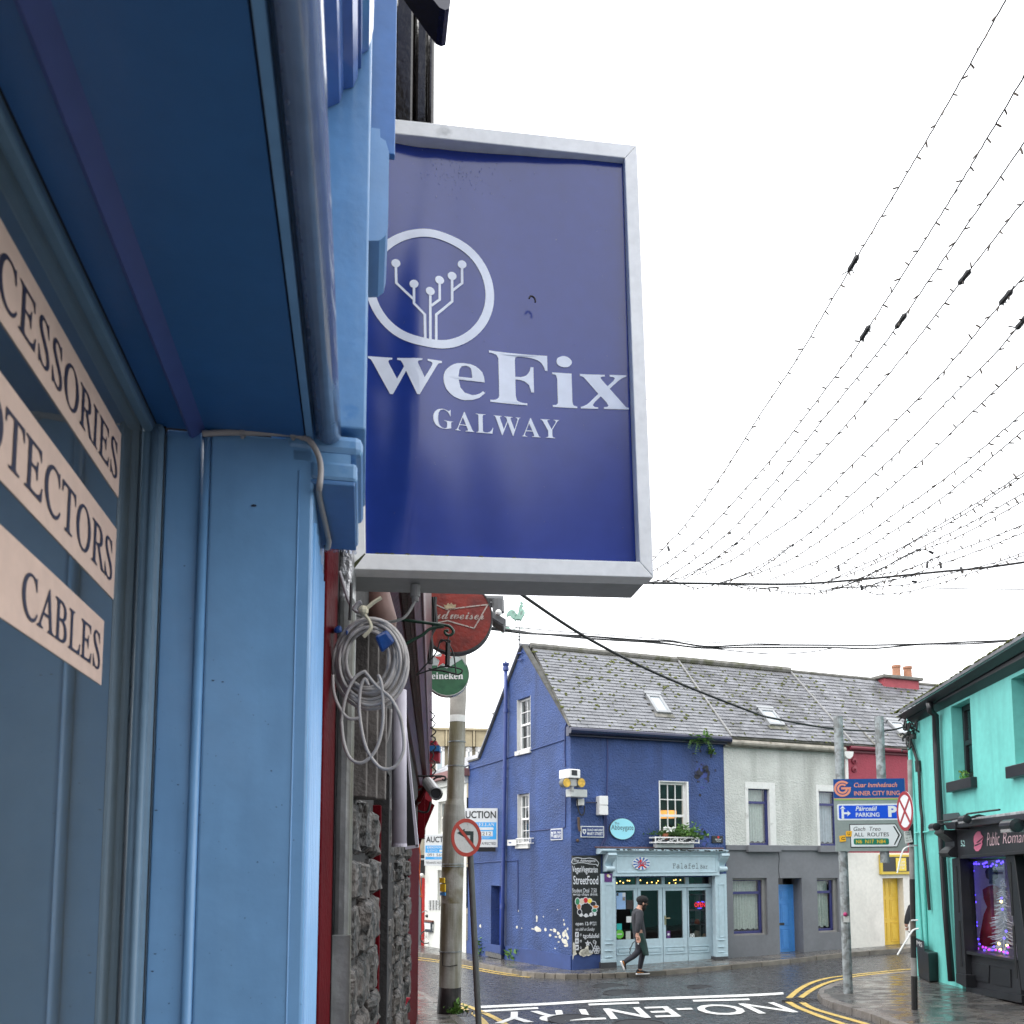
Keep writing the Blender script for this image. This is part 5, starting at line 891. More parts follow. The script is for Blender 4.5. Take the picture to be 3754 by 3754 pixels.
# flower box
fx = thing('window_box', 'white railed window box of green plants and white flowers under the upper window', 'window box', PF.hit('A', 1190, 400, .2))
WD = .30
h = hole_px(PF.off(WD), 'A', 975, 325, 1412, 392); rail = MB()
for z in (h[1]+.02, h[3]-.02): rail.tube([PF.pt(h[0], z, .02), PF.pt(h[0], z, WD), PF.pt(h[2], z, WD), PF.pt(h[2], z, .02)], .018, 6)
for k in range(3): u = h[0]+(h[2]-h[0])*k/2; rail.tube([PF.pt(u, h[1], WD), PF.pt(u, h[3], WD)], .018, 6)
for k in (.12, .38, .62, .88):
    u = h[0]+(h[2]-h[0])*k; rail.tube([PF.pt(u+.09*math.cos(t)*(1-t/9), (h[1]+h[3])/2+.06*math.sin(t)*(1-t/9), WD) for t in [i*.6 for i in range(11)]], .008, 5)
    rail.tube([PF.pt(u-.15, h[1]+.03, WD), PF.pt(u+.15, h[3]-.03, WD)], .008, 5)
rail.build('railing', WHITE, fx)
MB().pbox(PF, h[0]+.06, h[1]+.02, h[2]-.06, h[1]+.16, .04, WD-.05).build('trough', mat('dark_trough', (.03, .03, .035), .6), fx)
h2 = hole_px(PF.off(.16), 'A', 985, 396, 1365, 435); MB().pbox(PF, *h2, 0, .16).build('ledge', OFFW, fx, bevel=.01)
def leaves(P3, n, spread, size, m, name, parent, up=.6, seed=1, tall=1.0):
    rnd = random.Random(seed); mb = MB()
    for i in range(n):
        b = Vector(P3) + Vector((rnd.gauss(0, spread[0]), rnd.gauss(0, spread[1]), abs(rnd.gauss(0, spread[2]))))
        d = Vector((rnd.gauss(0, 1), rnd.gauss(0, 1), abs(rnd.gauss(up, .5)))).normalized(); s = d.cross(Vector((rnd.random(), rnd.random(), rnd.random()))).normalized()
        l = size*rnd.uniform(.5, 1.3)*tall; w_ = size*rnd.uniform(.2, .4)
        t = d.cross(s)*l*.15
        mb.add([b, b+d*l*.5+s*w_+t, b+d*l+t*0, b+d*l*.5-s*w_+t], [(0, 1, 2), (0, 2, 3)])
    return mb.build(name, m, parent, kind='stuff')
p = PF.hit('A', 1120, 310, .2); leaves(p, 260, (.22, .06, .06), .075, LEAF2, 'foliage', fx, seed=1)
p = PF.hit('A', 1265, 320, .2); leaves(p, 420, (.16, .07, .11), .085, LEAF, 'foliage', fx, seed=2); p = PF.hit('A', 1375, 345, .25); leaves(p, 60, (.1, .05, .05), .12, LEAF2, 'foliage', fx, seed=4, up=-.5)
fm = MB(); rnd = random.Random(4)
for i in range(34): fm.ball(PF.hit('A', rnd.uniform(1055, 1170), rnd.uniform(228, 275), .2+rnd.uniform(-.06, .06)), .024, 6, 4)
for x in (1290, 1322): fm.ball(PF.hit('A', x, 250, .2), .03, 6, 4)
fm.build('flowers', mat('white_petals', (.75, .76, .74), .7), fx, kind='stuff')
p = PF.hit('A', 1075, 310, .2); MB().lathe(p-Vector((0, 0, .1)), (0, 0, 1), [(0, .06), (.14, .085)], 12).build('pot', mat('terracotta', (.30, .10, .05), .7), fx)
# boxes, brackets and the camera at the corner
def wallbox(P, c, x0, y0, x1, y1, d, m, name, label, cat):
    h = hole_px(P.off(d), c, x0, y0, x1, y1); t = thing(name, label, cat, P.pt((h[0]+h[2])/2, h[1], 0)); b = (h[1]+h[3])/2
    MB().pbox(P, *h, 0, d*.85).build('case', m, t, bevel=.012); return t, h
t, h = wallbox(PF, 'B', 414, 1568, 497, 1758, .22, WHITE, 'utility_box', 'tall white two part utility box on the blue wall', 'utility box')
zm = (h[1]+h[3])/2; MB().pbox(PF, h[0]-.006, zm+.012, h[2]+.006, h[3]+.004, .187, .205).build('lid', WHITE, t, bevel=.008); MB().pbox(PF, h[0]-.006, h[1], h[2]+.006, zm-.012, .187, .2).build('lid', WHITE, t, bevel=.008)
t, h = wallbox(PF, 'B', 201, 1593, 260, 1662, .15, OFFW, 'junction_box', 'small grey junction box under the camera on the house corner', 'junction box')
MB().tube([PF.pt(*PF.uv('B', x, y), .05) for x, y in ((262, 1636), (415, 1636))], .016, 6).build('conduit', GUTTER_NAVY, t)
MB().tube(smooth_path([PF.pt(*PF.uv('B', x, y), .08) for x, y in ((165, 1590), (178, 1700), (205, 1762), (235, 1745), (243, 1670))], 5), .016, 6).build('cable', BLACKM, t)
cc = thing('security_camera', 'white boxed street camera with two amber lamps on the house corner', 'security camera', PF.hit('B', 130, 1450, .3))
PC = Pl(PF.o + PF.N*.32, 60)
h = hole_px(PC, 'B', 70, 1300, 186, 1392); MB().pbox(PC, h[0], h[1], h[2], h[3], -.3, .12).build('housing', WHITE, cc, bevel=.02)
h3 = hole_px(PC.off(.12), 'B', 126, 1306, 182, 1360); MB().pbox(PC, *h3, .1, .125).build('lens_window', BLACKP, cc); 
for x in (58, 205):
    u, z = PC.uv('B', x, 1436); a = PC.pt(u, z, -.14)
    MB().lathe(a, PC.N, [(0, .05), (.05, .1), (.2, .115), (.22, .115)], 20).build('lamp', mat('lamp_housing', (.13, .13, .12), .5), cc, smooth=False); disc(PC, u, z, .098, .08, .084, 20).build('lens', mat('amber_lens', (.62, .38, .06), .25, .3, 14), cc)
MB().pbox(PC, *hole_px(PC, 'B', 95, 1395, 165, 1470), -.12, .06).tube([PC.hit('B', 60, 1440, -.06), PC.hit('B', 205, 1440, -.06)], .03, 8).tube([PC.hit('B', 128, 1460), PC.hit('B', 128, 1520)], .05, 8).build('pan_head', mat('head_grey', (.38, .38, .37), .5), cc, bevel=.01)
MB().pbox(PC, *hole_px(PC, 'B', 115, 1500, 280, 1578), -.2, .02).build('bracket_box', mat('box_grey', (.45, .47, .46), .5, .1, 5), cc, bevel=.012)
MB().tube([PC.hit('B', 130, 1540, -.1), PF.pt(.05, PF.uv('B', 130, 1560)[1], 0)], .05, 6).build('arm', GALVP, cc)
# iron stump on the corner, weathervane
MB().tube([PF.pt(*PF.uv('A', x, y), .06) for x, y in ((185, 128), (188, 215), (198, 270))], .035, 6).ball(PF.pt(*PF.uv('A', 182, 362), .03), .04).build('iron_stub', mat('rust', (.09, .06, .045), .8, .4, 12, .5, 40), blue)
wv = thing('weathervane', 'green copper cockerel weathervane above the blue gable', 'weathervane', PG.pt(*PG.uv('H', 697, 430), .05))
PV = Pl(PG.pt(*PG.uv('H', 697, 430), .05), 90); COP = mat('verdigris', (.24, .40, .33), .65, .3, 9, .3, 40, dirt=(.16, .22, .19), dscale=8); IRN = mat('vane_iron', (.05, .055, .055), .5)
def rp(x, y): return PV.uv('R', x, y)
MB().tube([PV.hit('R', 1030, 1925), PV.hit('R', 1045, 1240), PV.hit('R', 1045, 900)], [.016, .014, .006], 8).build('rod', IRN, wv)
MB().ball(PV.hit('R', 1037, 1470), .035, 10, 8).ball(PV.hit('R', 1042, 1375), .022, 8, 6, (1.6, 1.6, 1)).build('ball', IRN, wv)
MB().tube([PV.hit('R', 800, 1372), PV.hit('R', 1290, 1382)], .007, 6).tube([PV.hit('R', 1042, 1375)+Vector((0, -.25, 0)), PV.hit('R', 1042, 1375)+Vector((0, .25, 0))], .007, 6).build('compass_arm', IRN, wv)
for t_, x0, y0, x1, y1 in (('W', 735, 1330, 825, 1412), ('E', 1258, 1340, 1332, 1420)): text_px(t_, PV, 'R', x0, y0, x1, y1, .0, IRN, wv, font='SB')
MB().tube([PV.hit('R', 780, 1162), PV.hit('R', 930, 1142), PV.hit('R', 1200, 1120), PV.hit('R', 1380, 1125)], .008, 6).prism([PV.hit('R', *q, -.006) for q in ((1295, 1098), (1385, 1128), (1295, 1150))], PV.N*.012).prism([PV.hit('R', *q, -.006) for q in ((790, 1162), (730, 1090), (640, 1072), (560, 1110), (480, 1085), (520, 1180), (455, 1295), (560, 1240), (700, 1235))], PV.N*.012).build('arrow', COP, wv)
def inflate(P, pts, th, name, m, parent):
    """A cut silhouette given a rounded, embossed body."""
    pts = [Vector(p) for p in pts]; c = sum(pts, Vector((0, 0)))/len(pts); mb = MB(); n = len(pts)
    for sgn in (1, -1):
        base = len(mb.v)
        for p in pts: mb.v.append(tuple(P.pt(p.x, p.y, 0)))
        ins = [p.lerp(c, .16) for p in pts]
        for p in ins: mb.v.append(tuple(P.pt(p.x, p.y, sgn*th)))
        for i in range(n):
            j = (i+1) % n; mb.f.append((base+i, base+j, base+n+j, base+n+i))
        for t in tessellate_polygon([[Vector((p.x, p.y, 0)) for p in ins]]): mb.f.append(tuple(base+n+k for k in t))
    return mb.build(name, m, parent)
body = [(1045, 400), (1090, 370), (1145, 370), (1140, 440), (1130, 510), (1190, 560), (1218, 640), (1195, 720), (1150, 790), (1120, 860), (1105, 910), (1060, 890), (1010, 880), (960, 880), (905, 905), (870, 850), (875, 800), (930, 740), (985, 690), (1010, 600), (1025, 500)]
inflate(PV, [rp(*q) for q in body], .045, 'body', COP, wv)
inflate(PV, [rp(*q) for q in ((985, 690), (950, 660), (910, 590), (850, 545), (790, 540), (720, 570), (660, 640), (630, 740), (650, 785), (700, 745), (760, 745), (800, 810), (860, 850), (900, 820), (940, 740))], .03, 'tail', COP, wv)
inflate(PV, [rp(*q) for q in ((1030, 355), (1060, 315), (1110, 298), (1145, 302), (1150, 345), (1175, 355), (1150, 370), (1150, 420), (1175, 480), (1140, 480), (1128, 400), (1090, 360))], .012, 'comb', COP, wv)
for q in (((1000, 880), (985, 960), (955, 1090), (925, 1140), (1000, 1135)), ((1085, 880), (1105, 960), (1125, 1080), (1105, 1120), (1190, 1122))): MB().tube([PV.hit('R', *k) for k in q], .011, 6).build('leg', COP, wv)
# white scrolled guard across the lower gable window
wg_ = thing('window_guard', 'white scrolled window guard with a small plate on the lower gable window', 'window guard', PG.pt(*PG.uv('G', 1130, 345), .1)); gm_r = MB()
qa, qb = PG.uv('G', 1068, 345, .1), PG.uv('G', 1198, 325, .1); zt_g = PG.uv('G', 1130, 300, .1)[1]
for z in (qa[1], zt_g): gm_r.tube([PG.pt(qa[0], z, .02), PG.pt(qa[0], z, .1), PG.pt(qb[0], z, .1), PG.pt(qb[0], z, .02)], .014, 6)
for k in range(7): u = qa[0]+(qb[0]-qa[0])*k/6; gm_r.tube([PG.pt(u, qa[1], .1), PG.pt(u, zt_g, .1)], .010, 6)
for k in range(3): u = qa[0]+(qb[0]-qa[0])*(k+.5)/3; gm_r.tube([PG.pt(u+.07*math.cos(t)*(1-t/9), (qa[1]+zt_g)/2+.07*math.sin(t)*(1-t/9), .1) for t in [i*.6 for i in range(11)]], .008, 5)
gm_r.build('railing', WHITE, wg_)
h = hole_px(PG.off(.12), 'G', 990, 310, 1068, 362); MB().pbox(PG, *h, .09, .12).build('plate', OFFW, wg_); MB().pbox(PG, h[2]-.22, h[1]+.06, h[2]-.08, h[3]-.06, .12, .123).build('print', PLB, wg_)
# ------------------------------------------------------------------ pale grey house
def tl(x, c='C'): return ruv(c, x, 0)
u_gr = PF.uv('T', 3100, 3150)[0]; zg = PF.uv('C', 300, 775)[1]
grey = thing('terrace_house', 'terrace house with pale grey roughcast above and mid grey render below', 'house', PF.pt(ub+1, zbase))
zb1 = PF.uv('C', 880, 1735)[1]; zb2 = PF.uv('C', 880, 1690)[1]
w1 = hole_px(PF, 'C', 320, 1130, 588, 1690); w2 = hole_px(PF, 'C', 950, 1155, 1185, 1695)
w3 = hole_px(PF, 'D', 213, 640, 517, 1148); w4 = hole_px(PF, 'D', 960, 640, 1146, 1122); dg = hole_px(PF, 'D', 620, 640, 829, 1312)
wall_mesh(PF, [(ub, zb2), (u_gr, zb2), (u_gr, zg+.25), (ub, zg+.25)], [w1, w2], [.1, .1]).build('wall', GREYUP, grey)
wall_mesh(PF, [(ub, zbase), (u_gr, zbase), (u_gr, zb1), (ub, zb1)], [w3, w4, dg], [.16, .16, .42]).build('wall', GREYLOW, grey)
MB().pbox(PF, ub, zb1, u_gr, zb2, -.05, .05).build('band', GREYLOW, grey, bevel=.01)
MB().tube([PF.pt(*PF.uv('D', x, y), .004) for x, y in ((612, 400), (620, 470), (612, 560), (622, 640))], .008, 5).build('crack', mat('crack_line', (.06, .06, .065), .8), grey)
def old_window(h, white, split, cur, parent, wr):
    a, b, c, e = h
    if white:
        s = bars(PF, [(a+.002, b, a+.17*(c-a)*.6, e), (c-.2*(c-a), b, c-.002, e), (a+.1*(c-a), e-.17, c-.2*(c-a), e-.002)], -.1, .012).build('surround', OFFW, parent, bevel=.006)
        a, b, c, e = a+.1*(c-a), b+.002, c-.2*(c-a), e-.17
    d = -.08 if white else -.10
    f = .055
    zt = b + (e-b)*split
    if not white:
        MB().pbox(PF, c-.1, b, c-.002, e-.002, -.15, d+.03).pbox(PF, a+.002, e-.05, c-.1, e-.002, -.15, d+.03).pbox(PF, a+.002, b+.002, c-.1, b+.04, -.15, .0).build('surround', mat('grey_surround', (.21, .20, .195), .6, .15, 4), parent); c -= .1; e -= .05; b += .04; d -= .02
    W = bars(PF, [(a, b, a+f*.35, e), (c-f*1.3, b, c, e), (a, e-f*.4, c, e), (a, b, c, b+f*1.1), (a, zt-f*.6, c, zt+f*.6)], d-.05, d).build('window', FRAMEBLUE, parent, bevel=.004)
    for z0, z1 in ((b+f*1.1, zt-f*.6), (zt+f*.6, e-f*.4)):
        MB().poly([PF.pt(a+f*.35, z0, d-.02), PF.pt(c-f*1.3, z0, d-.02), PF.pt(c-f*1.3, z1, d-.02), PF.pt(a+f*.35, z1, d-.02)]).build('pane', GLASS, W)
    drape(PF, a+.01, b+.1, c-.06, zt, d-.10, cur, folds=.085).build('curtain', cur, W, smooth=True); drape(PF, a+.01, zt-.02, c-.06, e, d-.12, cur, folds=.07, amp=.012).build('curtain', cur, W, smooth=True)
    back_room(PF, (a, b, c, e), -d+.05, .7, DARK, W); return W
old_window(w1, True, .76, CURTAIN, grey, 0); old_window(w2, True, .76, CURTAINW, grey, 0)
old_window(w3, False, .74, CURTAIN, grey, 0); old_window(w4, False, .74, CURTAIN, grey, 0)
for h in (w1, w2): MB().pbox(PF, h[0]-.02, zb1-.04, h[2]+.05, h[1]+.01, .0, .13).build('sill', GREYLOW, grey, bevel=.01)
a, b, c, e = dg; zt = PF.uv('D', 680, 712)[1]
dr = (PF.uv('D', 620, 1000)[0], b, PF.uv('D', 740, 1000, -.36)[0], zt-.02)
dr = (a-.18, b, dr[2], zt-.02)
D_ = panel_door(PF, dr, -.36, DOORSKY, grey, cols=2, rows=(.14, .30, .28)); u, z = PF.uv('D', 645, 1046, -.36); MB().pbox(PF, u-.16, z-.03, u+.06, z+.03, -.36, -.345).build('letter_plate', BLACKP, D_)
bars(PF, [(dr[2], b, dr[2]+.07, zt+.03), (a, zt-.02, dr[2], zt+.03)], -.41, -.34).build('door_frame', DOORSKY, grey)
MB().poly([PF.pt(a-.1, zt, -.38), PF.pt(dr[2]+.2, zt, -.38), PF.pt(dr[2]+.2, e+.1, -.38), PF.pt(a-.1, e+.1, -.38)]).build('fanlight', GLASSD, grey)
back_room(PF, (a, b, c, e), .41, .9, DARK, grey)
MB().poly([PF.pt(dr[2]+.07, b, -.40), PF.pt(c+.02, b, -.40), PF.pt(c+.02, e, -.40), PF.pt(dr[2]+.07, e, -.40)]).build('reveal', GREYLOW, grey)
MB().pbox(PF, a, b-.1, c+.1, b+.0, -.42, .12).build('doorstep', PAVE, grey)
u_g1 = ruv('C', 205, 735)[0]; u_r1 = ruv('C', 1395, 805)[0]
g_end = (ruv('C', 1395, 805)[0] + ruv('C', 720, 262)[0])/2
sk2 = (ruv('C', 510, 600)[0], ruv('C', 530, 630)[1], ruv('C', 655, 622)[0], ruv('C', 410, 485)[1])
u0r = u_b1+.03
rg = MB().pbox(PR, u0r, 0, g_end, RH, -.05, -.02).build('roof', STONECAP, grey)
slate_roof(rg, PR.pt(u0r+.04, .02), E_, PR.Z, g_end-u0r-.06, RH-.12, .27, RH/24.5, SLATE2, keep=300, seed=5, moss=240, skip=[tuple(v-(u0r+.04 if i % 2 == 0 else .02) for i, v in enumerate(sk2))])
rooflight(rg, PR.pt(0, 0), E_, PR.Z, sk2[0], sk2[2], sk2[1], sk2[3])
for u in (u0r, g_end): MB().pbox(PR, u-.016, 0, u+.016, RH, .02, .06).build('party_fillet', mat('mortar_fillet', (.27, .27, .27), .8, .1, 8), rg)
MB().tube([PR.pt(u0r, RH, .03), PR.pt(g_end, RH, .03)], .10, 8).build('ridge_tile', STONECAP, rg)
MB().hexa([PR.pt(u0r, RH), PR.pt(u_gr+9, RH), PR.pt(u_gr+9, RH)+back, PR.pt(u0r, RH)+back], [v-Vector((0, 0, .06)) for v in (PR.pt(u0r, RH), PR.pt(u_gr+9, RH), PR.pt(u_gr+9, RH)+back, PR.pt(u0r, RH)+back)]).build('back_slope', SLATE2, rg)
zgu = PF.uv('C', 500, 795, .15)[1]
gg = MB().tube([PF.pt(ub+.1, zgu, .16), PF.pt(u_gr-.05, zgu-.02, .16)], .075, 10).pbox(PF, ub, zgu-.1, u_gr, zgu+.12, -.02, .09); gg.build('gutter', GUTTER_OLD, grey)
dpx = PF.uv('C', 1212, 1000, .1)[0]
MB().tube([PF.pt(dpx, zgu-.08, .12), PF.pt(dpx, PF.uv('C', 1212, 1740)[1], .1)], .045, 8).build('downpipe', OFFW, grey)
zz = PF.uv('C', 1225, 895, .1)[1]; MB().prism([PF.pt(dpx-.14, zz+.1, .02), PF.pt(dpx+.16, zz+.1, .02), PF.pt(dpx+.13, zz-.02, .02), PF.pt(dpx+.05, zz-.09, .02), PF.pt(dpx-.05, zz-.09, .02), PF.pt(dpx-.12, zz-.02, .02)], PF.N*.2).build('rainwater_head', OFFW, grey)
# ------------------------------------------------------------------ crimson and cream house
red = thing('terrace_house', 'terrace house crimson above and cream below with a yellow door', 'house', PF.pt(u_gr+1, zbase))
u_re = u_gr + 7.2
hy = hole_px(PF, 'D', 1545, 640, 1728, 1240)
wall_mesh(PF, [(u_gr, zb1-.05), (u_re, zb1-.05), (u_re, zg+.2), (u_gr, zg+.2)], [], []).build('wall', REDUP, red)
wall_mesh(PF, [(u_gr, zbase), (u_re, zbase), (u_re, zb1-.05), (u_gr, zb1-.05)], [hy], [.22]).build('wall', CREAM, red)
hyd = (hy[0]-.12, hy[1], PF.uv('D', 1700, 900, -.2)[0], hy[3]+.02)
panel_door(PF, hyd, -.2, DOORYEL, red, cols=2, rows=(.24, .3, .3)); back_room(PF, hy, .26, .8, DARK, red)
MB().poly([PF.pt(hyd[2], hy[1], -.2), PF.pt(hy[2]+.05, hy[1], -.2), PF.pt(hy[2]+.05, hy[3]+.05, -.2), PF.pt(hyd[2], hy[3]+.05, -.2)]).build('reveal', CREAM, red)
MB().pbox(PF, hy[0]-.1, hy[1]-.12, hy[2]+.1, hy[1], -.22, .1).build('doorstep', PAVE, red)
for x, y in ((1282, 942), (1282, 1015)): u, z = PF.uv('C', x, y); MB().lathe(PF.pt(u, z, 0), PF.N, [(0, .09), (.03, .09), (.05, .03), (.09, .03)], 10).build('tie_plate', mat('crimson_iron', (.22, .02, .04), .5), red)
bs = thing('shop_sign', 'black sign with a yellow frame and plate over the yellow door', 'sign', PF.hit('D', 1640, 520, .05))
h = hole_px(PF.off(.08), 'D', 1522, 432, 1800, 608); MB().pbox(PF, *h, 0, .08).build('frame', mat('sign_yellow', (.62, .44, .05), .4), bs, bevel=.01); MB().pbox(PF, h[0]+.06, h[1]+.08, h[2]-.06, h[3]-.06, .08, .085).build('field', BLACKP, bs)
h = hole_px(PF.off(.1), 'D', 1656, 462, 1744, 576); MB().pbox(PF, *h, .085, .1).build('plate', mat('plate_yellow', (.78, .56, .06), .4), bs)
text_on('FIRE', PF, h[0]+.05, h[1]+.30, h[2]-.05, h[3]-.06, .103, CREAM, bs); text_on('CHEF', PF, h[0]+.05, h[1]+.05, h[2]-.05, h[1]+.26, .103, CREAM, bs)
r_end = u_re
sk3 = (ruv('C', 1660, 690)[0], ruv('C', 1670, 708)[1], ruv('C', 1790, 708)[0], ruv('C', 1545, 592)[1])
rr_ = MB().pbox(PR, g_end+.03, 0, r_end, RH, -.05, -.02).build('roof', STONECAP, red)
slate_roof(rr_, PR.pt(g_end+.06, .02), E_, PR.Z, r_end-g_end-.06, RH-.1, .27, RH/22, SLATE2, keep=300, seed=9, moss=260, skip=[tuple(v-(g_end+.06 if i % 2 == 0 else .02) for i, v in enumerate(sk3))])
rooflight(rr_, PR.pt(0, 0), E_, PR.Z, sk3[0], sk3[2], sk3[1], sk3[3])
MB().tube([PR.pt(g_end, RH, 0), PR.pt(r_end, RH, 0)], .06, 8).build('ridge_tile', STONECAP, rr_)
MB().pbox(PR, ruv('C', 1490, 830)[0], 0, ruv('C', 1490, 830)[0]+.04, RH*.3, .02, .05).build('fillet', STONECAP, rr_)
MB().tube([PF.pt(u_gr+.15, zgu+.05, .14), PF.pt(u_re, zgu+.03, .14)], .055, 8).pbox(PF, u_gr, zgu-.06, u_re, zgu+.1, 0, .07).build('gutter', mat('dark_crimson', (.15, .02, .035), .5), red)
ux = PR.uv('C', 1780, 410)[0]
REDB = mat('crimson_chimney', (.34, .065, .08), .75, .15, 3, .4, 20)
c0 = PR.pt(ruv('C', 1700, 345)[0], RH, 0)
cb = MB(); PX = Pl(PF.hit('C', 1780, 300, -2.0), 69.7)
u0, z0 = PX.uv('C', 1552, 345); u1, _ = PX.uv('C', 1782, 300); zt_ = PX.uv('C', 1782, 228)[1]
tk = PX.uv('C', 1885, 240)[0]-u1
MB().pbox(PX, u0, z0-1.2, u1+.35, zt_, -1.0, 0).build('chimney', REDB, rr_)
MB().pbox(PX, u0-.1, zt_, u1+.45, zt_+.1, -1.1, .1).build('chimney_cap', STONECAP, rr_, bevel=.02)
TERR = mat('terracotta_pot', (.34, .16, .095), .7, .2, 5)
for x in (1660, 1760):
    u, z = PX.uv('C', x, 235, -.3); z = zt_+.1; MB().lathe(PX.pt(u, z, -.3), (0, 0, 1), [(0, .15), (.05, .13), (.33, .12), (.35, .14), (.42, .14), (.42, .1)], 14).build('chimney_pot', TERR, rr_, smooth=False)
# ------------------------------------------------------------------ turquoise building on the right with a black shopfront
PT = Pl(at('T', 3363, 3565, 15.6), 188.0)                 # u runs along the wall towards the camera
PT.o.z = 0
teal = thing('turquoise_building', 'turquoise rendered two storey building with black gutter and black shopfront', 'building', PT.pt(0, -2.6))
def tz(u, ref):                                           # height along a line measured at two photo points
    (ua_, za_), (ub_, zb_) = ref; return za_ + (zb_-za_)*(u-ua_)/(ub_-ua_)
ev = (PT.uv('E', 800, 945), PT.uv('E', 1932, 325)); L_T = 9.0
def tq(c, x, y, d=0): return PT.uv(c, x, y, d)
tw = []
for x0, yt, x1, yb in ((1205, 770, 1402, 1545), (1832, 455, 2120, 1370)):
    u0 = tq('E', x0, 1100)[0]; u1 = tq('E', x1, 1100)[0]; tw.append((u0, tq('E', (x0+x1)/2, yb)[1], u1, tq('E', x1-8, (yt-60) if x0 < 1500 else (yt-80))[1]))
hs_ = (tq('Q', 300, 900)[0], -3.2, tq('Q', 966, 900)[0]+1.6, tq('Q', 600, 545)[1])
wall_mesh(PT, [(0, -3.4), (L_T, -3.4), (L_T, tz(L_T, ev)+.2), (0, tz(0, ev)+.2)], tw + [hs_], [.24, .24, .3]).build('wall', TEAL, teal)
ze0 = tz(0, ev)+.2; MB().poly([PT.pt(0, -3.4, 0), PT.pt(0, -3.4, -5.2), PT.pt(0, ze0, -5.2), PT.pt(0, ze0+1.25, -2.6), PT.pt(0, ze0, 0)]).build('end_wall', TEAL, teal)
for h in tw:
    a, b, c, e = h
    W = bars(PT, [(a, b, a+.07, e), (c-.07, b, c, e), (a, e-.09, c, e), (a, b, c, b+.12), (a, b+(e-b)*.5-.04, c, b+(e-b)*.5+.04)], -.24, -.17).build('window', BLACKP, teal, bevel=.004)
    for z0, z1 in ((b+.12, b+(e-b)*.5-.04), (b+(e-b)*.5+.04, e-.09)): MB().poly([PT.pt(a+.07, z0, -.2), PT.pt(c-.07, z0, -.2), PT.pt(c-.07, z1, -.2), PT.pt(a+.07, z1, -.2)]).build('pane', GLASS, W)
    drape(PT, a+.1, b+(e-b)*.5, c-.1, e-.1, -.32, CURTAINW, folds=.14).build('curtain', CURTAINW, W, smooth=True)
    back_room(PT, h, .3, 1.0, DARK, W)
    MB().pbox(PT, a-.1, b-.17, c+.12, b-.002, -.2, .1).build('sill', BLACKP, W, bevel=.01)
p = PT.hit('E', 1322, 1540, -.1); leaves(p, 40, (.03, .05, .06), .07, LEAF, 'weed', teal, seed=7)
# eave: gutter, soffit board and the roof edge above it
gA = (tq('E', 655, 900, .28), tq('E', 1932, 128, .28)); gB = (tq('E', 705, 945, .2), tq('E', 1932, 290, .2))
def tl_(ref, u): return tz(u, ref)
g = MB(); u0, u1 = gA[0][0], L_T
g.hexa([PT.pt(u0, tl_(gA, u0)-.07, .16), PT.pt(u1, tl_(gA, u1)-.07, .16), PT.pt(u1, tl_(gA, u1), .30), PT.pt(u0, tl_(gA, u0), .30)], [PT.pt(u0, tl_(gA, u0)-.02, .14), PT.pt(u1, tl_(gA, u1)-.02, .14), PT.pt(u1, tl_(gA, u1)+.06, .14), PT.pt(u0, tl_(gA, u0)+.06, .14)])
g.build('gutter', BLACKP, teal, bevel=.01)
MB().hexa([PT.pt(u0+.05, tl_(gB, u0)-.06, .0), PT.pt(u1, tl_(gB, u1)-.06, .0), PT.pt(u1, tl_(gB, u1)+.02, .14), PT.pt(u0+.05, tl_(gB, u0)+.02, .14)], [PT.pt(u0+.05, tl_(gA, u0)+.05, -.02), PT.pt(u1, tl_(gA, u1)+.05, -.02), PT.pt(u1, tl_(gA, u1)+.05, .139), PT.pt(u0+.05, tl_(gA, u0)+.05, .139)]).build('fascia_board', BLACKP, teal)
ro = MB(); rise = Vector((0, 0, 1.35)); 
A0, A1 = PT.pt(u0-.05, tl_(gA, u0)+.07, .24), PT.pt(u1, tl_(gA, u1)+.07, .24); bk = PT.N*-2.6 + rise
ro.hexa([A0, A1, A1+bk, A0+bk], [v+Vector((0, 0, .05)) for v in (A0, A1, A1+bk, A0+bk)])
rt = ro.build('roof', SLATE2, teal)
mm = MB(); rnd = random.Random(6)
for i in range(220):
    u = rnd.uniform(0, 5.5); t = rnd.random()**3*.15; p = PT.pt(u, tl_(gA, u)+.13, .22) + bk*t*.2; mm.ball(p, rnd.uniform(.012, .035), 6, 4, (1.5, 1.5, .6))
mm.build('moss', MOSS, rt, kind='stuff', smooth=True)
# downpipe, cable cluster, conduits
pth = [PT.hit('E', x, y, d) for x, y, d in ((975, 760, .22), (985, 850, .2), (1035, 890, .09), (1045, 1200, .09), (1070, 1700, .09), (1085, 1932, .09))] + [PT.hit('F', x, y, .09) for x, y in ((1140, 900), (1200, 1650))]
MB().tube(pth, .055, 10).build('downpipe', BLACKP, teal, smooth=True)
MB().tube([PT.hit('E', 780, 1180, .03), PT.hit('F', 835, 150, .03), PT.hit('F', 860, 700, .03), PT.hit('F', 900, 1290, .03)], .022, 8).tube([PT.hit('F', 890, 140, .03), PT.hit('F', 905, 340, .03), PT.hit('F', 945, 1290, .03)], .03, 8).tube([PT.hit('F', 835, 148, .03), PT.hit('F', 960, 135, .04), PT.hit('F', 1010, 118, .04)], .018, 6).build('conduit', TEALD, teal)
wc = thing('wall_cable', 'thick black cable running down the turquoise wall beside the downpipe', 'cable', PT.hit('E', 790, 1160, .05))
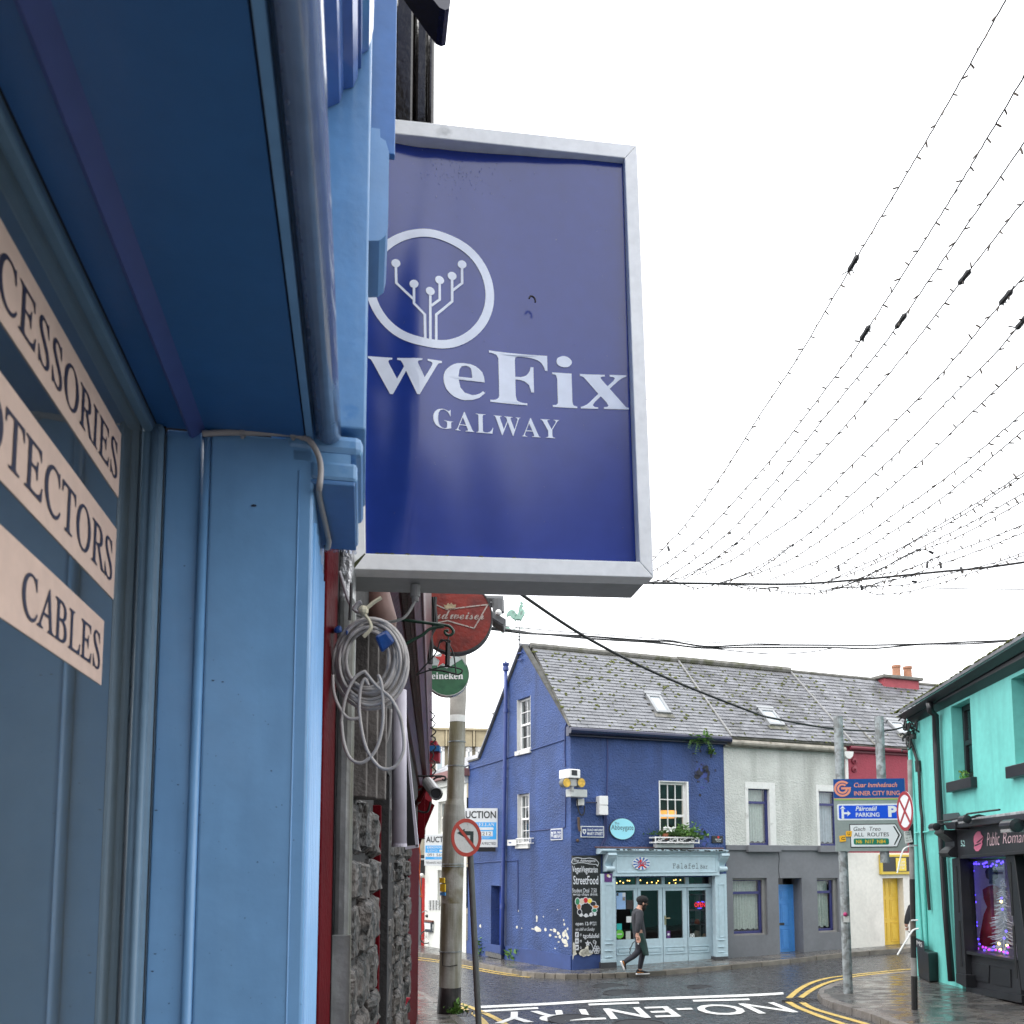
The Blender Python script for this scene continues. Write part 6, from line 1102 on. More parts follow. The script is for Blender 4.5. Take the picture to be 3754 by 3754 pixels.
MB().tube(smooth_path([PT.hit('E', x, y, .05) for x, y in ((770, 1130), (800, 1190), (845, 1330), (862, 1400), (872, 1500), (885, 1800), (900, 1932))] + [PT.hit('F', x, y, .05) for x, y in ((905, 180), (920, 330), (950, 600), (975, 930))], 4), .028, 8).build('cable', BLACKM, wc)
MB().tube([PT.hit('E', 855, 1350, .05), PT.hit('E', 862, 1460, .05)], .05, 8).build('joint', BLACKM, wc)
cl = thing('cable_cluster', 'tangle of black cable clamps under the gutter at the turquoise corner', 'cable clamps', PT.hit('E', 780, 1050, .08))
tg = MB(); rnd = random.Random(12)
for i in range(16):
    a = PT.hit('E', rnd.uniform(735, 835), rnd.uniform(960, 1150), rnd.uniform(.04, .16)); pts = [a]
    for k in range(4): pts.append(pts[-1] + Vector((rnd.gauss(0, .06), rnd.gauss(0, .05), rnd.gauss(-.02, .08))))
    tg.tube(smooth_path(pts, 4), rnd.uniform(.008, .018), 6)
for i in range(7): tg.box(PT.hit('E', rnd.uniform(745, 830), rnd.uniform(970, 1130), .1), (.03, .03, .045))
tg.build('clamps', BLACKM, cl)
# black shopfront
BS = thing('shopfront', 'black timber shopfront with pink script lettering on the turquoise building', 'shopfront', PT.hit('Q', 330, 1840, .1))
BK = mat('shop_black', (.013, .014, .017), .38, .25, 3, .2, 40); BK2 = mat('shop_black_panel', (.018, .019, .023), .4, .2, 3, .15, 40)
SDT = .12
def qq(pts, d0, d1, name, m, bevel=.006, parent=None): return MB().pquad(PT, [tq('Q', x, y, d1) for x, y in pts], d0, d1).build(name, m, parent or BS, bevel=bevel)
p_ = qq([(282, 1735), (378, 1740), (312, 530), (235, 545)], -.02, SDT, 'pilaster', BK)
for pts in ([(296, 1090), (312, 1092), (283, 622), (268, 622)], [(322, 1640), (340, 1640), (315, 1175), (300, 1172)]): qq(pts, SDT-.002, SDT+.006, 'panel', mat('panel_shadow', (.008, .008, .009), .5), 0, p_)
qq([(276, 1800), (378, 1850), (376, 1722), (276, 1706)], -.02, SDT+.06, 'plinth', BK)
p2 = qq([(940, 1875), (1040, 1900), (866, 500), (775, 510)], -.02, SDT, 'pilaster', BK)
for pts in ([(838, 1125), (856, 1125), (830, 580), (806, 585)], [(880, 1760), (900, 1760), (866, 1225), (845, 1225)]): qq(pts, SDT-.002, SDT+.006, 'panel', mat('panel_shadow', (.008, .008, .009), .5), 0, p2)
qq([(300, 545), (1200, 445), (1200, 120), (262, 240)], -.02, .16, 'fascia', BK2)
qq([(330, 548), (1200, 478), (1200, 445), (330, 515)], .0, .22, 'fascia_mould', BK)
qq([(195, 245), (1200, 130), (1200, 62), (190, 180)], .0, .34, 'cornice', BK)
LEADW = mat('wet_lead', (.32, .33, .34), .35, .4, 14, .5, 30)
qq([(210, 182), (1200, 62), (1200, 25), (240, 160)], .0, .30, 'lead_cap', LEADW)
u0 = tq('Q', 205, 400, .2)[0]; zt, zb = tq('Q', 250, 255, .2)[1], tq('Q', 250, 535, .2)[1]; Hc = zt-zb
pr_ = [(0, 0), (.34, 0), (.36, .12), (.30, .22), (.20, .42), (.20, .60), (.27, .72), (.31, .84), (.27, .96), (.16, 1.0), (0, 1.0)]
us_ = tq('Q', 232, 400, .1)[0]; ue_ = tq('Q', 330, 400, .1)[0]
MB().prism([PT.pt(us_, zt-t*Hc, d) for d, t in pr_], PT.U*(ue_-us_)).build('console', BK, BS)
qq([(190, 250), (270, 250), (270, 175), (150, 180)], .0, .36, 'console_cap', BK)
# window frame, sill, stall riser, glass
ga = [(408, 578), (764, 550), (815, 1562), (458, 1480)]
fb_ = MB()
for pts in ([(318, 1485), (455, 1480), (405, 575), (312, 545)], [(312, 548), (775, 512), (770, 550), (408, 578)]): fb_.pquad(PT, [tq('Q', x, y, -.05) for x, y in pts], -.12, -.05)
Wn = fb_.build('window', BK, BS)
MB().poly([PT.hit('Q', x, y, -.09) for x, y in ga]).build('pane', glass('shop_display_glass', (.85, .85, .9), .10), Wn)
qq([(382, 1512), (900, 1600), (900, 1570), (378, 1480)], -.1, .1, 'sill', BK)
qq([(372, 1850), (940, 1975), (900, 1590), (385, 1505)], -.1, .02, 'stall_riser', BK2)
for pts in ([(440, 1770), (605, 1805), (612, 1625), (432, 1595)], [(650, 1815), (830, 1850), (825, 1668), (642, 1632)]): qq(pts, .02, .035, 'panel', BK, .004)
qq([(378, 1900), (940, 2010), (940, 1930), (378, 1840)], -.1, .08, 'base', BK)
back_room(PT, (tq('Q', 405, 900)[0]-.1, -2.2, tq('Q', 800, 900)[0]+.3, tq('Q', 600, 560)[1]), .13, 1.2, mat('display_back', (.78, .78, .84), .8, .08, 4), BS)
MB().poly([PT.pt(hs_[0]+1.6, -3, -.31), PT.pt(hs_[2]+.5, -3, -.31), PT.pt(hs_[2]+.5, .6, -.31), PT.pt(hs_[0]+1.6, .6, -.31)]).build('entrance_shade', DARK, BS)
# display: red dress on a stand, white branch tree, lights
dr_ = thing('display_dress', 'long red dress on a stand in the shop window', 'dress', PT.hit('Q', 650, 1430, -.5))
RED = mat('red_satin', (.42, .008, .018), .4, .2, 6); pb = PT.hit('Q', 655, 1420, -.5); pt_ = PT.hit('Q', 640, 800, -.5); hh = (pt_-pb).length
MB().lathe(pb, (0, 0, 1), [(0, .26), (hh*.25, .22), (hh*.5, .17), (hh*.62, .12), (hh*.75, .16), (hh*.9, .17), (hh*.97, .08), (hh, .05)], 18).build('gown', RED, dr_, smooth=True)
MB().lathe(pt_, (0, 0, 1), [(0, .05), (.06, .045), (.1, .09), (.2, .1), (.28, .05)], 14).build('head_form', mat('dark_form', (.05, .05, .05), .5), dr_, smooth=True); MB().tube([pb-Vector((0, 0, .25)), pb], .02, 8).build('stand', STEEL, dr_)
xt = thing('display_tree', 'white frosted tree with tiny lights in the shop window', 'display tree', PT.hit('Q', 770, 1450, -.4))
wt = MB(); rnd = random.Random(2); pb = PT.hit('Q', 765, 1440, -.4); pt_ = PT.hit('Q', 755, 750, -.4)
for i in range(320):
    t = rnd.random(); p = pb.lerp(pt_, t); r_ = .24*(1-t)+.05; a = rnd.uniform(0, 6.28); q = p + Vector((math.cos(a), math.sin(a), -.25))*r_*rnd.uniform(.5, 1); wt.tube([p, q], [.012, .004], 4)
wt.build('branches', WHITE, xt, kind='stuff'); MB().tube([pb-Vector((0, 0, .2)), pt_], .02, 6).build('trunk', WHITE, xt)
LB = mat('blue_led', (.2, .15, 1), .5, emit=(.09, .05, 1), estr=3); LM = mat('magenta_led', (.9, .1, .9), .5, emit=(.6, .06, .9), estr=1); LW = mat('warm_led', (1, .8, .2), .5, emit=(1, .7, .2), estr=5)
ll = thing('window_lights', 'string of blue lights around the inside of the black shop window', 'lights', PT.hit('Q', 430, 700, -.16))
b1_ = MB(); b2_ = MB(); b3_ = MB()
for x, y in ((480, 575), (442, 595), (462, 597), (485, 600), (510, 600), (410, 615), (422, 643), (452, 672), (425, 705), (440, 745), (447, 778), (452, 818), (453, 846), (435, 880), (467, 914), (441, 948), (476, 985), (448, 1085), (470, 1150), (486, 1190), (488, 1225), (503, 1360), (517, 1410), (550, 598), (570, 592), (586, 584), (565, 626), (597, 626), (632, 620), (650, 600), (685, 612), (692, 575), (712, 570), (735, 592), (752, 578), (740, 945), (748, 1058), (785, 1280), (765, 1350), (565, 1472), (645, 1470), (662, 1438), (790, 1490), (800, 1550), (572, 1510), (780, 1500)): b1_.ball(PT.hit('Q', x, y, -.16), .017, 6, 4)
for x, y in ((470, 1450), (500, 1455), (550, 1440), (580, 1448), (620, 1465), (680, 1470), (720, 1480), (760, 1490), (800, 1500), (440, 1010), (610, 1468), (805, 1440)): b2_.ball(PT.hit('Q', x, y, -.17), .02, 6, 4)
for x, y in ((726, 1468), (712, 1405), (795, 1425), (735, 980)): b3_.ball(PT.hit('Q', x, y, -.2), .022, 6, 4)
b1_.build('blue_bulbs', LB, ll, kind='stuff'); b2_.build('magenta_bulbs', LM, ll, kind='stuff'); b3_.build('warm_bulbs', LW, ll, kind='stuff')
# lettering
PINK = mat('pink_print', (.62, .16, .26), .4); PINKP = mat('pale_pink_print', (.72, .50, .54), .4)
FDT = .163
text_px('52', PT, 'Q', 328, 362, 370, 422, FDT, mat('pale_digits', (.45, .75, .72), .4), BS, tilt=-2, offset=.01)
text_px('Public', PT, 'Q', 592, 285, 722, 420, FDT, PINKP, BS, shear=.3, offset=-.01, tilt=-12); text_px('Romance', PT, 'Q', 752, 280, 1075, 395, FDT, PINKP, BS, shear=.3, offset=-.01, tilt=-22)
lp = [tq('Q', x, y, FDT) for x, y in ((500, 268), (525, 272), (538, 305), (553, 325), (552, 350), (540, 375), (545, 400), (530, 445), (505, 470), (480, 470), (460, 440), (465, 405), (458, 370), (460, 320), (480, 285))]
MB().prism([PT.pt(u, z, FDT-.002) for u, z in lp], PT.N*.005).build('lips_emblem', PINK, BS)
for pts in ([(480, 385), (548, 330), (545, 345), (500, 385)], [(465, 408), (530, 385), (528, 395), (470, 420)]): qq(pts, FDT, FDT+.006, 'lips_emblem', BK2, 0)
for x, y, s in ((60, 225, .72), (365, 150, .72), (840, 215, 1.05)):
    sl_ = thing('shop_floodlight', ['black floodlight on the left end of the black shop cornice', 'black floodlight sitting on the cornice above the pink lips', 'black floodlight hanging before the pink script lettering'][(60, 365, 840).index(x)], 'lamp', PT.hit('Q', x, y, .45), 'floodlights on the black shopfront')
    c_ = PT.hit('Q', x, y, .45); M_ = Matrix((PT.U, PT.N, PT.Z)).transposed()
    MB().lathe(c_-PT.U*.16*s, PT.U, [(0, .04*s), (.01, .085*s), (.3*s, .085*s), (.31*s, .04*s)], 14).build('head', BLACKP, sl_); MB().box(c_+Vector((0, 0, -.05*s)), (.13*s, .075*s, .03*s), M_).build('lens', mat('lamp_lens', (.25, .25, .25), .15), sl_)
    MB().tube([c_, c_-PT.N*.2+Vector((0, 0, .06)), c_-PT.N*.42], .02, 6).build('arm', BLACKP, sl_)
MB().tube(smooth_path([PT.hit('Q', x, y, .3) for x, y in ((390, 95), (430, 88), (600, 65), (720, 50))], 4), .015, 6).tube(smooth_path([PT.hit('Q', x, y, .3) for x, y in ((100, 165), (170, 160), (300, 135), (390, 100))], 4), .012, 6).build('lamp_cable', BLACKM, BS)
qq([(150, 175), (320, 150), (290, 80), (145, 95)], .1, .13, 'lead_flap', mat('lead_grey', (.05, .07, .075), .4), 0)
# planter with a name board at the foot of the wall
pn = thing('planter', 'square black planter with a white lettered board at the foot of the turquoise wall', 'planter', PT.hit('F', 980, 1620, .3))
a = gp('F', 864, 1606, H); b = gp('F', 975, 1660, H); c = gp('F', 1118, 1648, H)
zt = at('F', 960, 1305, a.y).z
d = a + (c-b); q = [a, b, c, Vector((d.x, d.y, b.z))]
lo = [Vector((v.x, v.y, gz(v.x, v.y)+H)) for v in q]; cc_ = sum(lo, Vector())/4
hi = [Vector((v.x, v.y, zt)) + (v-cc_)*.06 for v in lo]
MB().hexa(lo, hi).build('box', mat('planter_black', (.012, .013, .014), .35, .2, 4), pn, bevel=.02)
n_ = (hi[1]-hi[0]).normalized(); up = Vector((0, 0, .17))
MB().hexa([hi[0], hi[1]*.7+hi[0]*.3, hi[1]*.7+hi[0]*.3+up, hi[0]+up], [v+Vector((.02, .03, 0)) for v in (hi[0], hi[1]*.7+hi[0]*.3, hi[1]*.7+hi[0]*.3+up, hi[0]+up)]).build('board', BLACKP, pn)
fr0 = Vector((-.006, -.006, 0)); A_, B_ = hi[0]+(hi[1]-hi[0])*.05+fr0, hi[0]+(hi[1]-hi[0])*.55+fr0
text_quad('MS', [A_+up*.3, B_+up*.3, B_+up*.8, A_+up*.8], WHITE, pn)
# ------------------------------------------------------------------ direction sign on two posts
ds = thing('direction_sign', 'grey direction board with blue and white panels on two steel posts', 'road sign', gp('D', 1230, 1650, H))
PS = Pl(at('Z', 900, 1000, 13.2), 98)
def zu(x, y, d=0): return PS.uv('Z', x, y, d)
post_m = GALVP
for (xt, yt, xb, yb, cb, ct) in ((1140, 550, 1230, 1650, 'D', 'C'), (1502, 550, 1555, 505, 'D', 'C')):
    top = PS.off(-.09).hit(ct, xt, yt); bot = PS.off(-.09).hit(cb, xb, yb)
    foot = Vector((bot.x + (0 if xb == 1230 else 0), bot.y, gz(bot.x, bot.y)+H-.02)) if xb == 1230 else bot
    P_ = MB().tube([foot, top], .072, 14).build('post', post_m, ds, smooth=False)
    if xb == 1230:
        p = at('D', 1205, 962, foot.y-.08); MB().ball(p, .035).build('push_button', mat('magenta_button', (.35, .02, .12), .4), P_); MB().box(at('D', 1216, 1003, foot.y-.08), (.045, .004, .05)).build('sticker', OFFW, P_)
Q4 = [zu(305, 1650), zu(1640, 1640), zu(1500, 350), zu(248, 380)]
Q4[1] = (zu(1560, 1640)[0], Q4[0][1]); Q4[2] = (Q4[1][0], zu(1500, 350)[1]); Q4[3] = (Q4[0][0]-.0, Q4[2][1])
u0, u1, z0, z1 = zu(285, 1000)[0], zu(1560, 1000)[0], zu(900, 1648)[1], zu(900, 362)[1]
GR = mat('sign_grey', (.25, .29, .28), .45, .06, 3); SBL = mat('sign_navy', (.004, .055, .25), .3, .05, 3); SBR = mat('sign_blue', (.005, .07, .62), .3); SGN = mat('sign_green', (.01, .18, .11), .3); SPK = mat('sign_salmon', (.70, .26, .17), .4); SLG = mat('sign_lime', (.25, .40, .12), .4); SWH = mat('sign_white', (.72, .74, .76), .3); SBK = mat('sign_black', (.015, .015, .015), .4); SYL = mat('sign_yellow_text', (.75, .48, .02), .4)
bd = MB().pbox(PS, u0, z0, u1, z1, -.012, 0).build('board', GR, ds, bevel=.004)
MB().pbox(PS, u0, zu(900, 740)[1], u1, zu(900, 712)[1], .0, .003).build('stripe', SLG, bd)
nb = MB().pbox(PS, u0, zu(900, 700)[1], u1-.01, z1, .0, .004).build('navy_panel', SBL, bd)
MB().pbox(PS, u0, zu(900, 712)[1], u1, zu(900, 700)[1], .0, .003).build('stripe', SPK, bd)
def zt_(t, x0, y0, x1, y1, m, p, d=.006, **k): text_px(t, PS, 'Z', x0, y0, x1, y1, d, m, p, **k)
zt_('Cuar Inmheánach', 632, 432, 1398, 515, SPK, nb, shear=.25, offset=.015, tilt=-8); zt_('INNER CITY RING', 634, 580, 1445, 660, SPK, nb, offset=.015, tilt=-8)
u, z = zu(425, 538)
for r0, r1 in ((.085, .118), (.128, .16)) if False else ((.052, .083), (.098, .131)):
    mb = MB(); s_ = 1.0; seg = 40
    for i in range(seg):
        a, b = R(45) + R(315)*i/seg, R(45) + R(315)*(i+1)/seg
        mb.pquad(PS, [(u+r0*math.cos(a), z+r0*math.sin(a)), (u+r1*math.cos(a), z+r1*math.sin(a)), (u+r1*math.cos(b), z+r1*math.sin(b)), (u+r0*math.cos(b), z+r0*math.sin(b))], .004, .008)
    mb.build('emblem', SPK, nb)
MB().pbox(PS, u-.02, z-.012, u+.131, z+.024, .004, .0085).pbox(PS, u+.098, z-.02, u+.131, z-.012, .004, .008).build('emblem', SPK, nb)
def rrect(P, a, b, c, e, r, d0, d1):
    pts = []
    for cx, cz, s in ((c-r, e-r, 0), (a+r, e-r, 1), (a+r, b+r, 2), (c-r, b+r, 3)):
        for i in range(5): t = math.pi/2*(s+i/4); pts.append((cx+r*math.cos(t), cz+r*math.sin(t)))
    return MB().prism([P.pt(x, y, d0) for x, y in pts], P.N*(d1-d0))
ua_, ub_ = zu(335, 950)[0], zu(1490, 950)[0]; za_, zb_ = zu(900, 1095)[1], zu(900, 805)[1]
pk = rrect(PS, ua_, za_, ub_, zb_, .03, 0, .004).build('parking_panel', SWH, bd); rrect(PS, ua_+.025, za_+.025, ub_-.025, zb_-.025, .02, .004, .006).build('field', SBR, pk)
zt_('Páirceáil', 660, 850, 1042, 932, SWH, pk, .008, shear=.25, offset=.02, tilt=-4); zt_('PARKING', 665, 962, 1085, 1038, SWH, pk, .008, offset=.02, tilt=-4); zt_('P', 1240, 842, 1396, 1040, SWH, pk, .008, offset=.05, tilt=-3)
MB().pquad(PS, [zu(*q) for q in ((412, 1070), (455, 1070), (448, 900), (408, 900))], .006, .009).pquad(PS, [zu(*q) for q in ((448, 990), (520, 990), (520, 955), (448, 955))], .006, .0088).prism([PS.pt(*zu(*q), .006) for q in ((375, 900), (430, 842), (478, 900), (440, 890), (408, 890))], PS.N*.0032).prism([PS.pt(*zu(*q), .006) for q in ((510, 922), (572, 975), (510, 1028), (520, 990), (520, 955))], PS.N*.0032).build('arrow', SWH, pk)
out = [(548, 1165), (1365, 1155), (1490, 1362), (1395, 1575), (572, 1582)]; inside = [(562, 1180), (1358, 1170), (1472, 1362), (1388, 1558), (585, 1567)]
ar = MB().prism([PS.pt(*zu(*q), .0) for q in out], PS.N*.004).build('route_panel', SBK, bd); MB().prism([PS.pt(*zu(*q), .004) for q in inside], PS.N*.002).build('field', SWH, ar)
zt_('Gach  Treo', 625, 1213, 1105, 1285, SBK, ar, .008, shear=.25, tilt=-3); zt_('ALL  ROUTES', 635, 1316, 1250, 1385, SBK, ar, .008, tilt=-4, offset=.004)
MB().prism([PS.pt(*zu(*q), .006) for q in ((1318, 1200), (1345, 1200), (1442, 1360), (1355, 1530), (1335, 1530), (1415, 1360))], PS.N*.003).build('chevron', SBK, ar)
gpn = rrect(PS, zu(625, 1470)[0], zu(900, 1528)[1], zu(1248, 1470)[0], zu(900, 1418)[1], .025, .006, .008).build('route_numbers', SGN, ar); zt_('N6  N17  N84', 668, 1440, 1195, 1508, SYL, ar, .010, offset=.015, tilt=-3)
for pts, t, tq_ in (((368, 1375), (470, 1358), (490, 1468), (380, 1482)), 'C', ((405, 1400), (470, 1395), (470, 1440), (405, 1450))), (((488, 1290), (592, 1285), (585, 1385), (485, 1385)), 'U', ((515, 1312), (560, 1308), (560, 1360), (515, 1362))):
    MB().prism([PS.pt(*zu(*q), .008) for q in pts], PS.N*.003).build('sticker', mat('sticker_amber', (.80, .42, .02), .4), bd)
    k = [PS.pt(*zu(*q), .0125) for q in tq_]; text_quad('U', [k[3], k[2], k[1], k[0]] if t == 'U' else [k[0], k[3], k[2], k[1]], SBK, bd, offset=.02)
# ------------------------------------------------------------------ banded pole with no stopping sign
bp_ = thing('sign_pole', 'thin black and grey banded pole with a no stopping disc and time plate', 'sign pole', gp('F', 826, 1930, H))
foot = gp('F', 826, 1935, H); Yb = foot.y
def bz(c, x, y): return at(c, x, y, Yb)
ptop = bz('E', 776, 1340)
def along(c, y):
    t0 = foot; q = at(c, 800, y, Yb); k = (q.z-foot.z)/(ptop.z-foot.z); return foot.lerp(ptop, k)
PBK = mat('pole_black', (.018, .017, .017), .45, .3, 6); PGY = mat('pole_grey', (.24, .235, .225), .5, .25, 6); PBR = mat('pole_brown', (.10, .085, .07), .5, .2, 6)
segs = [('F', 1935), ('F', 1595, PBK), ('F', 1410, PGY), ('F', 1190, PBK), ('F', 1038, PBR), ('F', 615, PBK), ('F', 270, PGY), ('F', 60, PBK), ('E', 1340, PGY)]
prev = foot
for i, s in enumerate(segs[1:]):
    q = along(s[0], s[1]); o_ = MB().tube([prev, q], .040 - .0012*i, 14).build('pole_band', s[2], bp_); prev = q
PN = Pl(bz('F', 747, -80) + Vector((0, -.07, 0)), 184)
u, z = 0, 0; rr0 = abs(bz('Z', 1570, 590).z - bz('Z', 1570, 1288).z)/2; PN.o = bz('Z', 1571, 938)+Vector((-.05, -.04, 0))
NRED = mat('sign_dark_red', (.30, .012, .02), .4); dsk = disc(PN, 0, 0, rr0, -.004, 0, 48).build('disc', SWH, bp_)
ring(PN, 0, 0, rr0*.83, rr0, 0, .004).build('ring', NRED, dsk)
for a in (45, 135):
    dx, dz = math.cos(R(a))*rr0*.9, math.sin(R(a))*rr0*.9; stroke(PN, [(-dx, -dz), (dx, dz)], rr0*.15, 0, .0035 if a == 45 else .003).build('bar', NRED, dsk)
tp = [bz('Z', x, y)+Vector((0, -.05, 0)) for x, y in ((1512, 1508), (1642, 1482), (1600, 1282), (1488, 1300))]
tpl = MB().hexa(tp, [v+Vector((.0, .006, 0)) for v in tp]).build('time_plate', OFFW, bp_)
def lerp2(a, b, s, t): return ((tp[0].lerp(tp[1], s)).lerp(tp[3].lerp(tp[2], s), t)) + Vector((0, -.004, 0))
for t, a, b in (('AT ANY', .82, .94), ('TIME', .62, .76), ('8.00 - 18.30', .36, .48), ('MON - SAT', .14, .26)): text_quad(t, [lerp2(0, 0, .12, a), lerp2(0, 0, .88, a), lerp2(0, 0, .88, b), lerp2(0, 0, .12, b)], SBK, bp_)
MB().tube([along('F', 275)-Vector((.06, .05, 0)), along('F', 275)+Vector((.06, -.05, 0))], .012, 6).build('clamp', STEEL, bp_)
for nm, lab, pts, rr_ in (('cable_tie', 'long white cable tie arching off the upper banded pole', [('F', 800, 282), ('F', 750, 284), ('F', 700, 310), ('F', 670, 380), ('F', 655, 450), ('F', 632, 552)], .010), ('cable_tie', 'white cable tie tail sticking down from the middle of the banded pole', [('F', 845, 1112), ('F', 790, 1130), ('F', 740, 1205), ('F', 690, 1285), ('F', 634, 1378)], .012)):
    t = thing(nm, lab, 'cable tie', bz(*pts[0])+Vector((0, -.05, 0))); MB().tube(smooth_path([bz(*q)+Vector((0, -.05, 0)) for q in pts], 4), rr_, 6).build('strap', WHITE, t)
MB().tube([bz('F', 776, 1030)+Vector((0, -.047, 0)), bz('F', 838, 1028)+Vector((0, -.047, 0))], .012, 6).build('strap', WHITE, bp_)
# ------------------------------------------------------------------ concrete lamp column
cp_ = thing('lamp_column', 'stained concrete lamp column with a black painted foot', 'lamp column', gp('G', 470, 1835, H))
base = gp('G', 472, 1838, H); Yp = base.y
CONC = mat('stained_concrete', (.33, .325, .30), .8, .2, 4, .5, 35, dirt=(.13, .115, .065), dscale=4.2, dlim=(.42, .62), streak=True)
CONC2 = mat('mossy_concrete', (.30, .29, .26), .85, .2, 4, .5, 35, dirt=(.12, .095, .035), dscale=2.4, dlim=(.42, .6))
def pz(c, x, y): return at(c, x, y, Yp)
def rad(c, x0, x1): return abs(pz(c, x0, 500).x-pz(c, x1, 500).x)/2
def seg_(name, rows, m, sm=True):
    pts = [pz(c, (x0+x1)/2, y) for c, x0, x1, y in rows]; rs = [rad(c, x0, x1) for c, x0, x1, y in rows]
    return MB().tube(pts, rs, 28).build(name, m, cp_, smooth=False)
seg_('foot', [('G', 366, 576, 1842), ('G', 384, 580, 1612)], mat('foot_black', (.018, .017, .018), .5, .35, 5, .3, 40, dirt=(.06, .05, .05), dscale=5))
seg_('lower_shaft', [('G', 384, 580, 1612), ('G', 392, 587, 1250), ('G', 402, 594, 870)], CONC)
seg_('lower_shaft', [('G', 402, 594, 870), ('G', 410, 605, 520)], CONC2)
seg_('upper_shaft', [('G', 410, 605, 520), ('K', 1222, 1428, 1010), ('K', 1238, 1424, 905), ('K', 1256, 1418, 850), ('K', 1260, 1420, 700)], CONC)
seg_('upper_shaft', [('K', 1260, 1420, 700), ('K', 1268, 1424, 540)], CONC); seg_('upper_shaft', [('K', 1268, 1424, 537), ('K', 1276, 1432, 312)], CONC); seg_('upper_shaft', [('K', 1276, 1432, 309), ('K', 1281, 1434, 125)], CONC)
seg_('white_band', [('K', 1279, 1437, 125), ('K', 1281, 1437, 62)], OFFW); RUSTP = mat('rust_streaked_concrete', (.32, .30, .27), .8, .2, 4, .4, 40, dirt=(.13, .06, .025), dscale=3, dlim=(.5, .62), streak=True)
seg_('upper_shaft', [('K', 1283, 1434, 62), ('J', 1286, 1441, 1700), ('J', 1290, 1442, 1500), ('J', 1296, 1442, 1200)], RUSTP)
for c, x0, x1, y in (('G', 382, 588, 1295), ('G', 405, 610, 545), ('G', 408, 606, 525), ('K', 1264, 1428, 538), ('K', 1272, 1436, 310)):
    k = pz(c, (x0+x1)/2, y); r_ = rad(c, x0, x1); MB().tube([k-Vector((0, 0, .008)), k+Vector((0, 0, .008))], r_*1.01, 28).build('steel_band', GALVP, cp_)
kk = [pz('G', 428, 1300)+Vector((0, -.19, 0)), pz('G', 428, 1412)+Vector((0, -.19, 0)), pz('G', 490, 1418)+Vector((0, -.19, 0)), pz('G', 555, 1405)+Vector((0, -.19, 0))]
MB().tube(kk, .008, 5).build('hatch_edge', BLACKM, cp_)
for x, y0, y1, m in ((425, 700, 765, mat('yellow_notice', (.75, .50, .03), .5)), (419, 645, 690, mat('yellow_notice', (.75, .50, .03), .5)), (425, 772, 800, mat('blue_notice', (.06, .25, .55), .5))):
    a = pz('G', x, y1); b = pz('G', x, y0); MB().box(Vector((a.x+.004, a.y-.165, (a.z+b.z)/2)), (.05, .012, (b.z-a.z)/2), Matrix.Rotation(R(-38), 3, 'Z')).build('notice', m, cp_)
def weed(c, x, y, h, n, sz, lab, sd, spread=.12):
    p = gp(c, x, y, h); t = thing('weed', lab, 'plant', p)
    leaves(p, n, (spread, spread*.5, spread*.8), sz, LEAF, 'leaves', t, seed=sd); MB().tube([p-Vector((0, 0, .02)), p+Vector((.01, 0, .1))], .008, 5).build('stem', LEAF2, t)
weed('G', 535, 1850, H, 70, .09, 'small tuft of grass at the foot of the concrete column', 3, .07)
weed('G', 865, 1325, H, 260, .24, 'leafy green weed beside the blue door step', 4, .2); weed('G', 1150, 1370, H, 260, .24, 'green weed at the foot of the blue gable, left of the pair', 5, .16); weed('G', 1205, 1380, H, 260, .26, 'taller green weed at the foot of the blue gable, right of the pair', 6, .15)
weed('G', 1375, 1405, H, 40, .08, 'tiny weed at the gable foot nearest the flaked corner', 7, .08); weed('G', 1490, 1420, H, 30, .08, 'tiny weed at the very corner of the blue house', 8, .06)
fn = thing('fern', 'green fern growing from the gutter of the blue house', 'fern', PF.hit('B', 1430, 1010, .2)); fm = MB(); rnd = random.Random(15)
for i in range(46):
    b = PF.hit('B', rnd.uniform(1340, 1520), rnd.uniform(985, 1005), .2); d = Vector((rnd.gauss(0, .7), rnd.gauss(-.5, .4), rnd.gauss(.1, .6))).normalized(); l = rnd.uniform(.18, .42); s = d.cross(Vector((0, 0, 1))).normalized()
    for k in range(9):
        t = k/9; p = b+d*l*t+Vector((0, 0, -.18*t*t)); w_ = .06*(1-t)+.01
        for sg in (1, -1): fm.add([p, p+s*sg*w_+d*.02, p+d*.035], [(0, 1, 2)])
fm.build('fronds', LEAF, fn, kind='stuff'); leaves(PF.hit('B', 1530, 1150, .03), 40, (.05, .03, .08), .1, LEAF2, 'fronds', fn, seed=21)
# ------------------------------------------------------------------ no left turn disc on its post
nl = thing('turn_sign', 'round no left turn sign on a thin leaning grey post', 'road sign', Vector((-.1, 9.6, -2.2)))
NY = 9.57; c_ = at('K', 1442, 1212, NY); plane_turn = Pl(c_, 49)
r_ = abs(at('K', 1442, 1032, NY).z-at('K', 1442, 1393, NY).z)/2
SRD = mat('sign_weathered_red', (.36, .03, .018), .5, .1, 5); SGW = mat('sign_dull_white', (.50, .48, .47), .5, .08, 8, dirt=(.22, .20, .18), dscale=30, dlim=(.64, .72))
dk = disc(plane_turn, 0, 0, r_, -.004, 0, 56).build('disc', SGW, nl); ring(plane_turn, 0, 0, r_*.80, r_, 0, .004, 56).build('ring', SRD, dk)
MB().pbox(plane_turn, r_*.25, -r_*.36, r_*.47, r_*.34, 0, .002).pbox(plane_turn, -r_*.15, r_*.12, r_*.25, r_*.34, 0, .0021).prism([plane_turn.pt(u*r_, z*r_, 0) for u, z in ((-.62, .23), (-.12, -.0), (-.12, .46))], plane_turn.N*.002).build('arrow', SBK, dk)
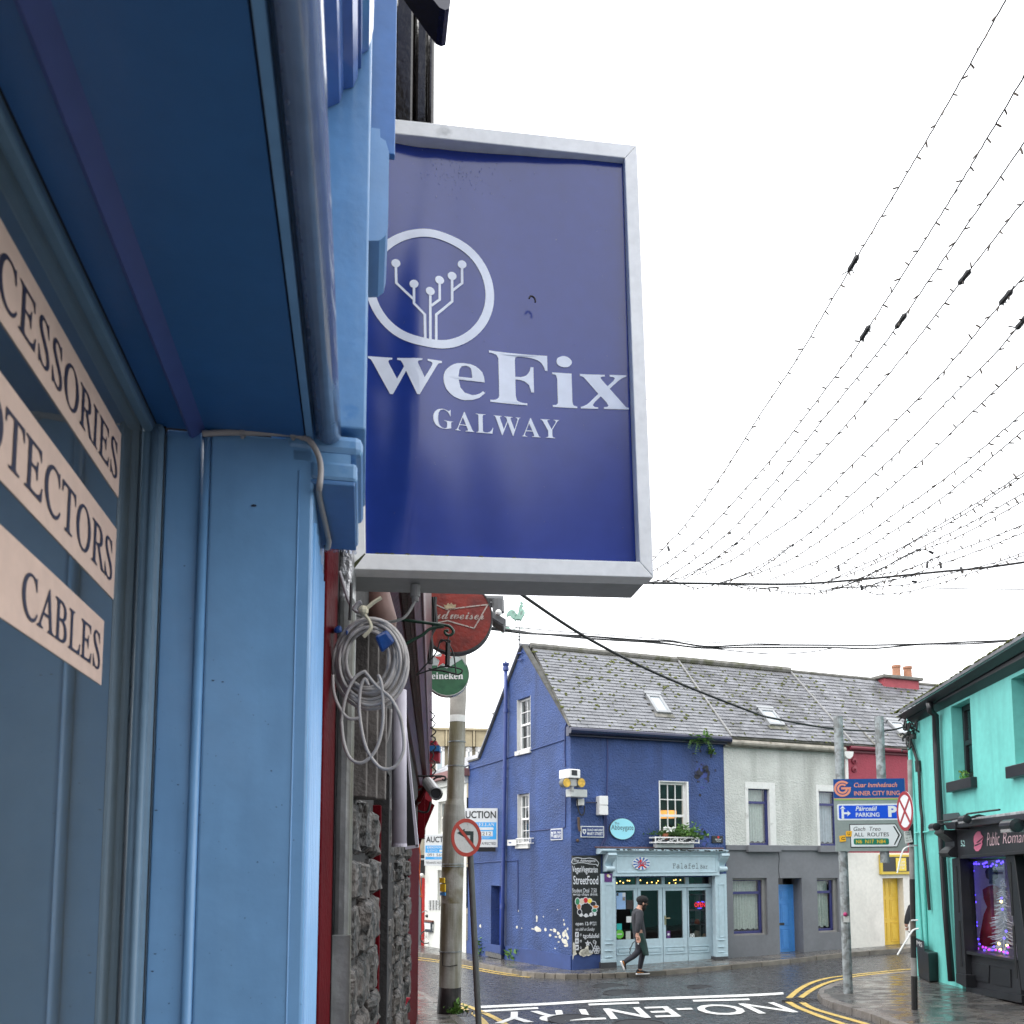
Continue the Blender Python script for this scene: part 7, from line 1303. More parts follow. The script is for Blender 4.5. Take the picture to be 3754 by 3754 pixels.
stroke(plane_turn, [(-r_*.62, r_*.62), (r_*.62, -r_*.62)], r_*.17, .001, .005).build('bar', SRD, dk)
pa = at('G', 660, 462, NY+.10); pb = at('G', 735, 1932, NY+.10); dd = (pb-pa); foot = pa+dd*((gz(-.2, NY)+H-pa.z)/dd.z)
MB().tube([foot, pa+Vector((-.004, 0, .16))], .036, 12).build('post', mat('post_grey', (.10, .105, .105), .5, .2, 6), nl)
MB().box(c_-plane_turn.N*.05, (.04, .02, .03), Matrix.Rotation(R(-41), 3, 'Z')).build('clip', STEEL, nl)
# ------------------------------------------------------------------ far end of the side street
PK = Pl(PG.pt(gend, 0, .05), -27.7, flip=True)
wh = thing('painted_house', 'cream painted house with a pinkish gutter beyond the blue gable', 'house', PK.pt(1, -3))
zr = PK.uv('K', 1300, 655)[1]
kw = hole_px(PK, 'K', 1175, 870, 1250, 1175); kw2 = hole_px(PK, 'G', 372, 580, 420, 900); uend = PK.uv('G', 258, 900)[0]
CRW = mat('cream_white', (.60, .61, .57), .7, .08, 2, .3, 20)
wall_mesh(PK, [(0, -3.2), (uend, -3.4), (uend, zr), (0, zr)], [kw, kw2], [.15, .15]).build('wall', CRW, wh)
MB().pbox(PK, -.1, zr-.02, uend, zr+.2, -.1, .25).build('gutter', mat('pinkish_gutter', (.20, .095, .09), .6, .15, 3), wh); MB().pbox(PK, 0, zr-.22, uend, zr-.02, -.1, .06).build('eave_board', CRW, wh)
MB().hexa([PK.pt(-.1, zr+.2, .2), PK.pt(uend, zr+.2, .2), PK.pt(uend, zr+.9, -1.2), PK.pt(-.1, zr+.9, -1.2)], [v-Vector((0, 0, .05)) for v in (PK.pt(-.1, zr+.2, .2), PK.pt(uend, zr+.2, .2), PK.pt(uend, zr+.9, -1.2), PK.pt(-.1, zr+.9, -1.2))]).build('roof', SLATE2, wh)
for h in (kw, kw2): sash_window(PK, h, wh, mat('brown_white', (.62, .60, .55), .5), d=-.1, cols=1, rows=1, fw=.06, curtain=CURTAINW)
LTR = MB()
for i in range(4):
    for j in range(4):
        h = hole_px(PK.off(.03), 'G', 290+i*26, 845+j*22, 308+i*26, 860+j*22); LTR.pbox(PK, h[0], h[1], h[0]+.03, h[3], 0, .04).pbox(PK, h[0], h[3]-.02, h[2], h[3], 0, .039).pbox(PK, h[0], h[1], h[2], h[1]+.02, 0, .039)
LTR.build('letter_grille', mat('silver_letters', (.45, .46, .46), .4, metal=.5), wh, kind='stuff')
rs_ = thing('painted_shop', 'bright red shopfront with a dark sign at the end of the side street', 'shop', PK.pt(uend+1, -3))
h = hole_px(PK, 'G', 195, 648, 252, 1175); MB().pbox(PK, uend+.01, -3.4, uend+4.5, h[3], -.3, .08).build('front', mat('shop_red', (.50, .02, .02), .4, .06, 2), rs_)
MB().pbox(PK, uend+.01, h[3]+.1, uend+4.5, h[3]+.75, -.3, .16).build('sign_band', BLACKP, rs_); MB().pbox(PK, uend+.01, h[3]+.75, uend+4.5, zr+1.6, -.35, .03).build('upper_wall', mat('ochre_stone', (.20, .18, .13), .9, .3, 3, .5, 20), rs_)
MB().pbox(PK, uend+.05, -3.3, uend+.35, h[3], .08, .1).build('door', BLACKP, rs_)
for x, y in ((232, 625),): q = PK.hit('G', x, y, .2); MB().ball(q, .07, 10, 8).build('globe_lamp', OFFW, rs_)
# office block far behind
ob = thing('office_block', 'tan concrete office block with white window bands far behind the street', 'office block', at('K', 1350, 600, 48))
PO = Pl(at('K', 1105, 400, 48), 84)
def ou(x, y, d=0): return PO.uv('K', x, y, d)
TAN = mat('tan_panel', (.40, .34, .22), .85, .2, 1.0, .3, 8, dirt=(.17, .14, .08), dscale=.7, dlim=(.55, .75), streak=True)
ztp, zmd, zbt = ou(1300, 200)[1], ou(1300, 352)[1], ou(1300, 605)[1]; ul, ur = ou(1000, 400)[0], ou(1750, 400)[0]
MB().pbox(PO, ul, zbt-12, ur, zmd, -4, -.15).build('wall', mat('office_wall', (.34, .30, .22), .85, .15, 1), ob)
xs = [1000, 1108, 1240, 1265, 1380, 1500, 1525, 1640, 1750]
for i in range(len(xs)-1):
    a, b = ou(xs[i], 300)[0], ou(xs[i+1], 300)[0]; MB().pbox(PO, a+.02, zmd, b-.02, ztp, -4, .1 if xs[i+1]-xs[i] > 30 else .2).build('panel', TAN, ob)
MB().pbox(PO, ul, ztp, ur, ztp+.12, -4, .25).build('coping', TAN, ob)
for a, b in ((1145, 1236), (1270, 1380), (1435, 1495), (1528, 1600), (1620, 1700)):
    ua2, ub2 = ou(a, 450)[0], ou(b, 450)[0]; W = bars(PO, [(ua2, zbt-.3, ua2+.15, zmd), (ub2-.15, zbt-.3, ub2, zmd), (ua2, zbt-.3, ub2, zbt-.1), (ua2, zmd-.12, ub2, zmd), (ua2, (zmd+zbt)/2+.5, ub2, (zmd+zbt)/2+.65)], -.15, .05).build('window', WHITE, ob)
    MB().poly([PO.pt(ua2, zbt-.3, -.05), PO.pt(ub2, zbt-.3, -.05), PO.pt(ub2, zmd, -.05), PO.pt(ua2, zmd, -.05)]).build('pane', mat('office_glass', (.42, .50, .53), .12, spec=.8), W)
# auction boards
SAB = mat('board_blue', (.05, .36, .75), .4)
def auction(c, x0, y0, x1, y1, Y, lab, side):
    a = at(c, x0, y1, Y); b = at(c, x1, y1, Y); P = Pl(a, 90); w_ = b.x-a.x; h_ = at(c, x0, y0, Y).z-a.z
    t = thing('auction_board', lab, 'sign board', a); P.o = a
    MB().pbox(P, 0, 0, w_, h_, -.03, 0).build('board', PW, t, bevel=.004); f = lambda u, z: (u*w_, z*h_)
    T = lambda s, u0, z0, u1, z1, m, **k: text_on(s, P, u0*w_, z0*h_, u1*w_, z1*h_, .005, m, t, **k)
    T('AUCTION', .05, .74, .96, .93, SBK, offset=.02)
    MB().pbox(P, .03*w_, .20*h_, .97*w_, .64*h_, 0, .003).build('blue_field', SAB, t)
    T("ODONNELLAN", .08, .54, .92, .62, PW, font='SB'); T('& JOYCE', .1, .43, .42, .515, PW); rrect(P, .47*w_, .44*h_, .9*w_, .51*h_, .03, .003, .006).build('print', PW, t)
    MB().pbox(P, .03*w_, .28*h_, .88*w_, .41*h_, .003, .0045).build('white_field', PW, t); T('091 564212', .1, .30, .84, .39, SBK); T('www.odj.com', .3, .215, .8, .265, PW); T('TENANTS NOT AFFECTED', .04, .06, .96, .13, SBK)
    return t, P, w_, h_
t, P, w_, h_ = auction('G', 548, 32, 903, 376, 22.2, 'white and blue auction board fixed out from the blue gable', 1)
MB().tube([P.pt(w_*.35, h_*.1, -.05), PG.pt(gend-.6, P.o.z+h_*.1, 0)], .03, 6).tube([P.pt(w_*.35, h_*.9, -.05), PG.pt(gend-.6, P.o.z+h_*.9, 0)], .03, 6).build('bracket', GALVP, t)
MB().pbox(P, w_*.4, -.12, w_*.95, 0, -.06, -.01).build('foot_rail', BLACKP, t)
t, P, w_, h_ = auction('G', 255, 262, 532, 540, 24.6, 'white and blue auction board behind the concrete column, lower of the pair', 0)
MB().tube([P.pt(w_*.4, h_*.2, -.05), PK.pt(4.2, P.o.z+h_*.2, 0)], .03, 6).build('bracket', GALVP, t)
# cargo trike parked by the cream house
tr_ = thing('cargo_trike', 'black cargo tricycle with a wooden topped box and white panels', 'tricycle', gp('G', 320, 1220, H))
TY = gp('G', 275, 1256, H).y
def tk(x, y, dy=0): return at('G', x, y, TY+dy)
def wheel(x, y, rr, dy=0):
    c = tk(x, y, dy); P = Pl(c, 60); W = ring(P, 0, 0, rr*.88, rr, -.02, .02, 28).build('wheel', BLACKM, tr_); 
    s = MB()
    for i in range(8): a = 6.283*i/8; s.tube([c, P.pt(rr*.9*math.cos(a), rr*.9*math.sin(a))], .004, 4)
    s.build('spokes', STEEL, W); ring(P, 0, 0, rr*.84, rr*.88, -.012, .012, 28).build('rim', STEEL, W)
rw = abs(tk(270, 1110).z-tk(270, 1232).z)/2
wheel(272, 1172, rw); wheel(420, 1172, rw, .5); wheel(500, 1165, rw, .9)
a = tk(258, 1125); b = tk(400, 1125); zt = tk(300, 1035).z
A = [tk(262, 1128), tk(320, 1130, -.35), tk(440, 1122, .2), tk(380, 1120, .6)]; B = [Vector((v.x*1.0, v.y, zt)) for v in (tk(250, 1040), tk(318, 1045, -.4), tk(455, 1040, .2), tk(390, 1040, .65))]
bx_ = MB().hexa(A, B).build('box', mat('trike_black', (.035, .045, .06), .5), tr_, bevel=.02); MB().hexa([v+Vector((0, 0, .005)) for v in B], [v+Vector((0, 0, .05)) for v in B]).build('lid', mat('trike_wood', (.14, .035, .02), .5, .3, 12), bx_)
fr1 = lambda s, t: A[1].lerp(A[2], s).lerp(B[1].lerp(B[2], s), t)+Vector((0, -.012, 0))
MB().add([fr1(.05, .12), fr1(.95, .12), fr1(.95, .8), fr1(.05, .8)], [(0, 1, 2, 3)]).build('panel', PW, bx_); fl1 = lambda s, t: A[0].lerp(A[1], s).lerp(B[0].lerp(B[1], s), t)+Vector((-.012, -.012, 0)); MB().add([fl1(.1, .3), fl1(.9, .3), fl1(.9, .9), fl1(.1, .9)], [(0, 1, 2, 3)]).build('panel', PW, bx_)
k4 = [fr1(.1, .18)+Vector((0, -.004, 0)), fr1(.8, .18)+Vector((0, -.004, 0)), fr1(.8, .36)+Vector((0, -.004, 0)), fr1(.1, .36)+Vector((0, -.004, 0))]; text_quad('CARGO', k4, SBK, bx_)
MB().add([fr1(.35, .5)+Vector((0, -.004, 0)), fr1(.8, .45)+Vector((0, -.004, 0)), fr1(.75, .72)+Vector((0, -.004, 0)), fr1(.6, .55)+Vector((0, -.004, 0))], [(0, 1, 2, 3)]).build('print', SBK, bx_)
MB().ball(tk(302, 985, .2), .1, 10, 8, (1.5, 1, .6)).build('saddle', BLACKM, tr_, smooth=True); MB().tube([tk(302, 990, .2), tk(312, 1040, .2)], .02, 6).build('seat_post', STEEL, tr_)
MB().tube(smooth_path([tk(235, 955, .1), tk(260, 940, .15), tk(300, 945, .2), tk(360, 938, .3), tk(390, 950, .3)], 4), .014, 6).tube([tk(310, 945, .2), tk(320, 1040, .2)], .018, 6).build('handlebar', STEEL, tr_)
# ------------------------------------------------------------------ blue shop beside the camera: s runs up the street, n stands out from the wall
SO = at('T', 1124, 2900, 1.2)
PW = Pl(SO, -10.5); PB = Pl(SO, 79.5)
def sn(s, n, z): return SO + PW.U*s + PW.N*(n + (.004*s if s > 0 else 0)) + Vector((0, 0, z))
near = thing('blue_shop', 'glossy sky blue timber shop with lettered window close to the camera', 'shop', sn(0, 0, -1.7))
NB = mat('shop_gloss_blue', (.155, .335, .58), .33, .08, 2.0, .22, 24, spec=.5, bdist=.005, dirt=(.125, .285, .51), dscale=16, dlim=(.42, .8), coat=.3, streak=True)
NBD = mat('shop_gloss_blue_worn', (.145, .315, .55), .33, .1, 5, .22, 34, spec=.5, bdist=.005, dirt=(.09, .25, .5), dscale=16, dlim=(.62, .7), coat=.25)
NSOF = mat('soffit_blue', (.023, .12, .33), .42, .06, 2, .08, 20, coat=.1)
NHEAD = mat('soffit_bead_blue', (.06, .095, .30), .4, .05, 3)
NGREY = mat('window_frame_grey_blue', (.14, .235, .33), .38, .05, 4, .08, 30)
def nbox(mb, s0, s1, n0, n1, z0, z1): return mb.hexa([sn(s0, n0, z0), sn(s1, n0, z0), sn(s1, n1, z0), sn(s0, n1, z0)], [sn(s0, n0, z1), sn(s1, n0, z1), sn(s1, n1, z1), sn(s0, n1, z1)])
def NBX(name, m, *b, bevel=.003, parent=None, label=None): return nbox(MB(), *b).build(name, m, parent or near, bevel=bevel, label=label)
ZS = .538; ZB = -1.9
pl_ = NBX('pilaster', NB, 0, .34, -.150, 0, ZB, ZS, bevel=.004)
NBX('pilaster_trim', NB, .006, .28, -.2135, -.1645, ZB, ZS, parent=pl_, bevel=.002)
MB().tube([sn(.004, -.1575, ZB), sn(.004, -.1575, ZS)], .0075, 12).build('bead', NB, pl_, smooth=True)
MB().tube([sn(-.0006, -.0213, ZB), sn(-.0006, -.0213, ZS-.05)], .0012, 6).build('paint_seam', NB, pl_, smooth=True)
for i in range(7): MB().tube([sn(.035+i*.045, -.001, ZB), sn(.035+i*.045, -.001, .42)], .0055, 8).build('fluting', NB, pl_, smooth=True)
NBX('window_jamb', NGREY, -.012, .02, -.243, -.2145, ZB, ZS, bevel=.006); MB().tube([sn(-.012, -.226, ZB), sn(-.012, -.226, ZS-.01)], .006, 8).build('jamb_bead', NGREY, near, smooth=True)
MB().tube([sn(-.003, -.2142, ZB), sn(-.003, -.2142, ZS)], .0014, 6).build('putty_line', mat('dark_putty', (.01, .012, .015), .8), near)
# window head, soffit and the fascia's round lower edge
NBX('window_head', NGREY, -2.2, .01, -.243, -.2265, ZS-.016, ZS+.02, bevel=.004); MB().tube([sn(-2.2, -.2255, ZS-.0005), sn(0, -.2255, ZS-.0005)], .0016, 6).build('putty_line', mat('dark_putty', (.01, .012, .015), .8), near)
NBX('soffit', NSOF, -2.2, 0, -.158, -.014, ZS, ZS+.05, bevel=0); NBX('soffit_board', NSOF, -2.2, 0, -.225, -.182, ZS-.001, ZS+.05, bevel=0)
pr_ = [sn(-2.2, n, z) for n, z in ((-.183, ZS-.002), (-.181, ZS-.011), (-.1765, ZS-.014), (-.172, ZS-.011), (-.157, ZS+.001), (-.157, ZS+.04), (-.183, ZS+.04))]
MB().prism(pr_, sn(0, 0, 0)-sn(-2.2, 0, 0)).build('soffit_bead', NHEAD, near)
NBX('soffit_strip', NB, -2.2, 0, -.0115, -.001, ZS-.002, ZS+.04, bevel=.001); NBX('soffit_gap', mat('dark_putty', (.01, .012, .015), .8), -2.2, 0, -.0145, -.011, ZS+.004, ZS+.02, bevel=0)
NBX('fascia_board', NB, -2.2, 0, -.06, .0093, ZS+.02, 1.0876, bevel=0)
bn = MB(); c_n, c_z, rr = .021, ZS+.013, .0195
bn.tube([sn(-2.2, c_n, c_z), sn(-.004, c_n, c_z)], rr, 20); bn.build('roll_moulding', mat('worn_roll_blue', (.22, .32, .50), .24, .2, 6, .5, 30, spec=.6, bdist=.004, dirt=(.2, .28, .42), dscale=9, dlim=(.5, .75), coat=1), near, smooth=True)
dr = MB(); rnd = random.Random(31)
for i in range(60): dr.ball(sn(-1.2+i*.02+rnd.uniform(-.005, .005), .008+rnd.uniform(-.002, .002), ZS-.0045), rnd.uniform(.0012, .0028), 6, 5)
WATER = glass('water_drop', (.8, .83, .9), .06, .02)
dr.build('water_drops', WATER, near, smooth=True, kind='stuff')
# crown moulding above the fascia
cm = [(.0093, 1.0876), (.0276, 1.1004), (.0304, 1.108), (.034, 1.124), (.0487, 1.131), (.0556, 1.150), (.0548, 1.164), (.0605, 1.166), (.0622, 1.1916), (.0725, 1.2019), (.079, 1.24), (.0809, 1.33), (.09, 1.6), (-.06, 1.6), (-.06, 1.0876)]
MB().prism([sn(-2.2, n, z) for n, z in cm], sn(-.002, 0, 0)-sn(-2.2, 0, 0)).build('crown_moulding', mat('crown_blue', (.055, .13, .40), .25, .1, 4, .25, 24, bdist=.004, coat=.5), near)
# console and capital of the pilaster
NBX('console', NBD, 0, .285, -.07, .0765, .5628, 1.62, bevel=.003)
sc_ = [(.076, 1.125), (.092, 1.125), (.093, 1.110), (.102, 1.105), (.108, 1.085), (.108, .955), (.104, .935), (.094, .925), (.076, .922)]
MB().prism([sn(.06, n, z) for n, z in sc_], sn(.2, 0, 0)-sn(.06, 0, 0)).build('console_scroll', NB, near)
NBX('end_board', mat('end_board_blue', (.06, .19, .46), .35, .1, 4, .2, 24, bdist=.004), .30, .315, -.1, .124, 1.302, 2.4, bevel=.002)
for z0, z1, n1, nm in ((.5185, .5517, .0735, 'capital_roll'), (.4764, .507, .0655, 'capital_band')):
    NBX(nm, NBD, -.002, .27, -.045 if nm == 'capital_roll' else -.006, n1, z0, z1, bevel=.011 if nm == 'capital_roll' else .006)
NBX('capital_neck', NB, .0, .262, -.03, .055, .505, .52, bevel=0); NBX('capital_underside', mat('capital_shade_blue', (.08, .21, .45), .4, .08, 4), .0, .268, -.006, .062, .470, .4775, bevel=.002)  # shade under the capital is put into a darker blue slab
dr = MB()
for i in range(9): dr.ball(sn(.27-rnd.uniform(0, .01), .0+i*.0075, .470-.003), .0028, 6, 5, (1, 1, 1.3))
dr.build('water_drops', WATER, near, smooth=True, kind='stuff')
# scars and dents in the paint
sp_ = MB()
for c, x, y, a, b in (('L2', 1383, 971, 16, 7), ('L2', 1005, 1300, 4, 3), ('L3', 1478, 553, 4, 4), ('L3', 1090, 792, 4, 3), ('L3', 1403, 1050, 4, 4), ('L3', 850, 768, 10, 3), ('L3', 830, 1645, 9, 4), ('L3', 1160, 60, 8, 3), ('L3', 1213, 68, 7, 3), ('L3', 970, 628, 6, 3), ('L3', 920, 1820, 4, 4), ('U', 260, 1660, 9, 20), ('L3', 1600, 930, 3, 3), ('L3', 845, 1550, 8, 3)):
    P0 = PB.off(.0008) if c != 'U' else PB.off(.0012); q = [P0.hit(c, x+a*math.cos(t), y+b*math.sin(t)) for t in [i*.785 for i in range(8)]]; sp_.poly(q)
rnd = random.Random(64)
for i in range(90):
    x, y = (rnd.uniform(1095, 1640), rnd.uniform(-300, 1932)) if i < 60 else (rnd.uniform(850, 1040), rnd.uniform(-300, 1932)); r_ = rnd.uniform(.9, 2.4); P0 = PB.off(.0008); sp_.poly([P0.hit('L3', x+r_*rnd.uniform(.6, 1.8)*math.cos(t), y+r_*math.sin(t)) for t in [k*1.047 for k in range(6)]])
sp_.build('paint_chip', mat('paint_chip', (.02, .03, .06), .8), near, kind='stuff')
# shop window glass and its strips of lettering
nG = -.2445; PG2 = Pl(SO + PW.N*nG, -10.5)
GN = MB().poly([PG2.pt(-2.2, ZB), PG2.pt(.0, ZB), PG2.pt(.0, ZS), PG2.pt(-2.2, ZS)]).build('shop_window', GLASSN, near)
rm = MB()
for a, b in (((-2.3, -.26), (.25, -.26)), ((-2.3, -1.6), (.25, -1.6))): pass
rm.poly([sn(-2.3, -1.4, ZB), sn(.0, -1.4, ZB), sn(.0, -1.4, 1), sn(-2.3, -1.4, 1)]).poly([sn(.0, -.25, ZB), sn(.0, -1.4, ZB), sn(.0, -1.4, 1), sn(.0, -.25, 1)]).poly([sn(-2.3, -.25, 1), sn(0, -.25, 1), sn(0, -1.4, 1), sn(-2.3, -1.4, 1)]).poly([sn(-2.3, -.25, ZB), sn(0, -.25, ZB), sn(0, -1.4, ZB), sn(-2.3, -1.4, ZB)])
rm.build('interior', mat('shop_room', (.34, .36, .35), .7, .1, 2), near)
PEACH = mat('peach_vinyl', (.62, .45, .36), .55, .03, 5); INK = mat('vinyl_ink', (.012, .011, .035), .5)
for word, xe, yt, yb, xs in (('ACCESSORIES', 655, 580, 950, -.62), ('PROTECTORS', 630, 1100, 1500, -.62), ('& CABLES', 562, 1600, 1960, -.5)):
    s1, z1 = PG2.uv('L2', xe, yt); _, z0 = PG2.uv('L2', xe, yb); h_ = z1-z0; pf_ = Pl(PG2.o, U=PG2.U, Z=PG2.Z)
    st = MB().pbox(pf_, s1-1.1, z0, s1, z1, .0004, .0012).build('vinyl_strip', PEACH, GN)
    cap = h_*.56; base = z0+h_*.2; _, _, bb_ = text_mesh(word, 'RO' if '&' not in word else 'RO') if '&' not in word else text_mesh('CABLES', 'RO')
    wd = word.replace('& ', ''); k_ = cap/(bb_[3]-bb_[1]); ww = (bb_[2]-bb_[0])*k_*.98; e_ = s1-h_*.14
    text_on(wd, pf_, e_-ww, base-cap*.02, e_, base+cap, .002, INK, GN, font='RO', offset=.004)
# grey cable along the head of the pilaster
cbl = thing('cable', 'pale grey cable clipped along the top of the blue pilaster', 'cable', sn(0, -.1, .53))
pth = [PB.off(.006).hit('L2', x, y) for x, y in ((1104, 580), (1200, 574), (1320, 573), (1480, 576), (1590, 580), (1650, 600))] + [PB.off(.012).hit('L2', x, y) for x, y in ((1690, 620), (1735, 700), (1748, 780), (1740, 870))]
pth += [Pl(SO + PW.U*s, 79.5).hit('L2', x, y) for s, x, y in ((.03, 1737, 905), (.08, 1752, 985), (.14, 1772, 1070), (.19, 1786, 1135), (.2, 1792, 1170), (.215, 1786, 1200), (.24, 1776, 1196))]
MB().tube(smooth_path(pth, 6), .0046, 10).build('cable', mat('cable_grey', (.36, .34, .33), .5), cbl, smooth=True)
for x, y in ((1322, 573), (1598, 582)): q = PB.off(.006).hit('L2', x, y); MB().tube([q-PW.N*.004, q+PW.N*.004], .0062, 10).ball(q-Vector((0, .0, .007)), .003, 8, 6).build('clip', mat('clip_grey', (.30, .30, .30), .5), cbl)
NBX('upper_wall', mat('shop_upper_wall', (.03, .08, .24), .4, .1, 2), -5, .28, -.3, -.07, 1.6, 4.6, bevel=0)  # out of view, added so the box sign mirrors dark blue
# unseen houses added behind the camera: they darken the mirrored lower half of the sign
bh_ = thing('house', 'unseen row of houses added behind the camera to darken the gloss of the box sign', 'house', (2, -13, -1.5))
PBK_ = Pl((14, -13, 0), -90, flip=True); hs2 = [(1.2+i*2.6, 2.6, 2.3+i*2.6, 4.2) for i in range(7)] + [(1.2+i*2.6, -.6, 2.3+i*2.6, 1.1) for i in range(7)] + [(1.2+i*2.6, 5.8, 2.3+i*2.6, 7.4) for i in range(7)]
PBK_.N = Vector((0, 1, 0)); wall_mesh(PBK_, [(0, -2.5), (20, -2.5), (20, 9.4), (0, 9.4)], hs2, [.2]*21).build('wall', mat('far_render', (.36, .37, .42), .8, .1, 1), bh_)
MB().poly([PBK_.pt(0, -2.5, -.4), PBK_.pt(20, -2.5, -.4), PBK_.pt(20, 9.4, -.4), PBK_.pt(0, 9.4, -.4)]).build('window', DARK, bh_)
MB().hexa([PBK_.pt(-.2, 9.4, .2), PBK_.pt(20.2, 9.4, .2), PBK_.pt(20.2, 10.8, -3), PBK_.pt(-.2, 10.8, -3)], [PBK_.pt(-.2, 9.5, .2), PBK_.pt(20.2, 9.5, .2), PBK_.pt(20.2, 10.9, -3), PBK_.pt(-.2, 10.9, -3)]).build('roof', SLATE2, bh_)
# gutter end and dark pipe above the sign
gz0 = Pl(SO + PW.U*.85, 79.5)
gp_ = [gz0.uv('U', x, y) for x, y in ((1130, 0), (1400, 380), (1480, 480), (1540, 508), (1585, 490), (1600, 400), (1635, 0), (1640, -200), (1000, -200))]
MB().prism([gz0.pt(u, z) for u, z in gp_], -PW.U*.10).build('gutter_end', mat('gutter_gloss', (.012, .015, .05), .2, .1, 4, coat=.5), near)
# ------------------------------------------------------------------ projecting box sign
sg = thing('projecting_sign', 'large blue box sign in a white frame projecting over the street', 'sign', at('T', 1286, 2089, 1.9))
rl_ = -R(1.35); az_ = R(81.6); hU = Vector((math.sin(az_), math.cos(az_), 0))
SU = hU*math.cos(rl_) - Vector((0, 0, 1))*math.sin(rl_); SZ = Vector((0, 0, 1))*math.cos(rl_) + hU*math.sin(rl_)
PSG = Pl(at('T', 1286, 2089, 1.9), U=SU, Z=SZ)
wS = PSG.uv('T', 2394, 2112)[0]; hS = PSG.uv('T', 2350, 541)[1]
fr_w = abs(PSG.uv('T', 2305, 600)[0]-PSG.uv('T', 2352, 600)[0]); fr_b = PSG.uv('T', 1800, 2040)[1]-PSG.uv('T', 1800, 2098)[1]
DP = .175
MB().pbox(PSG, .004, .004, wS-.004, hS-.004, -DP, -.05).build('case', ALUG, sg, bevel=.004)
for nm, q in (('frame', [(0, 0), (wS, 0), (wS-fr_w, fr_b), (fr_w, fr_b)]), ('frame', [(wS, 0), (wS, hS), (wS-fr_w, hS-fr_b), (wS-fr_w, fr_b)]), ('frame', [(wS, hS), (0, hS), (fr_w, hS-fr_b), (wS-fr_w, hS-fr_b)]), ('frame', [(0, hS), (0, 0), (fr_w, fr_b), (fr_w, hS-fr_b)])):
    c0 = Vector((sum(p[0] for p in q)/4, sum(p[1] for p in q)/4)); q = [tuple(c0+(Vector(p)-c0)*.9985) for p in q]
    MB().pquad(PSG, q, -.05, .006).build(nm, ALU, sg, bevel=.002)
# buckled vinyl face
VIN = mat('sign_vinyl_blue', (.017, .042, .265), .15, .06, 2.0, .02, 300, spec=.62, coat=.05)
FWOB = 1.25
def wob(u, z):
    a, b = u/wS, z/hS
    return .0045*math.sin(5.5*a+2.2*b+.6) + .0035*math.sin(9*a-5*b+1) * math.exp(-((a-.35)/.35)**2) + .004*math.exp(-((a-.18-.12*b)/.06)**2) + .003*math.sin(3.2*b+4*a) + .0011*math.sin(26*a+4*b)*math.exp(-((a-.32)/.25)**2) + .0012*math.sin(17*a-6*b)*math.exp(-((a-.75)/.2)**2) - .005*math.exp(-((a-.95)/.5)**2-((b-.45)/.5)**2) + .004*math.exp(-((a-.1-.5*b)/.07)**2)*(b < .5)*(.5-b)*2
fm_ = MB(); nx, ny = 70, 90
for j in range(ny+1):
    for i in range(nx+1):
        u = fr_w+.0005+(wS-2*fr_w-.001)*i/nx; z = fr_b+.0005+(hS-2*fr_b-.001)*j/ny; fm_.v.append(tuple(PSG.pt(u, z, wob(u, z)*FWOB-.016)))
for j in range(ny):
    for i in range(nx): a = j*(nx+1)+i; fm_.f.append((a, a+1, a+nx+2, a+nx+1))
face = fm_.build('face', VIN, sg, smooth=True)
WV = mat('sign_print_white', (.82, .87, .98), .3, .02, 3, spec=.6)
def sgp(x, y): return PSG.uv('N', x, y)
def print_on(mb, name='lettering'):
    """Flat print that follows the buckled face."""
    out = MB(); out.f = mb.f
    for v in mb.v:
        p = Vector(v)-PSG.o; u, z = p.dot(PSG.U), p.dot(PSG.Z); out.v.append(tuple(PSG.pt(u, z, wob(u, z)*FWOB-.0145)))
    return out.build(name, WV, face)
def flat_poly(pts): return MB().poly([PSG.pt(u, z) for u, z in pts])
def strip2(pts, wd):
    mb = MB()
    for (a, b), (c, e) in zip(pts[:-1], pts[1:]):
        v = Vector((c-a, e-b)); v.normalize(); n = Vector((-v.y, v.x))*wd/2; v = v*wd*.2
        k = 6
        for i in range(k):
            p = Vector((a, b))-v+(Vector((c, e))-Vector((a, b))+2*v)*i/k; q = Vector((a, b))-v+(Vector((c, e))-Vector((a, b))+2*v)*(i+1)/k
            mb.poly([PSG.pt(*(p-n)), PSG.pt(*(q-n)), PSG.pt(*(q+n)), PSG.pt(*(p+n))])
    return mb
uc, zc = sgp(662, 887); rz1 = abs(sgp(662, 578)[1]-sgp(662, 1196)[1])/2; ru1 = abs(sgp(987, 900)[0]-uc)
rg_ = MB(); k = .862
for i in range(72):
    a, b = 6.28318*i/72, 6.28318*(i+1)/72
    rg_.poly([PSG.pt(uc+ru1*s*math.cos(t), zc+rz1*s*math.sin(t)) for s, t in ((1, a), (1, b), (k, b), (k, a))])
print_on(rg_, 'emblem')
tw_ = abs(sgp(500, 900)[0]-sgp(487, 900)[0])
for pts in (((485, 780), (487, 860), (572, 945)), ((577, 890), (577, 970), (632, 1030), (634, 1155)), ((660, 930), (660, 1158)), ((708, 865), (708, 945), (667, 980)), ((772, 840), (772, 950), (690, 1025), (690, 1155)), ((823, 780), (823, 855), (775, 893))): print_on(strip2([sgp(*q) for q in pts], tw_), 'emblem')
for x, y in ((485, 758), (577, 868), (660, 905), (708, 843), (772, 818), (823, 758)):
    u, z = sgp(x, y); r_ = tw_*1.78; print_on(flat_poly([(u+r_*math.cos(6.283*i/24), z+r_*math.sin(6.283*i/24)) for i in range(24)]), 'emblem')
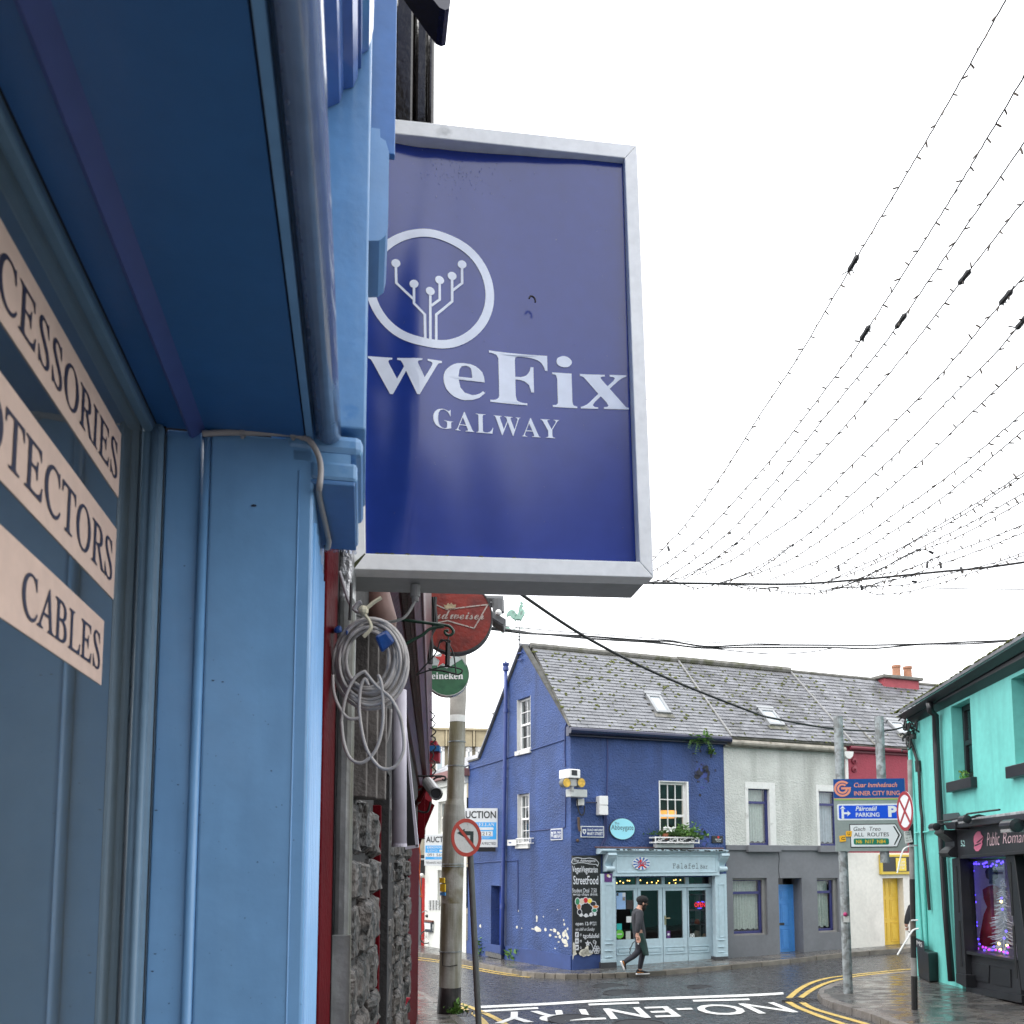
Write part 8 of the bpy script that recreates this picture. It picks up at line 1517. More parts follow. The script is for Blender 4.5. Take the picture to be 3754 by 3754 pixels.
def sign_text(t, x0, x1, ytop, ybase, off, spc=1.0, cuts=1):
    v, f, (a, b, c, d) = text_mesh(t, 'SB', off, spc); u0, zb_ = sgp(x0, ybase[0]); u1, zb2_ = sgp(x1, ybase[1]); zt = sgp(x0, ytop)[1]; mb = MB()
    for x, y, _ in v: s = (x-a)/(c-a); mb.v.append(tuple(PSG.pt(u0+(u1-u0)*s, zb_+(zb2_-zb_)*s+(zt-zb_)*(y-b)/(d-b))))
    mb.f = f; bm = bmesh.new(); me = bpy.data.meshes.new('t'); me.from_pydata(mb.v, [], mb.f); bm.from_mesh(me); bmesh.ops.triangulate(bm, faces=bm.faces); bmesh.ops.subdivide_edges(bm, edges=[e for e in bm.edges if e.calc_length() > .03], cuts=2); bm.to_mesh(me); bm.free()
    mb.v = [tuple(x.co) for x in me.vertices]; mb.f = [tuple(p.vertices) for p in me.polygons]; print_on(mb)
sign_text('weFix', 345, 1676, 1150, (1428, 1503), .0, 1.0); sign_text('GALWAY', 675, 1325, 1507, (1608, 1640), -.0045, 1.06)
# rain on the face, grime along the frame, fittings under the box
dr = MB(); rnd = random.Random(77)
for i in range(190):
    if i < 120: x, y = rnd.gauss(800, 110), rnd.gauss(300, 55)
    else: x, y = rnd.uniform(450, 1690), rnd.uniform(250, 2200)
    u, z = sgp(x, y)
    if not (fr_w < u < wS-fr_w and fr_b < z < hS-fr_b): continue
    r_ = rnd.uniform(.0006, .0015); dr.ball(PSG.pt(u, z, wob(u, z)*FWOB-.0155), r_, 6, 4, (1, .5, rnd.uniform(1, 2.6)))
dr.build('rain_drops', WATER, sg, smooth=True, kind='stuff')
gm = MB()
for x in (600, 640, 685, 740, 880, 885, 1120, 1260, 1460, 1580, 1890):
    u, z = PSG.uv('J', x, 345+ (x-450)*.016); gm.ball(PSG.pt(u, fr_b+.001, .004), rnd.uniform(.002, .004), 6, 4, (1.8, .5, .8))
for i in range(14): t = i/14; gm.ball(PSG.pt(fr_w*t, fr_b*t, .006), .0045*(1-t)+.0015, 6, 4, (1.2, .4, 1))
gm.build('algae', mat('algae', (.05, .055, .02), .9), sg, kind='stuff')
u, z = sgp(1172, 955); MB().tube(smooth_path([PSG.pt(*sgp(x, y), .002) for x, y in ((1158, 962), (1165, 950), (1178, 952), (1188, 965), (1189, 980))], 4), .0022, 6).build('dead_worm', mat('dark_brown', (.03, .02, .015), .7), sg)
p = PSG.pt(PSG.uv('J', 960, 650, -.1)[0], 0, -.1); MB().tube([p, p-Vector((0, 0, .03))], .0125, 14).tube([p-Vector((0, 0, .03)), p-Vector((0, 0, .042))], .009, 12).build('cable_gland', mat('gland_grey', (.36, .36, .35), .5), sg)
lp_ = [p-Vector((0, 0, .04)), p+Vector((-.03, 0, -.085)), p+Vector((-.09, .02, -.088)), p+Vector((-.18, .03, -.06)), p+Vector((-.3, .02, -.03)), p+Vector((-.40, 0, -.025))]
MB().tube(smooth_path(lp_, 6), .0036, 8).build('supply_cable', mat('cable_white', (.45, .45, .43), .5), sg, smooth=True)
bt = thing('sign_bracket', 'grey steel bracket holding the box sign to the wall', 'bracket', PSG.pt(-.05, .06, -.1))
MB().pbox(PSG, -.13, .005, -.002, .10, -.15, -.08).build('plate', mat('bracket_grey', (.20, .21, .23), .5, .1, 6), bt, bevel=.003); MB().pbox(PSG, -.05, .02, -.025, .12, -.08, -.07).build('tab', ALU, bt); MB().pbox(PSG, -.13, -.04, -.002, .003, -.15, -.085).build('lower_plate', mat('bracket_dark', (.05, .045, .04), .6), bt)
# ------------------------------------------------------------------ dark red tavern along the left wall
PU = Pl(at('T', 1212, 2700, 1.75), -5.5); PU.o.z = 0
tavern = thing('tavern', 'stone fronted tavern with dark red woodwork along the left wall', 'tavern', PU.pt(0, -1.7))
STW = mat('rough_stone', (.102, .088, .078), .6, .45, 9, 1, 26, bdist=.03, dirt=(.016, .015, .014), dscale=9, dlim=(.43, .56), objvar=.2, rvar=.15)  # the dark patches also paint in shaded crevices
MORT = mat('dark_mortar', (.022, .02, .02), .8, .4, 6, .7, 40)
DRED = mat('oxblood_paint', (.085, .004, .007), .5, .2, 5, .35, 60, spec=.03)
MAR = mat('maroon_fascia', (.075, .014, .022), .35, .35, 5, .3, 40, spec=.3, dirt=(.03, .010, .014), dscale=6, dlim=(.5, .75))
tavern_length = 10.9
wall_mesh(PU, [(-.16, -2.6), (tavern_length, -2.6), (tavern_length, 2.6), (-.16, 2.6)], [(1.30, -2.7+.2, 2.35, .42)], [.6]).build('wall', MORT, tavern)
MB().poly([PU.pt(1.2, -2.6, -.6), PU.pt(2.4, -2.6, -.6), PU.pt(2.4, .6, -.6), PU.pt(1.2, .6, -.6)]).build('recess_back', DARK, tavern)
MB().poly([PU.pt(tavern_length, -3, 0), PU.pt(tavern_length, -3, -6), PU.pt(tavern_length, 2.6, -6), PU.pt(tavern_length, 2.6, 0)]).build('end_wall', MORT, tavern)
MB().pbox(PU, -.16, 2.6, tavern_length, 2.7, -6, .02).build('roof_edge', DARK, tavern)
def tavern_box(name, m, u0, z0, u1, z1, d0, d1, bevel=.004): return MB().pbox(PU, u0, z0, u1, z1, d0, d1).build(name, m, tavern, bevel=bevel)
tavern_box('door_post', DRED, -.155, -2.4, .03, .78, -.02, .006)
tavern_box('conduit', mat('galv_patchy', (.24, .25, .245), .5, .3, 8, .2, 50, metal=.35, dirt=(.11, .10, .07), dscale=9, dlim=(.44, .6), streak=True), .07, -2.4, .12, .60, .004, .040, .012)
tavern_box('conduit_cover', mat('galv_patchy', (.24, .25, .245), .5, .3, 8), .062, -2.4, .07, -.165, .003, .045, .002)
tavern_box('door_post', DRED, .30, -2.4, .34, .25, -.02, .012)
for d0, u in ((.02, .46), (.045, .50), (.066, .55)): tavern_box('weathered_board', mat('grey_wood', (.12, .108, .10), .85, .5, 7, .9, 50, bdist=.01), u, .17, u+.05, .66, 0, d0+.02, .003)
# rough stones in courses, each with its own broken face
def stone_mesh(sd):
    r = random.Random(sd); bm = bmesh.new(); bmesh.ops.create_cube(bm, size=1.0); bmesh.ops.bevel(bm, geom=bm.edges[:], offset=.12, segments=1, affect='EDGES'); bmesh.ops.subdivide_edges(bm, edges=bm.edges, cuts=5, use_grid_fill=True)
    for v in bm.verts:
        n = noise.noise(v.co*2.0+Vector((sd*7, 0, 0)))*.14 + noise.noise(v.co*5.0+Vector((0, sd*3, 0)))*.09 + abs(noise.noise(v.co*11+Vector((sd, 0, 2))))*.07; v.co *= 1 + n*(.8 if abs(v.co.y) > .1 else .4)
    me = bpy.data.meshes.new('stone'); bm.to_mesh(me); bm.free(); me.materials.append(STW); return me
SM = [stone_mesh(i) for i in range(7)]; rnd = random.Random(41); cnt = 0
M3 = Matrix((PU.U, PU.N, Vector((0, 0, 1)))).transposed().to_4x4()
def course(u0, u1, z, h, dmin, dmax, lmin, lmax):
    global cnt
    u = u0
    while u < u1-.05:
        l = min(rnd.uniform(lmin, lmax), u1-u); d = rnd.uniform(dmin, dmax)
        if cnt < 296:
            link('stone', rnd.choice(SM), tavern, Matrix.Translation(PU.pt(u+l/2, z+h/2, d-.10)) @ M3 @ Matrix.Diagonal((l*.97, .2, h*.95, 1))); cnt += 1
        u += l
z = -2.1
while z < .14:
    h = rnd.uniform(.10, .20); course(.42, .64, z, h, .004, .018, .2, .24); course(.64, .92, z+rnd.uniform(-.03, .03), h*1.04, .018, .034, .25, .32); course(.92, 1.22, z, h, .022, .04, .26, .34); z += h
z = -2.3
while z < .25:
    h = rnd.uniform(.13, .26); course(2.40, 3.0, z, h, -.005, .01, .4, .6); course(3.0, 3.5, z, h, .02, .045, .4, .5); course(3.5, 4.5, z+rnd.uniform(-.04, .04), h, .0, .02, .5, .8); course(4.5, 5.2, z, h, .02, .05, .5, .7); z += h
tavern_box('corner_post', DRED, 5.6, -2.6, tavern_length+.02, .30, -.02, .012); tavern_box('red_board', DRED, 1.27, -2.4, 1.30, .2, -.05, .03)
A = [at('M', x, y, 6.2) for x, y in ((1075, 1725), (1092, 1690), (1132, 1630), (1085, 1626))]; MB().hexa(A, [v+Vector((0, .03, 0)) for v in A]).build('red_tag', mat('red_tag', (.4, .02, .04), .5), tavern)
# fascia with its mouldings, running up the street over the tavern front
fp = [(0, 1.05), (.0, 1.62), (.20, 1.62), (.17, 1.44), (.162, 1.34), (.172, 1.31), (.165, 1.24), (.150, 1.22), (.155, 1.18), (.120, 1.12), (.105, 1.12), (.100, 1.15), (.075, 1.15), (.070, 1.10), (.03, 1.05)]
MB().prism([PU.pt(.6, z_, d) for d, z_ in fp], PU.U*10.0).build('fascia', MAR, tavern)
for d, z_ in ((.128, 1.125), (.06, 1.10), (.163, 1.235)): MB().tube([PU.pt(.6, z_, d), PU.pt(10.6, z_, d)], .006, 6).build('fascia_bead', mat('maroon_gloss', (.10, .03, .05), .35), tavern)
tavern_box('fascia_end', mat('fascia_end_red', (.28, .01, .02), .4, .2, 6), 10.6, .80, 10.85, 1.62, 0, .20); tavern_box('red_bracket', DRED, 10.0, .30, 10.6, 1.05, 0, .1)
k0 = PU.pt(10.3, .35, 0); MB().prism([PU.pt(10.3, .95, .0), PU.pt(10.3, .80, .24), PU.pt(10.3, .45, .1), PU.pt(10.3, .1, .0)], PU.U*.2).build('console_bracket', DRED, tavern)
Yu = 2.28; uq = lambda x, z: Vector(((at('U', x, 700, Yu)).x, Yu, z)); TG = mat('dark_gloss_boards', (.020, .016, .014), .18, .4, 7, .2, 40, coat=.4)
for x0, x1, dy, nm in ((1030, 1235, 0, 'upper_pier'), (1235, 1262, .015, 'upper_joint'), (1262, 1395, -.004, 'upper_pier'), (1395, 1470, -.02, 'upper_edge')):
    a, b = uq(x0, 1.3), uq(x1, 1.3); MB().box(((a.x+b.x)/2, Yu+.1+dy/2, 2.4), ((b.x-a.x)/2, .1-dy/2, 1.0)).build(nm, TG, tavern, bevel=.008)
MB().box((uq(1050, 0).x-.15, Yu+.15, 2.4), (.2, .08, 1.0)).build('upper_wall', TG, tavern)
tavern_box('recess_dark_post', DARK, 2.352, -2.5, 2.395, .42, -.5, .004)  # added dark post: covers the lit stone ends so the recess stays black
A = at('K', 1142, 378, 10.4); MB().box(A, (.07, .1, .035)).build('alarm_box', mat('alarm_blue', (.01, .12, .32), .4), tavern); MB().box(at('K', 1130, 345, 10.5), (.05, .1, .05)).box(at('K', 1125, 425, 10.5), (.09, .12, .11)).build('alarm_mount', mat('alarm_red', (.3, .015, .03), .5), tavern)
# pipes and slats in front of the stone
PIPEW = mat('pale_lilac_pipe', (.50, .47, .54), .45, .08, 3, .1, 50, dirt=(.36, .33, .36), dscale=5, dlim=(.6, .8))
a, b = at('K', 808, -180, 3.15), at('K', 808, 1300, 3.15); MB().tube([b, a], .0285, 18).build('pipe', PIPEW, tavern, smooth=True); MB().tube([b, b+Vector((0, 0, .012))], .0295, 18).build('pipe_end', PIPEW, tavern)
q = [(852, 110), (868, 112), (990, 1295), (962, 1300)]; A = [at('K', x, y, 3.3) for x, y in q]; MB().hexa(A, [v+Vector((0, .02, 0)) for v in A]).build('slat', PIPEW, tavern); q = [(868, 350), (905, 360), (970, 1285), (880, 1285)]; A = [at('K', x, y, 3.36) for x, y in q]; MB().hexa(A, [v+Vector((0, .02, 0)) for v in A]).build('backing_board', mat('black_board', (.02, .019, .022), .5), tavern); q = [(862, 1300), (985, 1280), (985, 1305), (865, 1325)]; A = [at('K', x, y, 3.3) for x, y in q]; MB().hexa(A, [v+Vector((0, .03, 0)) for v in A]).build('slat_foot', PIPEW, tavern)
for pts, rr in (([(370, 600), (470, 590), (560, 500), (690, 260), (720, 0)], .008), ([(355, 620), (450, 640), (540, 560), (600, 350), (610, 60)], .0075), ([(365, 780), (420, 850), (485, 938)], .006)):
    MB().tube(smooth_path([at('K', x, y, 2.55) for x, y in pts], 5), rr, 8).build('loose_cable', mat('grey_cable', (.22, .205, .20), .5), tavern, smooth=True)
p_ = at('J', 560, 850, 2.75); MB().tube([p_+Vector((0, .0, .06)), p_+Vector((.025, 0, -.05)), p_+Vector((.045, .0, -.12))], [.055, .06, .03], 14).build('boiler_flue', mat('dull_brown', (.16, .085, .07), .6, .3, 8), tavern, smooth=True); MB().ball(at('J', 540, 1370, 2.8), .055, 12, 8).build('globe_lamp', mat('dull_plum', (.10, .05, .055), .4), tavern, smooth=True)
tavern_box('foil_lagging', mat('silver_foil', (.5, .5, .5), .35, .6, 30, 1, 60, metal=.7), .10, .60, .2, .80, .0, .03, .008)
# coil of pale cable tied up on the wall
co = thing('cable_coil', 'thick coil of pale grey cable bound with blue tape hanging under the sign', 'cable coil', at('J', 470, 900, 1.70))
CG = mat('coil_cable', (.40, .375, .355), .45, .12, 12, dirt=(.22, .20, .18), dscale=12, dlim=(.6, .75)); YC = 1.70; at_r = .0037; rnd = random.Random(9)
for i in range(11):
    t = i/10; rx, rz = 205+150*t+rnd.uniform(-8, 8), 275+165*t+rnd.uniform(-8, 8); cx, cy = 515+30*t+rnd.uniform(-8, 8), 1325+45*t+rnd.uniform(-10, 10); tl_ = R(14+6*t); pts = []
    for k in range(40):
        a = 6.28318*k/40; x = rx*math.cos(a); y = rz*math.sin(a)
        X_ = cx + x*math.cos(tl_) - y*math.sin(tl_)*.62; Y_ = cy + x*math.sin(tl_)*.9 + y*math.cos(tl_)
        pts.append(at('J', X_, Y_, YC+.008*math.sin(a*2+i)+rnd.uniform(-.003, .003)+(i % 3)*.008-.012))
    MB().tube(pts, at_r, 10, closed=True).build('coil_turn', CG, co, smooth=True)
for pts in ([(260, 1932), (300, 1700), (380, 1520), (470, 1450), (500, 1470), (600, 1590), (720, 1690), (800, 1830), (835, 1960), (850, 2180), (780, 2330), (690, 2370), (600, 2330), (500, 2180), (450, 1980), (430, 1780), (445, 1600), (480, 1520), (500, 1540), (520, 1580)],
            [(610, 1480), (640, 1560), (655, 1750), (650, 1960), (600, 2160), (520, 2270), (430, 2310), (340, 2260), (285, 2120), (265, 1960), (262, 1900)], [(180, 1480), (190, 1640), (240, 1780), (330, 1890), (450, 1880)]):
    MB().tube(smooth_path([at('J', x, y, YC-.03) for x, y in pts], 5), .0035, 10).build('loose_end', CG, co, smooth=True)
TAPE = mat('blue_tape', (.008, .05, .20), .3, .3, 20, .5, 40)
for q in ([(575, 1115), (690, 1050), (770, 1165), (640, 1275)], [(195, 1025), (262, 1005), (272, 1080), (185, 1090)], [(300, 1055), (325, 1060), (330, 1085), (305, 1110)]):
    A = [at('J', x, y, YC-.04) for x, y in q]; MB().hexa(A, [at('J', x, y, YC+.03) for x, y in q]).build('tape', TAPE, co, bevel=.006)
MB().tube(smooth_path([at('J', x, y, YC-.035) for x, y in ((640, 750), (560, 800), (480, 870), (455, 880), (520, 960), (540, 1040), (470, 1120))], 5), .004, 6).ball(at('J', 470, 872, YC-.035), .011, 8, 6).build('cable_tie', mat('ivory_tie', (.50, .46, .33), .5), co)
MB().tube([at('J', x, y, YC-.03) for x, y in ((355, 615), (352, 800), (340, 960))], .0035, 6).build('hook', BLACKM, co)
tube_m = mat('bundle_grey', (.30, .29, .30), .4)
MB().tube(smooth_path([at('J', x, y, 1.72) for x, y in ((245, 500), (285, 640), (330, 780), (400, 880), (450, 880))], 4), .0036, 8).tube(smooth_path([at('J', x, y, 1.7) for x, y in ((370, 870), (410, 810), (450, 790))], 4), .0045, 8).build('feed_cable', tube_m, co, smooth=True)
# round beer signs
def round_sign(c, x, y, r, Y, az, name, label, m, rim, dth):
    cen = at(c, x, y, Y); P = Pl(cen, az); rr_ = r*CR[c][2]/FPX*Y; t = thing(name, label, 'beer sign', cen)
    d = disc(P, 0, 0, rr_, -dth, 0, 64).build('face', m, t); ring(P, 0, 0, rr_*.985, rr_*1.02, -dth, .006, 64).build('rim', rim, t)
    return t, P, rr_, d
bt_, P, rr, fd = round_sign('J', 1338, 932, 352, 6.4, 88, 'round_sign', 'round weathered red sign with a bow tie outline and white script', mat('sign_red_worn', (.24, .022, .012), .4, .3, 6, .3, 30, dirt=(.11, .015, .012), dscale=8, dlim=(.5, .72)), mat('dark_rim', (.03, .03, .03), .5), .1)
CRM = mat('worn_cream_print', (.42, .36, .32), .6, .2, 30, dirt=(.24, .05, .04), dscale=60, dlim=(.55, .66))
def bu(x, y): return P.uv('J', x, y)
bow = [(1050, 770), (1255, 862), (1645, 815), (1515, 1040), (1265, 968), (1060, 1010), (1050, 770)]
stroke(P, [bu(*q) for q in bow], rr*.035, 0, .004).build('outline', CRM, fd)
text_px('Budweiser', P, 'J', 1030, 860, 1610, 950, .005, CRM, fd, font='SC', offset=.004, tilt=8)
MB().prism([P.pt(*bu(x, y), 0) for x, y in ((1240, 860), (1228, 815), (1255, 825), (1268, 800), (1285, 815), (1300, 798), (1315, 818), (1345, 815), (1335, 862))], P.N*.004).build('crown', mat('worn_gold', (.42, .33, .20), .5, .3, 40), fd)
MB().tube([P.pt(-rr*.9, rr*.25, -.05), P.pt(-rr*.9-.25, rr*.25, -.05)], .02, 6).tube([P.pt(-rr*.9, -.2*rr, -.05), P.pt(-rr*.9-.25, -.2*rr, -.05)], .02, 6).build('bracket', BLACKP, bt_)
ht, P, rr, fd = round_sign('J', 1262, 1472, 208, 9.3, 84, 'round_sign', 'round green and silver sign with a red star and white lettering', mat('sign_green_worn', (.03, .12, .055), .3, .35, 5, dirt=(.01, .06, .03), dscale=6, dlim=(.5, .75)), mat('silver_rim', (.42, .43, .40), .35, .1, 6, metal=.5), .12)
MB().prism([P.pt(*P.uv('J', x, y), .0) for x, y in ((1120, 1390), (1210, 1390), (1255, 1420), (1400, 1330), (1440, 1400), (1420, 1330), (1360, 1290), (1200, 1275), (1115, 1310))], P.N*.003).build('silver_field', mat('sign_silver', (.42, .46, .45), .3, .15, 8), fd)
u, z = P.uv('J', 1222, 1335); stp = [(u+rr*(.42 if i % 2 == 0 else .17)*math.cos(1.5708+i*.62832), z+rr*(.42 if i % 2 == 0 else .17)*math.sin(1.5708+i*.62832)) for i in range(10)]
MB().prism([P.pt(a+(a-u)*.12, b+(b-z)*.12, .002) for a, b in stp], P.N*.004).build('star', WHITE, fd); MB().prism([P.pt(a, b, .005) for a, b in stp], P.N*.004).build('star', mat('star_red', (.42, .02, .015), .4), fd)
text_px('Heineken', P, 'J', 1040, 1455, 1412, 1520, .006, WHITE, fd, font='SB', offset=.006)
MB().tube([P.pt(-rr*.9, 0, -.06), P.pt(-rr*.9-.3, 0, -.06)], .025, 6).build('bracket', BLACKP, ht)
# wrought bracket with an empty wire basket, floodlight, bullet camera
YB_ = 3.55
def jb(x, y, Y=YB_): return at('J', x, y, Y)
ib = thing('hanging_bracket', 'green twisted iron bracket with an empty wire basket hanging from its scroll', 'bracket', jb(800, 1235)); IRG = mat('green_iron', (.012, .045, .028), .4, .2, 9)
MB().tube([jb(668, 938), jb(1200, 1005)], .007, 8).tube(smooth_path([jb(x, y) for x, y in ((1200, 1005), (1280, 1020), (1320, 1070), (1290, 1105), (1250, 1095), (1240, 1065), (1275, 1060))], 5), .0065, 8).tube(smooth_path([jb(x, y) for x, y in ((800, 1235), (900, 1170), (1030, 1100), (1100, 1045), (1230, 1020))], 4), .007, 8).build('arm', IRG, ib)
bk_ = MB()
for pts in ([(1275, 1105), (1268, 1180), (1265, 1390)], [(1270, 1180), (1320, 1280), (1345, 1470)], [(1270, 1180), (1200, 1150), (1150, 1280), (970, 1480)], [(1265, 1180), (1290, 1160), (1240, 1150), (1180, 1180)], [(970, 1480), (1080, 1440), (1240, 1400), (1390, 1425), (1395, 1460), (1345, 1475), (1220, 1440), (1090, 1435)], [(1085, 1420), (1200, 1440), (1345, 1470)]): bk_.tube(smooth_path([jb(x, y) for x, y in pts], 4), .0035, 6)
bk_.build('basket_wire', BLACKM, ib); MB().tube([jb(1268, 1180), jb(1262, 1390)], .012, 6).build('chain_cover', BLACKM, ib)
def fr_(x, y, Y=7.2): return at('R', x, y, Y)
fl_ = thing('floodlight', 'grey floodlight tilted down on an arm beside the round red sign', 'floodlight', fr_(400, 640)); A = [fr_(*q) for q in ((190, 570), (640, 830), (560, 1105), (190, 860))]
FG = mat('flood_grey', (.10, .105, .11), .4, .1, 8); hb = MB().hexa(A, [v+Vector((0, .2, 0)) for v in A]).build('head', FG, fl_, bevel=.01); A = [fr_(x, y, 7.19) for x, y in ((215, 640), (600, 860), (545, 1010), (215, 800))]; MB().hexa(A, [v+Vector((0, .01, 0)) for v in A]).build('lens', mat('flood_lens', (.14, .145, .15), .2), hb)
MB().tube([fr_(400, 640, 7.3), fr_(385, 250, 7.3)], .055, 8).tube([fr_(110, 235, 7.35), fr_(550, 250, 7.35)], .04, 8).tube([fr_(140, 370, 7.35), fr_(520, 380, 7.35)], .035, 8).build('arm', FG, fl_); MB().ball(fr_(398, 640, 7.15), .03, 8, 6).build('knob', WHITE, fl_); MB().tube([fr_(110, 235, 7.35), PU.pt(5.5, fr_(110, 235, 7.35).z, 0)], .04, 8).build('wall_arm', FG, fl_)
YK = 8.3; kb = lambda x, y, Y=YK: at('K', x, y, Y)
bc = thing('bullet_camera', 'silver bullet camera under the end of the maroon fascia', 'security camera', kb(1100, 760)); a, b = kb(1075, 690, 8.5), kb(1150, 790, 8.1)
MB().tube([a, a.lerp(b, .05), b], [.04, .062, .062], 16).build('body', mat('camera_silver', (.42, .42, .42), .3, .1, 8, metal=.3), bc, smooth=False); d = (b-a).normalized(); MB().tube([b+d*.003, b+d*.02], .05, 16).build('lens', BLACKP, bc); MB().tube([b-d*.01, b+d*.05], [.065, .065], 16, caps=False).build('hood', STEEL, bc)
MB().tube([a, kb(1000, 850, 8.6), PU.pt(8, kb(1000, 850, 8.6).z, 0)], .03, 8).build('mount', DRED, bc); MB().tube(smooth_path([kb(x, y) for x, y in ((1105, 870), (1085, 950), (1050, 975), (990, 960))], 4), .012, 6).build('cable', BLACKM, bc)
sb = thing('scroll_bracket', 'small black scroll bracket above the bullet camera', 'bracket', kb(1150, 640)); MB().tube(smooth_path([kb(x, y, 9) for x, y in ((980, 632), (1200, 632), (1245, 645), (1235, 672), (1215, 660))], 4), .012, 6).tube(smooth_path([kb(x, y, 9) for x, y in ((1205, 640), (1150, 650), (1050, 730), (985, 765))], 4), .011, 6).build('iron', BLACKM, sb)
wr = MB(); rnd = random.Random(52)
for x in (1050, 1075, 1095, 1118, 1135, 1150): wr.tube(smooth_path([jb(x+rnd.uniform(-8, 8)+(0 if y < 1100 else -35), y, 5.8) for y in range(745, 1420, 90)], 3), rnd.choice((.006, .008, .014)), 6)
for i in range(8): y = 20+i*75; wr.tube(smooth_path([kb(1098+rnd.uniform(-4, 6)+y*.03, y, 7), kb(1135+rnd.uniform(-10, 20), y+40, 7), kb(1105, y+90, 7)], 4), .006, 6)
wr.build('trailing_wires', BLACKM, tavern, kind='stuff')
oc = thing('orange_cord', 'thin orange cord hanging down by the red corner post', 'cord', at('G', 205, 350, 8)); MB().tube(smooth_path([at('G', x, y, 9.5) for x, y in ((205, 350), (218, 450), (212, 620), (225, 760), (232, 815), (215, 805))], 4), .008, 6).build('cord', mat('orange_cord', (.7, .14, .03), .5), oc)
# ------------------------------------------------------------------ overhead cables and festoon lights
WIRE = mat('black_wire', (.012, .012, .013), .6)
def wire(label, pts, r, name='overhead_cable', group=None):
    P = smooth_path([at(*q) for q in pts], 8); t = thing(name, label, 'cable', P[0], group); MB().tube(P, r, 6).build('wire', WIRE, t, smooth=True); return t
wire('thick black cable sloping down across the slate roofs to the turquoise corner', [('T', 1700, 2020, 7.5), ('T', 1943, 2201, 8.5), ('B', 340, 0, 9.5), ('B', 1070, 365, 11), ('B', 1932, 710, 12.6), ('C', 600, 570, 13.4), ('C', 1100, 655, 14.3), ('C', 1540, 675, 15.1), ('C', 1740, 635, 15.5)], .018)
wire('upper of the two twisted black cables above the roofs', [('T', 1780, 2298, 9), ('R', 1040, 1210, 10), ('H', 900, 205, 10.5), ('H', 1350, 225, 11), ('H', 1932, 268, 11.5), ('B', 1130, 5, 11.7), ('B', 1500, 55, 12), ('B', 1932, 40, 12.2), ('E', 0, 180, 12.5), ('E', 400, 180, 12.7), ('E', 1000, 165, 13), ('E', 1300, 150, 13.2), ('E', 1932, 115, 13.6), ('T', 4000, 2300, 15)], .014)
wire('lower of the two twisted black cables above the roofs', [('T', 1780, 2304, 9), ('R', 500, 1185, 9.6), ('R', 1300, 1280, 10), ('H', 1000, 210, 10.6), ('H', 1400, 250, 11), ('H', 1932, 282, 11.5), ('B', 1000, 15, 11.7), ('B', 1450, 70, 12), ('B', 1932, 65, 12.2), ('E', 0, 205, 12.5), ('E', 380, 215, 12.7), ('E', 900, 172, 13), ('E', 1400, 165, 13.2), ('E', 1932, 120, 13.6), ('T', 4000, 2306, 15)], .014)
wire('thin cable drooping below the twisted pair above the slate roof', [('H', 1932, 285, 11.5), ('S2', 330, 1480, 11.8), ('S2', 650, 1510, 12), ('S2', 850, 1500, 12.2), ('S2', 980, 1478, 12.4)], .008)
wire('very thin wire just above the twisted pair', [('R', 170, 1018, 9), ('R', 940, 1090, 10), ('H', 1300, 195, 10.5), ('H', 1932, 240, 11), ('S2', 250, 1448, 11.4), ('S2', 700, 1460, 12)], .006)
wire('hair thin wire crossing the sky level with the sign', [('S2', 20, 226, 8), ('S2', 700, 234, 8.6), ('S2', 1400, 236, 9.2), ('S2', 2000, 230, 9.8)], .0032)
wire('pair of faint wires low in the sky at the right edge', [('S2', 1470, 1178, 12), ('S2', 1700, 1182, 12.2), ('S2', 1990, 1186, 12.5)], .007)
wire('main support cable that all the festoon strings hang from', [('S2', -60, 1150, 11), ('S2', 60, 1152, 11), ('S2', 400, 1155, 11.5), ('S2', 780, 1157, 12), ('S2', 1100, 1135, 12), ('S2', 1500, 1096, 11.5), ('S2', 1740, 1074, 11.2), ('S2', 2050, 1030, 11)], .017)
BULB = MB().tube([(0, 0, 0), (0, 0, -.016)], .006, 6).tube([(0, 0, -.016), (0, 0, -.048)], [.0075, .006], 6).mesh('bulb', mat('bulb_brown', (.05, .032, .018), .4))
PACK = mat('taped_pack', (.012, .013, .015), .5, .3, 20, .5, 40)
RB = random.Random(99)
